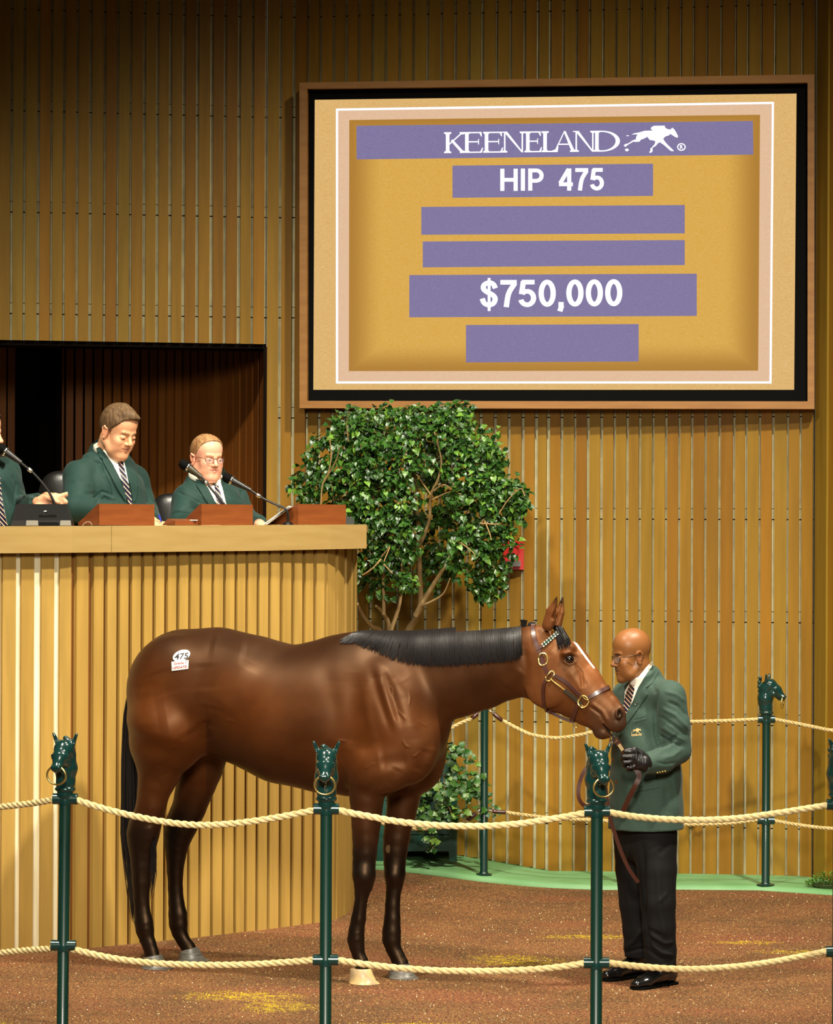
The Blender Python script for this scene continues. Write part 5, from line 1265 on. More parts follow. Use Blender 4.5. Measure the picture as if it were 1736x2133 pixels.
def grid_for(lo, hi, fine, coarse, fz0=None, fz1=None):
    zz = axis((lo[2], fz0, coarse), (fz0, fz1, fine), (fz1, hi[2], coarse)) if fz0 is not None else axis((lo[2], hi[2], coarse))
    return Field(axis((lo[0], hi[0], fine if fz0 is not None else coarse)), axis((lo[1], hi[1], fine if fz0 is not None else coarse)), zz)
def seal(o, pad=0): return tree_of(o)
def button(px, py, bvh, r, m, parent, name='button'):
    h, nn = hit(bvh, px, py)
    if h is None: return
    if nn.y > 0: nn = -nn
    MB().lathe([(r, -.002), (r, .001), (r * .7, .0028)], 12, h + nn * .002, nn).build(name, m, parent, True)
def glasses(h, parent, m, rim_full=True):
    t = thing('glasses', parent[1], 'glasses', Vector(h.p((.1, 0, .005)))); g = lambda v: Vector(h.p(v))
    for s in (-1, 1):
        P = [(.098, s * .010, .011), (.096, s * .030, .014), (.088, s * .052, .012), (.0885, s * .053, -.006), (.093, s * .044, -.016), (.097, s * .022, -.017), (.099, s * .012, -.008)]
        Q_ = [g(q) for q in spl(P + [P[0]], 30)]; MB().tube(Q_, .0013, 6).build('rim', m, t, True)
        c = sum(Q_[:-1], Vector()) / len(Q_[:-1]); n = len(Q_) - 1; MB().add([c] + Q_[:-1], [(0, 1 + i, 1 + (i + 1) % n) for i in range(n)]).build('lens', M['lens'], t, True)
        MB().tube([g((.088, s * .053, .009)), g((.06, s * .074, .012)), g((.01, s * .083, .014)), g((-.02, s * .083, .012)), g((-.034, s * .079, -.01))], .0014, 6).build('temple', m, t, True)
    MB().tube([g((.098, -.011, .008)), g((.102, 0, .0105)), g((.098, .011, .008))], .0014, 6).build('bridge', m, t, True)
    return t

# ---- handler
PY = 14.03
def P_(x, y, Y=PY): return A3(at(x, y, Y))
fwdT = Vector((-.85, -.53, 0)).normalized(); latT = Vector((-fwdT.y, fwdT.x, 0)); latT = (latT if latT.y < 0 else -latT)   # near side
fwdH = Vector((-math.cos(.27), -math.sin(.27), 0))
B = Field(axis((.86, 1.40, .0034)), axis((13.55, 14.45, .0062)), axis((-.0, .95, .009), (.95, 1.33, .0075), (1.33, 1.76, .0032)))
hd = Head(B, P_(1317, 1369, 14.0), fwdH, math.radians(6), (.93, 1.0, 1.045)); build_head(hd, 1.0, nose=1.02)
near_sh, far_sh = P_(1396, 1449, 13.86), P_(1306, 1446, 14.2); near_el, far_el = P_(1413, 1563, 13.85), P_(1300, 1570, 14.22); near_wr, far_wr = P_(1346, 1590, 13.72), P_(1291, 1660, 14.13)
tubes(B, [hd.p((-.03, 0, -.04)), P_(1342, 1425, 14.02), P_(1350, 1450, 14.03)], [.056, .058, .07], .03)
lt = A3(latT)
tubes(B, [P_(1352, 1465), P_(1350, 1530), P_(1346, 1600), P_(1345, 1680), P_(1345, 1715)], [.08, .1, .11, .12, .12], .04, lt, [.15, .16, .15, .16, .15])
tubes(B, [near_sh, near_el, near_wr], [.045, .038, .027], .03); tubes(B, [far_sh, far_el, far_wr], [.045, .038, .027], .03); tubes(B, [P_(1350, 1445), near_sh], [.05, .045], .03); tubes(B, [P_(1350, 1445), far_sh], [.05, .045], .03)
nk, na, fk, fa = P_(1374, 1865, 13.92), P_(1378, 1990, 13.94), P_(1325, 1865, 14.18), P_(1329, 1985, 14.2)
tubes(B, [P_(1360, 1730, 13.96), nk, na], [.085, .058, .04], .04); tubes(B, [P_(1328, 1730, 14.12), fk, fa], [.085, .058, .04], .04)
for a, t_ in ((na, P_(1362, 2040, 13.88)), (fa, P_(1310, 2028, 14.14))): tubes(B, [a, A3((a[0], a[1], .075)), A3((a[0] * .6 + t_[0] * .4, a[1] * .6 + t_[1] * .4, .045))], [.034, .02, .012], .012)
for k, (a, b) in enumerate(zip([(-.02, .0), (-.007, .0), (.007, 0), (.02, 0)], range(4))):      # far hand, resting low
    q = far_wr + A3((-.005 + a[0] * .2, -.02 + a[0], -.06)); finger(B, [q, q + A3((-.006, 0, -.035)), q + A3((.006, -.004, -.055)), q + A3((.02, -.004, -.05))])
B.ell(far_wr + A3((-.003, -.02, -.04)), (.018, .034, .04), .012); finger(B, [far_wr + A3((-.01, -.04, -.03)), far_wr + A3((-.02, -.055, -.055)), far_wr + A3((-.012, -.05, -.08))], .010)
V, Q = B.surface(2); del B
me = quads_mesh('person', V, Q); skin_paint(me, hd, V, (132, 84, 44), dict(flush=.2, red=(120, 66, 36), lip=(84, 46, 36), brow=(40, 30, 26), stubble=(92, 66, 50)))
for i_, v_ in enumerate(me.vertices):
    if v_.co.z < .3: me.color_attributes['col'].data[i_].color = (.006, .006, .006, 1)
man = link('person', me, M['brown_skin']); tag(man, 'bald man in green blazer and black trousers holding the horse lead, wearing glasses', 'person')
eyes(hd, man, M['eyewhite'], (0, -.25))
# blazer
J = Field(axis((.82, 1.40, .0052)), axis((13.55, 14.46, .0062)), axis((.7, 1.60, .0052)))
tubes(J, [P_(1352, 1456), P_(1351, 1500), P_(1347, 1560), P_(1346, 1620), P_(1346, 1680), P_(1346, 1760)], [.093, .125, .145, .154, .16, .166], .03, lt, [.165, .19, .195, .2, .205, .215])
tubes(J, [P_(1350, 1440, 14.03), near_sh + A3((0, 0, -.012))], [.07, .068], .05); tubes(J, [P_(1350, 1440, 14.03), far_sh + A3((0, 0, -.012))], [.07, .062], .05)
tubes(J, [near_sh, P_(1408, 1510, 13.84), near_el, P_(1378, 1585, 13.78), P_(1336, 1592, 13.71)], [.072, .068, .062, .060, .052], .03); tubes(J, [far_sh, far_el, far_wr + A3((0, 0, .02))], [.066, .06, .05], .025)
J.cone(P_(1350, 1412, 14.02), P_(1354, 1440, 14.03), .068, .09, .03)
c0 = P_(1344.5, 1591, 13.72); J.D = J.D            # sleeve ends
x = J.a[0][:, None, None]; y = J.a[1][None, :, None]; z = J.a[2][None, None, :]
dn = A3((-1.0, -.25, .14)); dn /= np.linalg.norm(dn); dd = (x - c0[0]) * dn[0] + (y - c0[1]) * dn[1] + (z - c0[2]) * dn[2]; near_region = (y < 13.86) & (x < P_(1372, 1590, 13.75)[0]) & (z < P_(1340, 1558, 13.75)[2]) & (z > P_(1340, 1640, 13.75)[2])
sel = np.broadcast_to(near_region, J.D.shape) & (np.hypot(np.hypot(x - c0[0], y - c0[1]), z - c0[2]) < .1); J.D = np.where(sel, np.maximum(J.D, dd.astype(np.float32)), J.D)
J.cut((0, 0, at(1345, 1741, 14).z), (0.03, 0, -1))
cn = P_(1325, 1400, 13.97); 
V, Q = J.surface(2); del J
S = [([(1370, 1440), (1364, 1480), (1366, 1530), (1374, 1556)], 4, -.012), ([(1392, 1462), (1412, 1470), (1432, 1492)], 3.5, -.007), ([(1385, 1440), (1410, 1447), (1428, 1462)], 4, .005), ([(1380, 1475), (1408, 1490), (1436, 1520)], 4, .007), ([(1374, 1492), (1402, 1510), (1436, 1535)], 3.5, -.008), ([(1376, 1512), (1400, 1528), (1430, 1545)], 4, .006), ([(1372, 1530), (1395, 1545), (1425, 1556)], 3, -.006),
     ([(1372, 1556), (1390, 1548), (1412, 1532)], 3.5, -.010), ([(1368, 1566), (1392, 1558), (1412, 1544)], 5, .008), ([(1380, 1580), (1402, 1575), (1422, 1560)], 4, .005), ([(1368, 1588), (1388, 1592), (1408, 1588)], 3, -.004), ([(1400, 1600), (1408, 1640), (1412, 1700)], 5, .006), ([(1388, 1640), (1392, 1700)], 7, -.005), ([(1300, 1600), (1310, 1660), (1316, 1730)], 8, .004), ([(1330, 1500), (1350, 1540), (1352, 1600)], 10, -.004), ([(1358, 1420), (1366, 1445)], 4, -.003)]
V = strokes(V, Q, S)
jk = link('blazer', quads_mesh('blazer', V, Q), M['blazer'], man)
SF = Field(axis((.95, 1.25, .004)), axis((13.8, 14.2, .004)), axis((1.28, 1.52, .004)))
tubes(SF, [P_(1338, 1402, 13.985), P_(1344, 1425, 14.0), P_(1346, 1460, 14.0)], [.060, .068, .08], .01, lt, [.062, .070, .085]); SF.cut(P_(1338, 1402, 13.99), A3((-.3, -.15, .75)))
V, Q = SF.surface(2); shirt = link('shirt', quads_mesh('shirt', V, Q), M['shirt'], man); jb = tree_of(jk, shirt)
patch('shirt_front', [(1311, 1424), (1329, 1434), (1322, 1452), (1306, 1484), (1300, 1476), (1302, 1440)], jb, M['shirt'], man, .003, .003, 1.6, 4)
patch('tie', [(1312, 1425), (1321, 1428), (1322, 1436), (1316, 1460), (1307, 1486), (1301, 1486), (1299, 1468), (1303, 1448), (1308, 1436)], jb, M['tie'], man, .009, .004, 1.6, 4)
patch('lapel', [(1361, 1385), (1368, 1393), (1373, 1398), (1358, 1424), (1346, 1433), (1350, 1446), (1328, 1478), (1306, 1508), (1303, 1500), (1304, 1488), (1318, 1462), (1330, 1432), (1347, 1404)], jb, M['blazer'], man, .010, .004, 2, 3)
patch('lapel', [(1297, 1418), (1310, 1424), (1303, 1440), (1298, 1470), (1291, 1462), (1289, 1440)], jb, M['blazer'], man, .009, .004, 2, 3)
patch('collar', [(1358, 1378), (1364, 1384), (1350, 1402), (1332, 1432), (1328, 1435), (1317, 1426), (1330, 1410), (1345, 1392)], tree_of(jk, man), M['shirt'], man, .006, .004, 1.6, 3)['label'] = 'white shirt collar'
patch('pocket_flap', [(1313, 1632), (1373, 1623), (1375, 1641), (1314, 1652)], jb, M['blazer'], man, .005, .004, 2.5, 2); patch('breast_pocket', [(1321, 1498), (1347, 1491), (1348, 1498), (1322, 1506)], jb, M['blazer'], man, .003, .003, 2, 2)
for x, y in ((1278, 1583), (1285, 1629)): button(x, y, jb, .0075, M['copper'], man)
for i in range(4): button(1370 + i * 5.3, 1609 - i * 1.1, jb, .005, M['brass'], man, 'cuff_button')
# emblem: running horse over small lettering
def print_poly(name, polys, box, bvh, m, parent, off=.002):
    x0, y0, x1, y1 = box; ax = [p[0] for q in polys for p in q]; ay = [p[1] for q in polys for p in q]; P = []; Fs = []
    for q in polys:
        v, f = tess([(x0 + (p[0] - min(ax)) / (max(ax) - min(ax)) * (x1 - x0), y0 + (p[1] - min(ay)) / (max(ay) - min(ay)) * (y1 - y0)) for p in q]); Fs += [tuple(i + len(P) for i in reversed(g)) for g in f]; P += v
    hs_ = [hit(bvh, *p)[0] for p in P]; ys = [h.y for h in hs_ if h]; my = sum(ys) / len(ys)
    return link(name, mesh(name, [at(p[0], p[1], (h.y if h else my) - off) for p, h in zip(P, hs_)], Fs, False), m, parent)
print_poly('emblem', logo_polys(), (1315.5, 1517, 1336, 1529), jb, M['gold_thread'], man)
print_on('emblem_lettering', 'KEENELAND', ((1316, 1533.5), (1337.5, 1532), (1316, 1529.5)), jb, M['gold_thread'], man, .03)
MB().torus(hit(jb, 1325, 1465)[0] + Vector((0, -.014, 0)), .0055, .0012, (.3, 1, 0), 16, 5).build('lapel_pin', M['chrome'], man, True)
# shirt cuff, glove
MB().tube([P_(1349, 1590, 13.725), P_(1341, 1591, 13.715)], [.040, .038], 20).build('shirt_cuff', M['shirt'], man, True)
G = Field(axis((.93, 1.12, .0026)), axis((13.6, 13.82, .0026)), axis((.98, 1.16, .0026)))
YG = 13.70
q = lambda x, y, d=0: A3(at(x, y, YG + d))
G.cone(q(1349, 1593, .01), q(1338, 1588, .0), .035, .036, .01); G.cone(q(1340, 1587, 0), q(1322, 1578, -.005), .038, .030, .015); G.ell(q(1324, 1583, 0), (.032, .026, .036), .012)
for x, y, x2, y2, x3, y3, r in ((1318, 1566, 1303, 1565, 1299, 1571, .0118), (1315, 1576, 1299, 1576, 1297, 1583, .0122), (1316, 1587, 1302, 1588, 1301, 1594, .0118), (1321, 1597, 1309, 1599, 1308, 1603, .0105)):
    G.cone(q(x + 8, y, -.006), q(x, y, -.018), r, r, .008); G.cone(q(x, y, -.018), q(x2, y2, -.018), r, r * .95, .004); G.cone(q(x2, y2, -.018), q(x3, y3, .004), r * .95, r * .9, .003); G.cone(q(x3, y3, .004), q(x3 + 8, y3 + 1, .016), r * .9, r * .8, .003)
G.cone(q(1338, 1570, -.012), q(1322, 1561, -.018), .015, .0135, .01); G.cone(q(1322, 1561, -.018), q(1306, 1562, -.012), .0135, .0105, .005)
V, Q = G.surface(2); del G
V = strokes(V, Q, [([(1322, 1570), (1318, 1590), (1312, 1600)], 2.5, -.004), ([(1330, 1565), (1336, 1580), (1334, 1600)], 2, -.0035), ([(1326, 1563), (1326, 1590)], 2.5, .004), ([(1340, 1572), (1345, 1590)], 1.6, -.003), ([(1328, 1600), (1340, 1598)], 2, .003)])
gl = link('glove', quads_mesh('glove', V, Q), M['glove'], man)
# trousers
T = Field(axis((.86, 1.32, .006)), axis((13.7, 14.42, .0075)), axis((.1, .96, .0065)))
tubes(T, [P_(1346, 1690, 14.03), P_(1345, 1750, 14.04)], [.12, .122], .03, lt, [.165, .165])
tubes(T, [P_(1362, 1740, 13.97), P_(1369, 1810, 13.94), P_(1371, 1880, 13.92), P_(1373, 1930, 13.92), P_(1376, 1980, 13.93), P_(1377, 2014, 13.93)], [.112, .094, .084, .079, .076, .074], .025)
tubes(T, [P_(1324, 1740, 14.12), P_(1321, 1810, 14.16), P_(1325, 1880, 14.18), P_(1330, 1935, 14.19), P_(1331, 1975, 14.2), P_(1333, 2010, 14.2)], [.108, .088, .08, .074, .070, .068], .02)
T.cut((0, 0, at(1376, 2009, 13.93).z), (-.10, 0, -1))
V, Q = T.surface(3); del T
V = strokes(V, Q, [([(1340, 1760), (1340, 1850), (1344, 1930), (1354, 1972)], 5, -.016), ([(1350, 1960), (1380, 1985), (1404, 1990)], 3.5, .010), ([(1345, 1975), (1375, 1996), (1400, 2000)], 3, -.009), ([(1352, 1945), (1385, 1965), (1405, 1962)], 4, .008), ([(1350, 1935), (1380, 1950)], 3, -.006), ([(1302, 1975), (1322, 1960), (1338, 1935)], 4, .008), ([(1300, 1985), (1325, 1978), (1345, 1975)], 3, -.008), ([(1370, 1800), (1376, 1900), (1388, 1960)], 6, .006), ([(1390, 1860), (1372, 1880)], 4, .005), ([(1372, 1780), (1395, 1760)], 6, -.005), ([(1310, 1760), (1308, 1850), (1315, 1930)], 4, .006)])
link('trousers', quads_mesh('trousers', V, Q), M['trousers'], man)
# shoes
def shoe(toe, heel, L=.285):
    t, h_ = Vector(toe), Vector(heel); d = (t - h_); d.z = 0; d.normalize(); s = Vector((-d.y, d.x, 0)); Fd = Field(axis((min(t.x, h_.x) - .12, max(t.x, h_.x) + .12, .0036)), axis((min(t.y, h_.y) - .12, max(t.y, h_.y) + .12, .0036)), axis((-.006, .17, .0034)))
    p = lambda a, b, z: A3(h_ + d * (a * L) + s * b + Vector((0, 0, z))); sd = A3(s)
    Fd.cone(p(.1, 0, .05), p(.38, 0, .062), .04, .038, .02, sd, .034, .034); Fd.cone(p(.38, 0, .06), p(.72, 0, .038), .04, .03, .02, sd, .036, .044); Fd.cone(p(.72, 0, .036), p(.93, .0, .030), .03, .022, .012, sd, .044, .032); Fd.cone(p(.12, 0, .07), p(.15, 0, .12), .042, .042, .02)
    Fd.cut((0, 0, .016), (0, 0, -1)); V, Q = Fd.surface(2)
    up = link('shoe', quads_mesh('shoe', V, Q), M['shoe'], man)
    prof = [(-.02, .026), (.02, .034), (.15, .036), (.4, .032), (.6, .042), (.75, .048), (.88, .044), (.97, .028), (1.0, .01)]; pts = [(a, b) for a, b in prof] + [(a, -b) for a, b in reversed(prof)]
    mb = MB(); n = len(pts); mb.v = [Vector(p(a, b, .018)) for a, b in pts] + [Vector(p(a, b, .006 if a > .3 else .013)) for a, b in pts]; mb.f = [tuple(range(n)), tuple(reversed(range(n, 2 * n)))] + [((i + 1) % n, i, n + i, n + (i + 1) % n) for i in range(n)]
    for v in mb.v: v.z = max(v.z, .004)
    so = mb.build('sole', M['matt_black'], up); mb = MB(); mb.hexa([p(-.02, -.03, .001), p(.26, -.034, .001), p(.26, .034, .001), p(-.02, .03, .001), p(-.02, -.03, .018), p(.26, -.034, .018), p(.26, .034, .018), p(-.02, .03, .018)]); mb.build('heel', M['matt_black'], up)
shoe(at(1321, 2058, 13.84), at(1403, 2052, 14.03)); shoe(at(1257, 2038, 14.1), at(1347, 2034, 14.28), .29)
man_g = glasses(hd, (None, 'thin metal rimmed glasses worn by the bald handler'), M['steel'])
# lead shank
sh = thing('lead_shank', 'brown leather lead with brass plate and chain end, held by the handler glove', 'lead', at(1300, 1560, 13.68))
def band(name, P, w, th, m, parent, nrm=(0, -1, 0)):
    P = [Vector(p) for p in spl(P, max(12, len(P) * 8))]; n = len(P); V = []; nv = Vector(nrm); Fs = []
    for i, p in enumerate(P):
        t = (P[min(i + 1, n - 1)] - P[max(i - 1, 0)]).normalized(); b = t.cross(nv).normalized(); c = b.cross(t).normalized()
        V += [p + b * w / 2 + c * th / 2, p - b * w / 2 + c * th / 2, p - b * w / 2 - c * th / 2, p + b * w / 2 - c * th / 2]
    for i in range(n - 1):
        for k in range(4): Fs.append((i * 4 + k, i * 4 + (k + 1) % 4, i * 4 + 4 + (k + 1) % 4, i * 4 + 4 + k))
    Fs += [(3, 2, 1, 0), tuple((n - 1) * 4 + k for k in range(4))]; me = mesh(name, V, Fs, False); bm = bmesh.new(); bm.from_mesh(me); bmesh.ops.recalc_face_normals(bm, faces=bm.faces); bm.to_mesh(me); bm.free()
    return link(name, me, m, parent)
band('strap', [at(1281, 1537, 13.66), at(1291, 1552, 13.665), at(1303, 1569, 13.68), at(1318, 1590, 13.70), at(1331, 1612, 13.70), at(1331, 1622, 13.70), at(1322, 1640, 13.70), at(1308, 1668, 13.74), at(1297, 1694, 13.78)], .024, .005, M['strap'], sh)
band('strap', [at(1262, 1640, 13.7), at(1240, 1592, 13.68), at(1222, 1600, 13.66), at(1208, 1630, 13.66), at(1206, 1660, 13.66), at(1216, 1677, 13.67), at(1232, 1680, 13.69), at(1262, 1690, 13.72), at(1288, 1700, 13.76)], .018, .005, M['strap'], sh)
band('strap', [at(1262, 1640, 13.72), at(1268, 1690, 13.74), at(1281, 1735, 13.76), at(1296, 1778, 13.78), at(1312, 1812, 13.8), at(1330, 1838, 13.82)], .018, .005, M['strap'], sh)
band('name_plate', [at(1290, 1551, 13.655), at(1298, 1563, 13.662)], .016, .003, mat('pale_brass', (236, 214, 160), .3, metal=.6), sh)
MB().torus(at(1278, 1540, 13.66), .017, .0035, (.5, .8, .3), 24, 8).build('snap_ring', M['chrome'], sh, True); MB().torus(at(1273, 1547, 13.66), .014, .003, (.9, .4, 0), 24, 8).build('snap_ring', M['chrome'], sh, True)
# ---- seated men
def seated(spec):
    """a man seated behind the stand; all places are photograph positions with a distance"""
    s = spec; pt = lambda q: A3(at(*q)); fw = Vector((math.cos(s['yaw']), -math.sin(s['yaw']), 0)); tw = Vector((math.cos(s['tyaw']), -math.sin(s['tyaw']), 0)); lat = A3((-tw.y, tw.x, 0))
    hc = pt(s['head']); up = A3((0, 0, 1)); allp = [pt(q) for q in (s['shN'], s['shF'], s['elN'], s['elF'], s['wrN'], s['wrF'])] + [hc]
    lo = np.min(allp, 0) - .16; hi = np.max(allp, 0) + .16; zt = hc[2] - .19
    Bf = Field(axis((lo[0], hi[0], s.get('f', .0034))), axis((min(lo[1], hc[1] - .17), hi[1], .0042)), axis((1.86, zt, .009), (zt, hc[2] + .19, .0034)))
    h = Head(Bf, hc, fw, s['pitch'], s['sc']); build_head(h, s.get('jowl', 1.15), s.get('shut', False))
    if s.get('chin'): h.e((.035, 0, -.10), (.045, .042, .026), .03)
    base = pt(s['neck']); ch = pt(s['chest']); pv = ch - up * .42
    tubes(Bf, [h.p((-.03, 0, -.04)), base], [.058 * s['nk'], .062 * s['nk']], .02); tubes(Bf, [base - up * .03, ch, pv], [.06, .1, .12], .04, lat, [.075, .15, .16])
    N_, Fr = pt(s['shN']), pt(s['shF']); eN, eF, wN, wF = pt(s['elN']), pt(s['elF']), pt(s['wrN']), pt(s['wrF'])
    for a, b, c in ((N_, eN, wN), (Fr, eF, wF)): tubes(Bf, [base - up * .07, a - up * .02], [.045, .045], .02); tubes(Bf, [a, b, c], [.045, .038, .028], .02)
    s['hands'](Bf, wN, wF)
    V, Q = Bf.surface(2); me = quads_mesh('person', V, Q); skin_paint(me, h, V, s['skin'], s['paint'])
    man = link('person', me, M['fair_skin']); tag(man, s['label'], 'person'); eyes(h, man, M['eyewhite'], s.get('gaze', (0, 0)))
    # hair: shell over the skull, cut away from the face
    if s.get('hair'):
        hr = s['hair']; Hf = Field(axis((hc[0] - .19, hc[0] + .19, .0036)), axis((hc[1] - .19, hc[1] + .19, .0036)), axis((hc[2] - .12, hc[2] + .22, .0036)))
        g = Head(Hf, hc, fw, s['pitch'], s['sc']); t = hr['t']
        g.e((-.014, 0, .048), (.097 + t, .078 + t * .6, .087 + t), .01); g.e((.03, 0, .06), (.058 + t, .064 + t * .5, .061 + t), .025)
        if hr.get('quiff'): g.c_((.055, -.035, .112), (.086, .02, .100), .018, .018, .02); g.c_((.0, 0, .13), (.07, 0, .112), .02, .018, .02)
        x, y, z = Hf.a[0][:, None, None], Hf.a[1][None, :, None], Hf.a[2][None, None, :]
        def loc(v): return [(( (x - g.c[0]) * g.R[0][i] + (y - g.c[1]) * g.R[1][i] + (z - g.c[2]) * g.R[2][i]) / g.s[i]) for i in range(3)]
        lx, ly, lz = loc(None); line = hr['line']
        d1 = lx - np.interp(lz, [-.05, -.02, .02, .035, .06, .085, .105, .16], line)      # in front of the hairline
        ear = np.sqrt((lx + .01) ** 2 + ((lz + .002) * .7) ** 2) - .024; d2 = -ear * (np.abs(ly) > .05) - 1.0 * (np.abs(ly) <= .05)
        d3 = -.052 - lz + .25 * np.clip(lx + .02, -1, 1) * 0
        Hf.D = np.maximum(np.maximum(Hf.D, d1 * g.m), np.maximum(d2 * g.m, d3 * g.m)).astype(np.float32)
        V, Q = Hf.surface(2); N = vnormals(V, Q); L = h.inv(V); rr = np.sin(L[:, 1] * 420 + L[:, 0] * 60 + np.sin(L[:, 0] * 90) * 2) * np.sin(L[:, 0] * 70 + L[:, 2] * 50) ; V = V + N * (rr * hr.get('tex', .0012))[:, None]
        link('hair', quads_mesh('hair', V, Q), hr['mat'], man)
    # jacket
    Jf = Field(axis((lo[0] - .05, hi[0] + .05, .0052)), axis((lo[1] - .05, hi[1] + .06, .006)), axis((1.86, hc[2] - .02, .0052)))
    r = s['jr']; tubes(Jf, [base - up * .07, ch, ch - up * .16, ch - up * .4], [.095, r[0], r[1], r[1]], .03, lat, [.15, r[2], r[2] * 1.03, r[2]])
    for a in (N_, Fr): tubes(Jf, [base - up * .025, a * .55 + base * .45 - up * .012, a - up * .004], [.078, .078, r[3]], .05)
    tubes(Jf, [N_, eN, wN], [r[3], r[4], .05], .03); tubes(Jf, [Fr, eF, wF], [r[3], r[4], .05], .03); nb_ = h.p((-.045, 0, -.12)); Jf.cone(nb_, base, .073 * s['nk'], .088 * s['nk'], .03); Jf.cone(base, base - up * .06, .088 * s['nk'], .1, .03)
    cp = h.p((-.015, 0, -.118)); dc = A3(fw) * .42 + up * .9; dc /= np.linalg.norm(dc); x, y, z = Jf.a[0][:, None, None], Jf.a[1][None, :, None], Jf.a[2][None, None, :]
    near_ = (np.sqrt((x - cp[0]) ** 2 + (y - cp[1]) ** 2 + (z - cp[2]) ** 2) < .15); dd = (x - cp[0]) * dc[0] + (y - cp[1]) * dc[1] + (z - cp[2]) * dc[2]
    Jf.D = np.where(near_, np.maximum(Jf.D, dd.astype(np.float32)), Jf.D)
    for w_, e_ in ((wN, eN), (wF, eF)):
        d = (w_ - e_) / np.linalg.norm(w_ - e_); x, y, z = Jf.a[0][:, None, None], Jf.a[1][None, :, None], Jf.a[2][None, None, :]
        m = (np.sqrt((x - w_[0]) ** 2 + (y - w_[1]) ** 2 + (z - w_[2]) ** 2) < .075); dd = (x - w_[0]) * d[0] + (y - w_[1]) * d[1] + (z - w_[2]) * d[2] + .012
        Jf.D = np.where(m, np.maximum(Jf.D, dd.astype(np.float32)), Jf.D)
    V, Q = Jf.surface(2); V = strokes(V, Q, s['folds']); jk = link('suit_jacket', quads_mesh('suit_jacket', V, Q), M['suit'], man)
    # shirt yoke
    Sf = Field(axis((base[0] - .2, base[0] + .2, .0045)), axis((base[1] - .2, base[1] + .2, .0045)), axis((base[2] - .12, base[2] + .12, .0045)))
    n0 = h.p((-.045, 0, -.09)); tubes(Sf, [n0, base], [.066 * s['nk'], .074 * s['nk']], .01); Sf.cone(base, base - up * .05, .074 * s['nk'], .08, .01); dn = A3(fw) * .42 + up * .9
    Sf.cut(h.p((-.015, 0, -.098)), dn)
    V, Q = Sf.surface(2); sh_ = link('shirt', quads_mesh('shirt', V, Q), M['shirt'], man)
    jb = tree_of(jk, sh_)
    for nm, poly, m, off in s['patches']: patch(nm, poly, jb, M[m], man, off, .004, 1.6, 4)
    return man, h
nohands = lambda B, a, b: None
def hand_at(B, w, d, upv=(0, 0, 1), sc=1.0, point=False, spread=.016):
    """palm and five fingers leaving the wrist w in direction d"""
    d = A3(d) / np.linalg.norm(d); s_ = np.cross(d, A3(upv)); s_ /= np.linalg.norm(s_); u = np.cross(s_, d)
    B.cone(w, w + d * .03 * sc, .027 * sc, .028 * sc, .01, u, .02 * sc, .018 * sc); B.cone(w + d * .03 * sc, w + d * .075 * sc, .03 * sc, .036 * sc, .01, u, .018 * sc, .016 * sc)
    for i, (o, L, c) in enumerate(((-1.5, .036, .2), (-.5, .042, .35), (.5, .04, .5), (1.5, .032, .6))):
        k = w + d * (.095 - abs(o) * .004) * sc + s_ * o * spread * sc; bend = .1 if (point and i == 0) else (1.6 if point else c); a = d; P = [k]
        for j in range(3):
            an = bend * (.5 + .5 * j); a = d * math.cos(an) - u * math.sin(an); P.append(P[-1] + a * L * (1, .72, .55)[j] * sc)
        finger(B, P, .0095 * sc)
    k = w + d * .03 * sc - s_ * .024 * sc; finger(B, [k, k + d * .03 * sc - s_ * .022 * sc, k + d * .058 * sc - s_ * .018 * sc], .011 * sc)
def hands2(B, wN, wF):
    hand_at(B, wN, (.9, -.15, -.15), sc=1.1); hand_at(B, wF, (.35, -.75, -.12), sc=1.05)
brownh = hair_mat('brown_hair', (104, 80, 52), (84, 62, 40)); sandyh = hair_mat('sandy_hair', (128, 86, 52), (164, 128, 84)); darkh = hair_mat('dark_brown_hair', (60, 42, 30), (44, 30, 22))
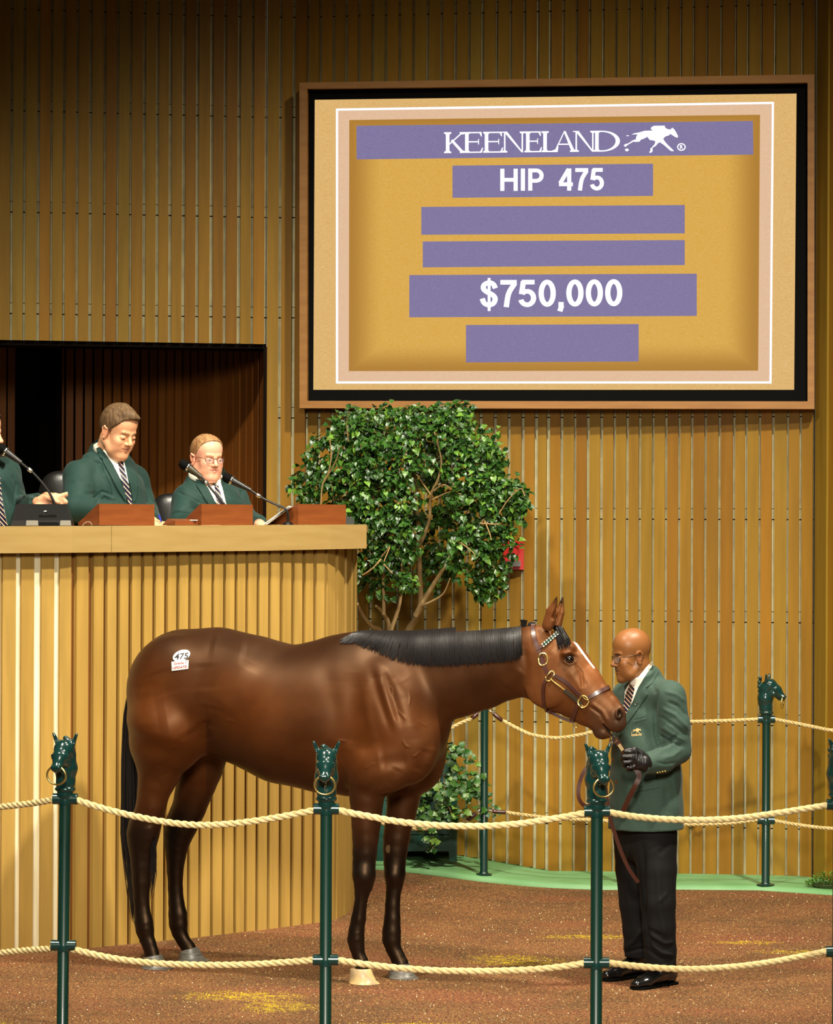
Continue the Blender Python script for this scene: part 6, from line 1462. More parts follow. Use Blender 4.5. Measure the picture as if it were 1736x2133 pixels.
m2, h2 = seated(dict(head=(246, 902, 15.85), yaw=.72, pitch=math.radians(20), sc=(1.06, 1.10, 1.12), tyaw=.85, neck=(226, 948, 15.95), nk=1.2, chest=(225, 1020, 15.9), jowl=1.1, chin=1, gaze=(0, -.55), shut=True,
    shN=(167, 992, 15.78), shF=(276, 1002, 16.12), elN=(158, 1058, 15.6), elF=(300, 1066, 16.1), wrN=(238, 1068, 15.5), wrF=(318, 1087, 15.78), skin=(224, 164, 124), paint=dict(flush=.25, red=(222, 146, 116), lip=(176, 96, 84), brow=(140, 104, 70)),
    label='brown haired man in green suit looking down behind the first wooden lectern', hands=hands2, hair=dict(t=.010, quiff=1, mat=brownh, line=[.012, .014, .016, .03, .056, .072, .105, .2], tex=.0015),
    jr=(.16, .19, .22, .088, .078), folds=[([(150, 958), (180, 955), (210, 966), (215, 985)], 3, -.012), ([(160, 950), (190, 948), (212, 958)], 4, .007), ([(215, 985), (228, 1010), (232, 1040)], 3.5, -.010), ([(200, 1048), (215, 1030), (238, 1040)], 3, .009), ([(195, 1040), (212, 1024), (232, 1030)], 2.5, -.007), ([(150, 1000), (190, 1010)], 5, .005), ([(160, 1030), (200, 1028)], 4, -.005)],
    patches=[('shirt_front', [(212, 932), (228, 946), (244, 961), (258, 958), (262, 975), (268, 1006), (262, 1012), (250, 996), (236, 968), (222, 948)], 'shirt', .010), ('tie', [(246, 963), (257, 960), (258, 970), (263, 990), (273, 1030), (276, 1050), (269, 1050), (262, 1030), (254, 1000), (248, 975)], 'tie', .018),
             ('lapel', [(200, 934), (209, 930), (222, 948), (238, 972), (252, 1004), (266, 1032), (262, 1044), (246, 1020), (228, 985), (215, 962), (214, 956), (208, 952)], 'suit', .014), ('lapel', [(260, 962), (268, 952), (280, 972), (286, 1000), (284, 1040), (278, 1046), (272, 1010), (264, 985)], 'suit', .012)]))
def hands3(B, wN, wF):
    hand_at(B, wN, (.9, -.3, -.2), sc=1.1); hand_at(B, wF, (.5, -.8, -.25), sc=1.1)
m3, h3 = seated(dict(head=(431, 957, 16.3), yaw=.98, pitch=math.radians(5), sc=(1.0, 1.06, 1.02), tyaw=1.05, neck=(434, 998, 16.38), nk=1.15, chest=(436, 1056, 16.34), jowl=1.12, chin=1, gaze=(.1, 0),
    shN=(391, 1040, 16.26), shF=(486, 1040, 16.5), elN=(378, 1090, 16.1), elF=(512, 1085, 16.45), wrN=(430, 1092, 15.98), wrF=(541, 1092, 16.2), skin=(226, 164, 134), paint=dict(flush=.5, red=(218, 118, 96), lip=(190, 104, 92), brow=(168, 122, 84)),
    label='fair man with glasses in green suit behind the second wooden lectern', hands=hands3, hair=dict(t=.005, mat=sandyh, line=[-.002, .002, .006, .016, .036, .054, .072, .2], tex=.001),
    jr=(.14, .17, .215, .08, .07), folds=[([(370, 1025), (395, 1035), (420, 1050)], 3, -.008), ([(375, 1015), (400, 1022), (425, 1038)], 4, .006), ([(372, 1062), (400, 1058), (420, 1066)], 4, -.005), ([(505, 1020), (500, 1045)], 4, -.006)],
    patches=[('shirt_front', [(425, 1000), (436, 1006), (450, 1013), (458, 998), (464, 1018), (472, 1052), (454, 1052), (442, 1036), (430, 1012)], 'shirt', .010), ('tie', [(447, 1012), (455, 1011), (460, 1028), (468, 1052), (454, 1052), (449, 1032)], 'tie', .018),
             ('lapel', [(408, 998), (420, 1000), (434, 1016), (446, 1040), (452, 1054), (438, 1054), (424, 1034), (416, 1020), (410, 1012)], 'suit', .013), ('lapel', [(459, 994), (468, 1000), (478, 1022), (484, 1052), (473, 1052), (466, 1022)], 'suit', .013)]))
M['copper_frame'] = mat('copper_spectacle_frame', (120, 52, 40), .35, metal=.7); glasses(h3, (None, 'copper framed glasses on the fair man behind the microphones'), M['copper_frame'])
def hands1(B, wN, wF):
    q = lambda x, y, d=0: A3(at(x, y, 15.3 + d)); B.cone(q(86, 1044), q(98, 1040), .03, .034, .01); B.cone(q(98, 1040), q(116, 1040), .036, .032, .012)
    finger(B, [q(114, 1032, -.01), q(124, 1034, -.012), q(138, 1030, -.012), q(150, 1027, -.01)], .0145); finger(B, [q(118, 1041, -.01), q(131, 1040, -.01), q(137, 1046, -.01), q(128, 1051, 0)], .0145); finger(B, [q(116, 1046, -.01), q(128, 1049, -.01), q(129, 1056, 0), q(120, 1057, .01)], .013)
    finger(B, [q(112, 1050, .0), q(121, 1054, .0), q(120, 1060, .01)], .012); finger(B, [q(96, 1036, -.03), q(110, 1040, -.045), q(121, 1046, -.045)], .014); hand_at(B, wF, (.4, -.8, -.4))
m1, h1 = seated(dict(head=(-38, 906, 15.45), yaw=.25, pitch=math.radians(4), sc=(1.06, 1.06, 1.10), tyaw=.8, neck=(-52, 958, 15.5), nk=1.1, chest=(-30, 1010, 15.5), jowl=1.1, gaze=(0, 0),
    shN=(-90, 985, 15.4), shF=(10, 986, 15.72), elN=(-100, 1060, 15.25), elF=(34, 1060, 15.6), wrN=(-60, 1080, 15.1), wrF=(80, 1046, 15.32), skin=(224, 162, 124), paint=dict(flush=.4, red=(206, 120, 92), lip=(176, 96, 84), brow=(110, 80, 56)),
    label='man in green suit mostly cut off by the left edge, pointing beside the black console', hands=hands1, hair=dict(t=.010, mat=darkh, line=[.012, .014, .016, .03, .056, .074, .098, .2]),
    jr=(.14, .17, .215, .082, .066), folds=[([(26, 990), (34, 1010), (30, 1040)], 3, -.008), ([(40, 1022), (55, 1035), (75, 1040)], 3, .005)],
    patches=[('shirt_front', [(-20, 980), (-2, 990), (6, 1040), (20, 1094), (-10, 1094), (-24, 1040)], 'shirt', .010), ('tie', [(-8, 990), (0, 992), (4, 1030), (8, 1062), (16, 1096), (2, 1096), (-8, 1060), (-12, 1020)], 'tie', .018), ('lapel', [(-2, 975), (6, 985), (14, 1030), (26, 1094), (16, 1094), (6, 1050), (-2, 1010)], 'suit', .014)]))
# chairs
def chair(px0, px1, ytop, Y, label, yaw):
    c = at((px0 + px1) / 2, 1100, Y); t = thing('office_chair', label, 'chair', (c.x, c.y, 1.42), 0, 'black leather chairs behind the stand'); a, b, tp = at(px0, ytop, Y), at(px1, ytop, Y), at((px0 + px1) / 2, ytop, Y)
    w_ = (b.x - a.x) / 2; z1 = tp.z; Fd = Field(axis((c.x - w_ - .06, c.x + w_ + .06, .0075)), axis((c.y - .14, c.y + .14, .0075)), axis((z1 - .62, z1 + .05, .0075)))
    n = 3.2
    for z0, zt, ww in ((z1 - .56, z1 - .1, w_),):
        def fn(x, y, z): return ((np.abs((x - c.x) / ww) ** n + np.abs((z - (z1 - .28)) / .28) ** n + np.abs((y - c.y - .12 * (x - c.x) ** 2 / ww) / .06) ** 2.2) ** (1 / n) - 1) * .05
        Fd.put((c.x - ww - .03, c.y - .13, z1 - .6), (c.x + ww + .03, c.y + .13, z1 + .03), fn, .01)
    V, Q = Fd.surface(3); link('backrest', quads_mesh('backrest', V, Q), M['leather'], t)
    mb = MB(); mb.sphere((c.x, c.y - .22, 1.9), (.26, .26, .06), 20, 10).build('seat', M['leather'], t, True); MB().lathe([(.03, 0), (.03, .4)], 14, (c.x, c.y - .2, 1.47)).build('column', M['black'], t, True)
    MB().box((c.x, c.y - .02, 1.98), (.08, .05, .3)).build('back_support', M['black'], t)
    for k in range(5):
        an = k * 2 * math.pi / 5; o = MB().tube([(c.x, c.y - .2, 1.50), (c.x + .28 * math.cos(an), c.y - .2 + .28 * math.sin(an), 1.46)], [.024, .018], 8).build('leg', M['black'], t, True); MB().sphere((c.x + .28 * math.cos(an), c.y - .2 + .28 * math.sin(an), 1.443), .022, 10, 8).build('castor', M['black'], o, True)
    return t
chair(76, 190, 981, 16.35, 'black leather chair back showing left of the brown haired man', 0); chair(306, 420, 1027, 16.85, 'black leather chair back showing left of the fair man', 0); chair(-140, -30, 985, 16.1, 'black leather chair behind the man at the left edge', 0)
# lecterns
def prism(name, label, fx0, fx1, yt, yb, sx, Y, depth=.30, cat='lectern', m='lectern', group='slanted wooden lecterns on the stand', th=.0):
    """box whose top slopes down towards the men; front face towards the ring"""
    Yb = YL(fx1); A, B_, C_, D_ = at(fx0, yb, Y), at(fx1, yb - .6, Yb), at(fx0, yt, Y), at(fx1, yt + .5, Yb); B_.z = A.z; D_.z = C_.z
    dr = (B_ - A).normalized(); pr = Vector((-dr.y, dr.x, 0)); k_ = .05
    while k_ < .5 and to_px(A + pr * k_)[0] > sx: k_ += .01
    back = pr * k_; t = thing(name, label, cat, ((A + B_) / 2), 0, group)
    E, G_ = A + back, B_ + back; e = Vector((0, 0, .012))
    z0 = A.z; lo_ = .012
    mb = MB(); d = .014; sd = (B_ - A).normalized()
    MB().add([A, B_, D_, C_, A + pr * d, B_ + pr * d, D_ + pr * d, C_ + pr * d], [(0, 1, 2, 3), (5, 4, 7, 6), (4, 0, 3, 7), (1, 5, 6, 2), (3, 2, 6, 7), (4, 5, 1, 0)]).build('front_panel', M[m], t)
    for P0_, Q0_ in ((A, C_), (B_ - sd * d, D_ - sd * d)):
        K0, K1 = P0_ + pr * d * .9, Q0_ + pr * d * .9; Kb = P0_ + back; Kt = Kb + Vector((0, 0, lo_)); V_ = [K0, Kb, Kt, K1]; V_ += [v + sd * d for v in V_]; MB().add(V_, [(0, 3, 2, 1), (4, 5, 6, 7), (0, 1, 5, 4), (1, 2, 6, 5), (2, 3, 7, 6), (3, 0, 4, 7)]).build('side_panel', M[m], t)
    tp = [C_, D_, D_ + back - Vector((0, 0, (C_ - A).z - lo_)), C_ + back - Vector((0, 0, (C_ - A).z - lo_))]; V_ = [v - Vector((0, 0, .008)) for v in tp] + [v + Vector((0, 0, .001)) for v in tp]; MB().hexa(V_).build('sloping_top', M[m], t)
    return t
YL = lambda x: lerpk(fp, x) + .045
prism('desk_lectern', 'cherry wood lectern before the brown haired man looking down', 207, 322, 1049.5, 1094, 164, YL(207))
prism('desk_lectern', 'cherry wood lectern before the fair man with glasses', 420, 527, 1050, 1093.5, 380, YL(420))
prism('desk_lectern', 'cherry wood lectern holding papers at the right end of the stand', 621.5, 721, 1050, 1092.5, 560, YL(621))
t = thing('wooden_box', 'small low wooden box on the stand left of the second lectern', 'box', at(389, 1094, YL(389)))
A_, B2 = at(365, 1094, YL(365) + .02), at(413, 1093.7, YL(413) + .02); z_ = at(389, 1085, YL(389)).z; bk = Vector((-.06, .12, 0)); mb = MB()
mb.hexa([A_, B2, B2 + bk, A_ + bk - Vector((.02, 0, 0)), Vector((A_.x, A_.y, z_)), Vector((B2.x, B2.y, z_)), Vector((B2.x, B2.y, z_)) + bk * .8 + Vector((0, 0, .012)), Vector((A_.x, A_.y, z_)) + bk * .8 + Vector((0, 0, .012))]); mb.build('case', M['lectern'], t)
MB().box(at(404, 1083.5, YL(404) + .03), (.04, .03, .004)).build('paper_slip', M['paper'], t)
# papers on the right lectern
t = thing('paper_sheaf', 'thick sheaf of white papers leaning on the right hand lectern', 'papers', at(585, 1092, YL(600)))
for k in range(7):
    o = k * .004; yy = YL(600) + .03; a, b = at(556 - k * .8, 1093 - k * .3, yy), at(603 + (k % 3) * 1.5, 1058 - k * .6, yy); dd = Vector((.0, .26, 0)); nn = Vector((-(b - a).z, 0, (b - a).x)).normalized() * .003
    MB().hexa([a, b, b + dd, a + dd, a + nn, b + nn, b + dd + nn, a + dd + nn]).build('sheet', M['paper'], t)
t = thing('desk_telephone', 'dark grey device on the stand right of the third lectern', 'device', at(729, 1092, YL(729) + .1)); a, b = at(716, 1092.5, YL(729) + .1), at(738, 1092.3, YL(738) + .1); dd = Vector((0, .16, 0)); z1, z2 = at(716, 1072, YL(729) + .1).z, at(737, 1081, YL(729) + .1).z
mb = MB(); mb.hexa([a, b, b + dd, a + dd, Vector((a.x, a.y, z1)), Vector((b.x, b.y, z2)), Vector((b.x, b.y, z2)) + dd, Vector((a.x, a.y, z1)) + dd]); mb.build('case', mat('dark_grey_plastic', (58, 62, 60), .4), t)
# black console
t = thing('desk_console', 'black angular console on the stand before the left edge man', 'console', at(86, 1094, YL(86)))
yc_ = YL(151) + .02; bot_ = [at(22, 1095.5, yc_), at(151, 1095, yc_)]; top_ = [at(36, 1050, yc_ + .12), at(135, 1050, yc_ + .12)]; mid_ = [at(30, 1084, yc_ - .02), at(148, 1084, yc_ - .02)]
def wedge(x0b, x1b, x0t, x1t, m, name, off=0.0):
    p = [at(x0b, 1095, yc_ - off), at(x1b, 1095, yc_ - off), at(x1b - 3, 1084, yc_ - .0 - off), at(x0b + 3, 1084, yc_ - .0 - off), at(x1t, 1050, yc_ + .10 - off), at(x0t, 1050, yc_ + .10 - off)]
    q_ = [v + Vector((0, .10, 0)) for v in p]; V_ = p + q_
    me = MB().add(V_, [(0, 1, 2, 3), (3, 2, 4, 5), (7, 6, 9, 8), (8, 9, 11, 10), (0, 6, 7, 1), (1, 7, 8, 2), (2, 8, 10, 4), (4, 10, 11, 5), (5, 11, 9, 3), (3, 9, 6, 0)]); return me.build(name, m, t)
wedge(22, 151, 34, 137, M['black'], 'housing'); MB().hexa([at(80, 1094.5, yc_ - .012), at(124, 1094.5, yc_ - .012), at(124, 1094.5, yc_ + .03), at(80, 1094.5, yc_ + .03), at(81, 1072, yc_ + .028), at(117, 1072, yc_ + .028), at(117, 1072, yc_ + .06), at(81, 1072, yc_ + .06)]).build('slot', M['matt_black'], t)
for x0, x1 in ((54, 80), (125, 148)): MB().hexa([at(x0, 1094.6, yc_ - .014), at(x1, 1094.6, yc_ - .014), at(x1, 1094.6, yc_ + .02), at(x0, 1094.6, yc_ + .02), at(x0 + 1, 1084, yc_ - .010), at(x1 - 1, 1084, yc_ - .010), at(x1 - 1, 1084, yc_ + .02), at(x0 + 1, 1084, yc_ + .02)]).build('foot', mat('worn_grey_edge', (120, 116, 104), .4), t)
MB().tube([at(90, 1068, yc_ + .045), at(92, 1065, yc_ + .04), at(97, 1065, yc_ + .04), at(100, 1068, yc_ + .045)], .003, 6).build('clip', M['chrome'], t, True)
# microphones
def mic(name_, path, hx, label, Y, body, m='black'):
    """path: head, body end, then down the gooseneck"""
    t = thing('microphone', label, 'microphone', at(*path[-1], Y), 0, 'gooseneck microphones on the stand'); h0, b0 = at(*path[0], Y), at(*path[1], Y); d = (b0 - h0).normalized()
    MB().lathe([(.004, -.030), (.018, -.026), (.026, -.012), (.0275, .004), (.024, .018), (.019, .026)], 18, h0, d).build('grille', M['matt_black'], t, True); MB().lathe([(.0255, .020), (.0265, .026), (.0235, .032)], 18, h0, d).build('band', M['chrome'], t, True)
    L = (b0 - h0).length; MB().lathe([(.022, .03), (.019, .06), (.014, L * .8), (.012, L)], 16, h0, d).build('body', body, t, True)
    P = [Vector(q) for q in spl([at(*q, Y) for q in path[1:]], 24)]; MB().tube(P, .0066, 8).build('gooseneck', M[m], t, True)
    MB().lathe([(.011, -.012), (.012, 0), (.009, .014)], 12, P[3], (P[4] - P[3])).build('clamp', M['chrome'], t, True); MB().lathe([(.03, 0), (.028, .012), (.01, .02)], 16, Vector((P[-1].x, P[-1].y, ZD + .004))).build('base', M['black'], t, True)
M['bronze_body'] = mat('dark_olive_metal', (62, 58, 44), .35, metal=.4)
mic('a', [(384, 968), (420, 994), (440, 1018), (460, 1042), (470, 1056), (473, 1092)], 0, 'microphone crossing the fair man shirt, head by his cheek', YL(527) + .1, M['bronze_body'])
mic('b', [(474, 996), (522, 1021), (548, 1038), (575, 1051), (594, 1059), (600, 1072), (600, 1093)], 0, 'microphone leaning from the right lectern towards the fair man', YL(560) + .12, M['black'])
mic('c', [(3, 935), (44, 964), (72, 988), (96, 1016), (110, 1040), (114, 1054), (114, 1090)], 0, 'microphone rising from the black console to the left edge', YL(151) + .17, M['black'])
t = thing('blue_pen', 'small blue pen held upright beside the first lectern', 'pen', at(333, 1092, YL(333) + .25)); MB().tube([at(336, 1087, YL(333) + .25), at(331, 1073, YL(333) + .28)], [.004, .005], 8).build('barrel', mat('blue_plastic', (34, 40, 160), .3), t, True)
Yh_ = YL(333) + .24
t = thing('cable_loop', 'thin grey cable curling out by the first lectern', 'cable', at(180, 1094, YL(180))); MB().tube([at(*q, YL(185) - .008) for q in spl([(172, 1095), (176, 1090), (182, 1087), (188, 1088), (192, 1094)], 14)], .0018, 6).build('cable', mat('grey_cable', (150, 140, 120), .5), t, True)
# ------------------------------------------------------------------ ficus, planter, ivy
M['bark'] = mat('ficus_bark', (178, 152, 106), .75, spec=.2, var=(8, (150, 124, 80), (1, 1, .3)), bump=(40, .4, .004)); M['twig'] = mat('twig_bark', (150, 124, 80), .75, spec=.2)
def leaf_mat(name, c1, c2, rough=.34):
    m = mat(name, c1, rough, spec=.55, coat=.15); nt = m.node_tree; N = nt.nodes; L = nt.links; b = N['Principled BSDF']; oi = N.new('ShaderNodeObjectInfo'); a = N.new('ShaderNodeAttribute'); a.attribute_name = 'tone'
    ad = N.new('ShaderNodeMath'); ad.operation = 'ADD'; L.new(oi.outputs['Random'], ad.inputs[0]); L.new(a.outputs['Fac'], ad.inputs[1]); fr = N.new('ShaderNodeMath'); fr.operation = 'FRACT'; L.new(ad.outputs[0], fr.inputs[0])
    r = N.new('ShaderNodeValToRGB'); r.color_ramp.elements[0].color = rgb(c1); r.color_ramp.elements[1].color = rgb(c2); q = r.color_ramp.elements.new(.75); q.color = rgb(tuple((a_ * 2 + b_) // 3 for a_, b_ in zip(c1, c2))); L.new(fr.outputs[0], r.inputs[0]); L.new(r.outputs[0], b.inputs['Base Color'])
    b.inputs['Transmission Weight'].default_value = 0; b.inputs['Subsurface Weight'].default_value = .0
    return m
M['leaf'] = leaf_mat('ficus_leaf', (30, 68, 20), (104, 146, 48)); M['ivy'] = leaf_mat('ivy_leaf', (38, 82, 28), (112, 146, 56), .45); M['shrub'] = leaf_mat('shrub_leaf', (60, 104, 28), (112, 150, 52), .45)
def leaf_me(name, L=.047, W=.017, kind='ficus'):
    if kind == 'ficus': out = [(0, 0), (.28, .72), (.5, 1), (.75, .72), (.92, .25), (1.12, .02)]
    else: out = [(0, 0), (-.02, .55), (.12, 1.0), (.35, .62), (.55, .85), (.75, .35), (1, 0)]
    V = []; 
    for a, b in out: V.append((0, a * L, -.18 * L * (a - .4) ** 2 * 2))
    n = len(out)
    for s in (-1, 1):
        for a, b in out[1:-1]: V.append((s * b * W, a * L, .10 * L * b - .18 * L * (a - .4) ** 2 * 2))
    Fs = []
    for s, o in ((-1, n), (1, n + n - 2)):
        Fs.append((0, 1, o) if s > 0 else (0, o, 1))
        for i in range(1, n - 2): f = (i, i + 1, o + i, o + i - 1); Fs.append(f if s < 0 else tuple(reversed(f)))
        f = (n - 2, n - 1, o + n - 3); Fs.append(f if s < 0 else tuple(reversed(f)))
    V2 = [(x, y, z - .0006) for x, y, z in V]; k = len(V); Fs += [tuple(i + k for i in reversed(f)) for f in Fs]
    return V + V2, Fs
def orient(d, up):
    y = d.normalized(); x = y.cross(up)
    if x.length < 1e-3: x = Vector((1, 0, 0))
    x.normalize(); z = x.cross(y); return Matrix((x, y, z)).transposed()
def foliage(parent, spots, V0, F0, m, npart, name='leaf', allname='leaves'):
    """nearest leaves as parts of their own, the others joined into one part"""
    me0 = bpy.data.meshes.new('leaf'); me0.from_pydata([tuple(v) for v in V0], [], F0); me0.polygons.foreach_set('use_smooth', [True] * len(F0)); me0.materials.append(m)
    inv = Matrix.Translation(-Vector(parent.location)); spots = sorted(spots, key=lambda s: s[0].y)
    for p, R, sc_ in spots[:npart]:
        o = bpy.data.objects.new(name, me0); C.objects.link(o); o.parent = parent; o.matrix_basis = inv @ Matrix.Translation(p) @ R.to_4x4() @ Matrix.Scale(sc_, 4)
    rest = spots[npart:]; A = np.array(V0); nV = len(A); allV = np.empty((len(rest) * nV, 3)); tone = np.empty(len(rest) * nV)
    for i, (p, R, sc_) in enumerate(rest): allV[i * nV:(i + 1) * nV] = (A * sc_) @ np.array(R).T + np.array(p); tone[i * nV:(i + 1) * nV] = (i * .6180339) % 1
    half = F0[:len(F0) // 2]
    fs = [tuple(j + i * nV for j in f) for i in range(len(rest)) for f in half]
    me = bpy.data.meshes.new(allname); me.from_pydata(allV.tolist(), [], fs); me.polygons.foreach_set('use_smooth', [True] * len(fs))
    a = me.attributes.new('tone', 'FLOAT', 'POINT'); a.data.foreach_set('value', tone.astype(np.float32)); o = link(allname, me, m, parent); o['kind'] = 'stuff'
rt = random.Random(21); YT = 17.75
base_t = at(836, 1600, 18.45)
tree_t = thing('ficus_tree', 'tall leafy ficus with pale branching trunks beside the auction stand', 'tree', base_t)
br = [  # (points px, distance, radius px start, end)
 ([(822, 1600), (828, 1450), (846, 1330), (866, 1290), (876, 1262), (874, 1200), (873, 1130), (871, 1080), (866, 1030), (862, 980), (850, 900)], (18.45, 18.1, 17.9), 11, 2.5),
 ([(866, 1282), (884, 1250), (905, 1215), (930, 1175), (948, 1145), (985, 1110), (1010, 1080)], (17.85, 17.6), 6.5, 2), ([(872, 1140), (886, 1110), (895, 1080), (897, 1040), (902, 1020), (912, 1000), (920, 960), (905, 900)], (17.8, 17.5), 4.5, 1.6),
 ([(897, 1030), (880, 1005), (868, 988)], (17.55, 17.5), 2, 1.2), ([(904, 1022), (925, 1010), (945, 1022), (962, 1030)], (17.55, 17.45), 2, 1), ([(902, 1040), (930, 1027), (945, 1022)], (17.55, 17.45), 2, 1),
 ([(815, 1600), (812, 1450), (812, 1320), (800, 1280), (784, 1262)], (18.45, 17.9), 9, 3), ([(812, 1320), (828, 1275), (834, 1250), (838, 1200), (832, 1140)], (17.9, 17.7), 5, 2), ([(800, 1280), (799, 1220), (796, 1160), (788, 1100), (775, 1010)], (17.8, 17.6), 4, 1.5),
 ([(812, 1600), (806, 1450), (795, 1325), (775, 1305), (758, 1285), (744, 1258)], (18.45, 17.8), 7, 4), ([(878, 1262), (905, 1250), (925, 1235), (938, 1205)], (17.8, 17.6), 3, 1.2), ([(866, 1110), (848, 1090), (832, 1078), (820, 1060)], (17.7, 17.5), 3, 1.2),
 ([(795, 1160), (805, 1148), (812, 1140), (800, 1170)], (17.5, 17.4), 1.8, 1), ([(794, 1165), (775, 1185), (755, 1198)], (17.45, 17.4), 2, 1), ([(800, 1175), (818, 1195)], (17.45, 17.4), 1.5, .8),
 ([(668, 1060), (672, 1010), (684, 985), (690, 950), (687, 912)], (17.5, 17.4), 1.8, 1.2), ([(675, 1005), (700, 960), (708, 930)], (17.5, 17.4), 1.6, 1), ([(720, 1100), (700, 1060), (690, 1010)], (17.8, 17.6), 2.5, 1.5), ([(960, 1130), (985, 1150), (990, 1160)], (17.45, 17.4), 1.3, .8), ([(1010, 1085), (1020, 1110), (1024, 1125)], (17.5, 17.4), 1.6, 1), ([(1000, 1090), (1040, 1092), (1048, 1085)], (17.5, 17.4), 1.8, 1), ([(1040, 1070), (1060, 1040), (1085, 1018), (1094, 1034)], (17.6, 17.5), 1.5, 1), ([(726, 920), (722, 880), (728, 856)], (17.5, 17.4), 1.2, .8), ([(815, 1010), (830, 985), (848, 940)], (17.6, 17.4), 2, 1)]
first = True
for pts, Ys, r0, r1 in br:
    n = len(pts); P = [at(x, y, Ys[0] + (Ys[-1] - Ys[0]) * i / (n - 1) if len(Ys) == 2 else np.interp(i / (n - 1), [0, .4, 1], Ys)) for i, (x, y) in enumerate(pts)]
    P = [Vector(p) for p in spl(P, n * 5)]; k = len(P); MB().tube(P, [(r0 + (r1 - r0) * (i / (k - 1)) ** .8) * .00293 for i in range(k)], 10 if r0 > 3 else 7).build('trunk' if r0 > 6 else 'branch', M['bark'] if r0 > 2.2 else M['twig'], tree_t, True)
# crown outline and gaps, by photograph positions
CR = [(690, 880), (720, 858), (780, 848), (850, 845), (905, 850), (960, 848), (1000, 865), (1020, 890), (1045, 915), (1055, 945), (1070, 975), (1090, 1010), (1096, 1060), (1100, 1100), (1090, 1130), (1100, 1170), (1085, 1185), (1060, 1180), (1052, 1215), (1035, 1245), (1005, 1248), (990, 1215), (965, 1190), (940, 1230), (900, 1225), (860, 1240), (820, 1215), (800, 1240), (770, 1245), (742, 1225), (735, 1140), (720, 1100), (690, 1060), (640, 1045), (612, 1020), (605, 985), (625, 965), (650, 935), (665, 900)]
def inside(x, y, P):
    c = False; j = len(P) - 1
    for i in range(len(P)):
        if (P[i][1] > y) != (P[j][1] > y) and x < (P[j][0] - P[i][0]) * (y - P[i][1]) / (P[j][1] - P[i][1]) + P[i][0]: c = not c
        j = i
    return c
cl = []
while len(cl) < 640:
    x, y = rt.uniform(600, 1105), rt.uniform(842, 1250)
    if not inside(x, y, CR): continue
    if y > 1190 and 860 < x < 960 and rt.random() < .75: continue
    if 880 < x < 930 and 1000 < y < 1140 and rt.random() < .6: continue
    if 740 < x < 1000 and y > 1130 and rt.random() < .42: continue
    if x < 690 and rt.random() < .45: continue
    if 1040 < x < 1105 and 1110 < y < 1200 and rt.random() < .75: continue
    # thickness of the crown: deep in the middle
    e = min(1, math.hypot((x - 870) / 240, (y - 1010) / 260)); depth = .52 * math.sqrt(max(.03, 1 - e * e)); yc = 17.95 - (.0 if y < 1100 else .0)
    if 868 < x < 940 and 980 < y < 1280: cl.append((x, y, yc + rt.uniform(.05, depth))); continue
    cl.append((x, y, yc - depth * (1 - rt.random() ** 2.0 * 1.6)))
sp_ = []
for x, y, Y in cl:
    n = rt.randint(7, 12); ax = Vector((rt.uniform(-1, 1), rt.uniform(-.8, .3), rt.uniform(-.9, .1))).normalized(); c = at(x, y, min(Y, 18.35))
    L = rt.uniform(.07, .15); tw = [c + ax * L * (k / n - .5) for k in range(n)]
    for k, p in enumerate(tw):
        an = k * 2.4 + rt.uniform(-.4, .4); side = ax.cross(Vector((math.cos(an), math.sin(an), .2))).normalized(); d = (ax * .5 + side * .8 + Vector((0, -.12, -.55))).normalized(); up = Vector((rt.uniform(-.5, .5), rt.uniform(-1.0, -.1), rt.uniform(.3, 1))).normalized()
        p = p + side * rt.uniform(.005, .03); 
        sp_.append((p, orient(d, up), rt.uniform(.8, 1.25)))
sp_ = [s for s in sp_ if s[0].y < 18.52]
V0, F0 = leaf_me('leaf'); foliage(tree_t, sp_, V0, F0, M['leaf'], 300)
# planter
hp = on_apron(900, 1790); yp = hp.y if hp else 18.3; a0, a1 = at(786, 1791, yp), at(952, 1791, yp); zb_ = a0.z; ztp = at(870, 1592, yp).z; pw_ = a1.x - a0.x; pc = Vector(((a0.x + a1.x) / 2, yp + .075, zb_)); pl = thing('planter_box', 'dark green wooden planter box on corner legs behind the forelegs', 'planter', pc)
for sx_ in (-1, 1):
    for sy_ in (-1, 1): MB().box(pc + Vector((sx_ * (pw_ / 2 - .025), sy_ * .135, (ztp - zb_) / 2)), (.05, .05, ztp - zb_)).build('leg', M['planter'], pl)
nb = 5; hh = (ztp - zb_ - .07) / nb
for k in range(nb):
    zc = zb_ + .06 + hh * (k + .5)
    for sy_ in (-1, 1): MB().box(pc + Vector((0, sy_ * .14, zc - zb_)), (pw_ - .1, .02, hh - .006)).build('board', M['planter'], pl)
    for sx_ in (-1, 1): MB().box(pc + Vector((sx_ * (pw_ / 2 - .02), 0, zc - zb_)), (.02, .24, hh - .006)).build('board', M['planter'], pl)
MB().box(pc + Vector((0, 0, ztp - zb_ - .06)), (pw_ - .06, .27, .03)).build('soil', mat('dark_soil', (30, 22, 16), .9), pl)
iv = thing('ivy_plant', 'bright green ivy trailing over the dark planter box', 'plant', (pc.x, pc.y, ztp)); si = []
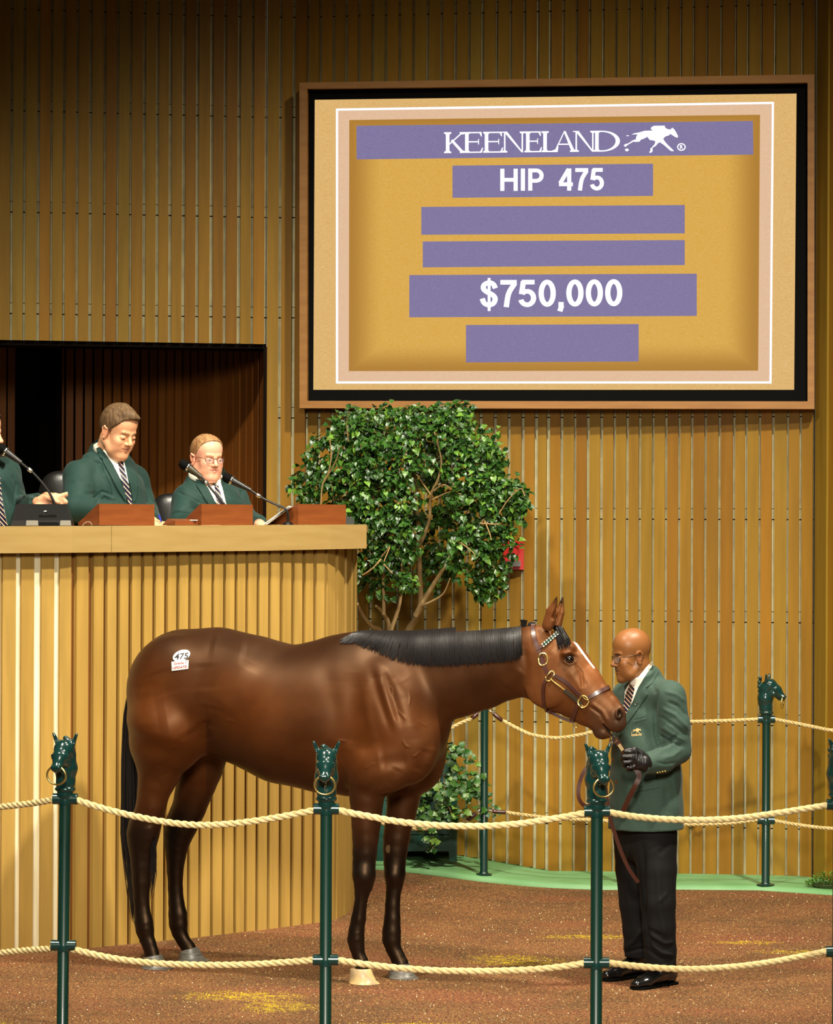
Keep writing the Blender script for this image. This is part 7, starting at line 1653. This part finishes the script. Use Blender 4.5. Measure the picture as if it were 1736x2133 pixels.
vines = [[(930, 1600), (900, 1610), (880, 1680), (878, 1730)], [(940, 1596), (945, 1640), (930, 1690), (905, 1720), (895, 1750), (905, 1770)], [(950, 1592), (975, 1620), (990, 1660), (1005, 1700)], [(945, 1590), (960, 1570), (985, 1590), (1000, 1630)], [(920, 1600), (915, 1650), (935, 1680), (945, 1710)], [(955, 1600), (965, 1660), (950, 1700)], [(985, 1600), (1010, 1640), (1015, 1670), (1040, 1688)], [(935, 1580), (945, 1560), (960, 1556)], [(900, 1640), (880, 1650), (868, 1700)], [(930, 1620), (960, 1640), (985, 1650)], [(925, 1610), (925, 1660), (915, 1700)]]
for j, v in enumerate(vines):
    Yv = 18.13 if j != 6 else 18.3; P = [Vector(p) for p in spl([at(*q, Yv + (.1 if i == 0 else 0)) for i, q in enumerate(v)], 26)]; MB().tube(P, .0022, 5).build('stem', M['twig'], iv, True)
    for i in range(2, 26):
        for _ in range(1):
            d = Vector((rt.uniform(-1, 1), rt.uniform(-.7, 0), rt.uniform(-1, .3))).normalized(); si.append((P[i] + Vector((rt.uniform(-.035, .035), rt.uniform(-.05, .02), rt.uniform(-.035, .035))), orient(d, Vector((rt.uniform(-.3, .3), -1, rt.uniform(.2, .9)))), rt.uniform(.6, 1.1) * (.7 if j == 6 else 1)))
V0, F0 = leaf_me('leaf', .05, .028, 'ivy'); foliage(iv, si, V0, F0, M['ivy'], 260)
# low plant on the kerb at the right
gp = on_apron(1722, 1851) or at(1722, 1852, 17.75); gt = thing('kerb_shrub', 'small feathery green shrub on the kerb at the right edge', 'plant', gp); ss = []
for i in range(900):
    a = rt.uniform(0, 6.28); r_ = .12 * rt.random() ** .5; h_ = rt.uniform(0, .085) * (1 - (r_ / .14) ** 2); p = gp + Vector((.02 + r_ * math.cos(a) * 1.1, .06 + r_ * math.sin(a) * .6, .01 + h_)); d = Vector((math.cos(a), math.sin(a), rt.uniform(.1, 1.2))); ss.append((p, orient(d, Vector((0, -.4, 1))), rt.uniform(.5, 1)))
V0, F0 = leaf_me('leaf', .022, .004); foliage(gt, ss, V0, F0, M['shrub'], 0)
MB().lathe([(.07, -.02), (.10, .02)], 16, gp + Vector((.02, .06, 0))).build('root_mat', mat('moss', (60, 70, 34), .9), gt, True)
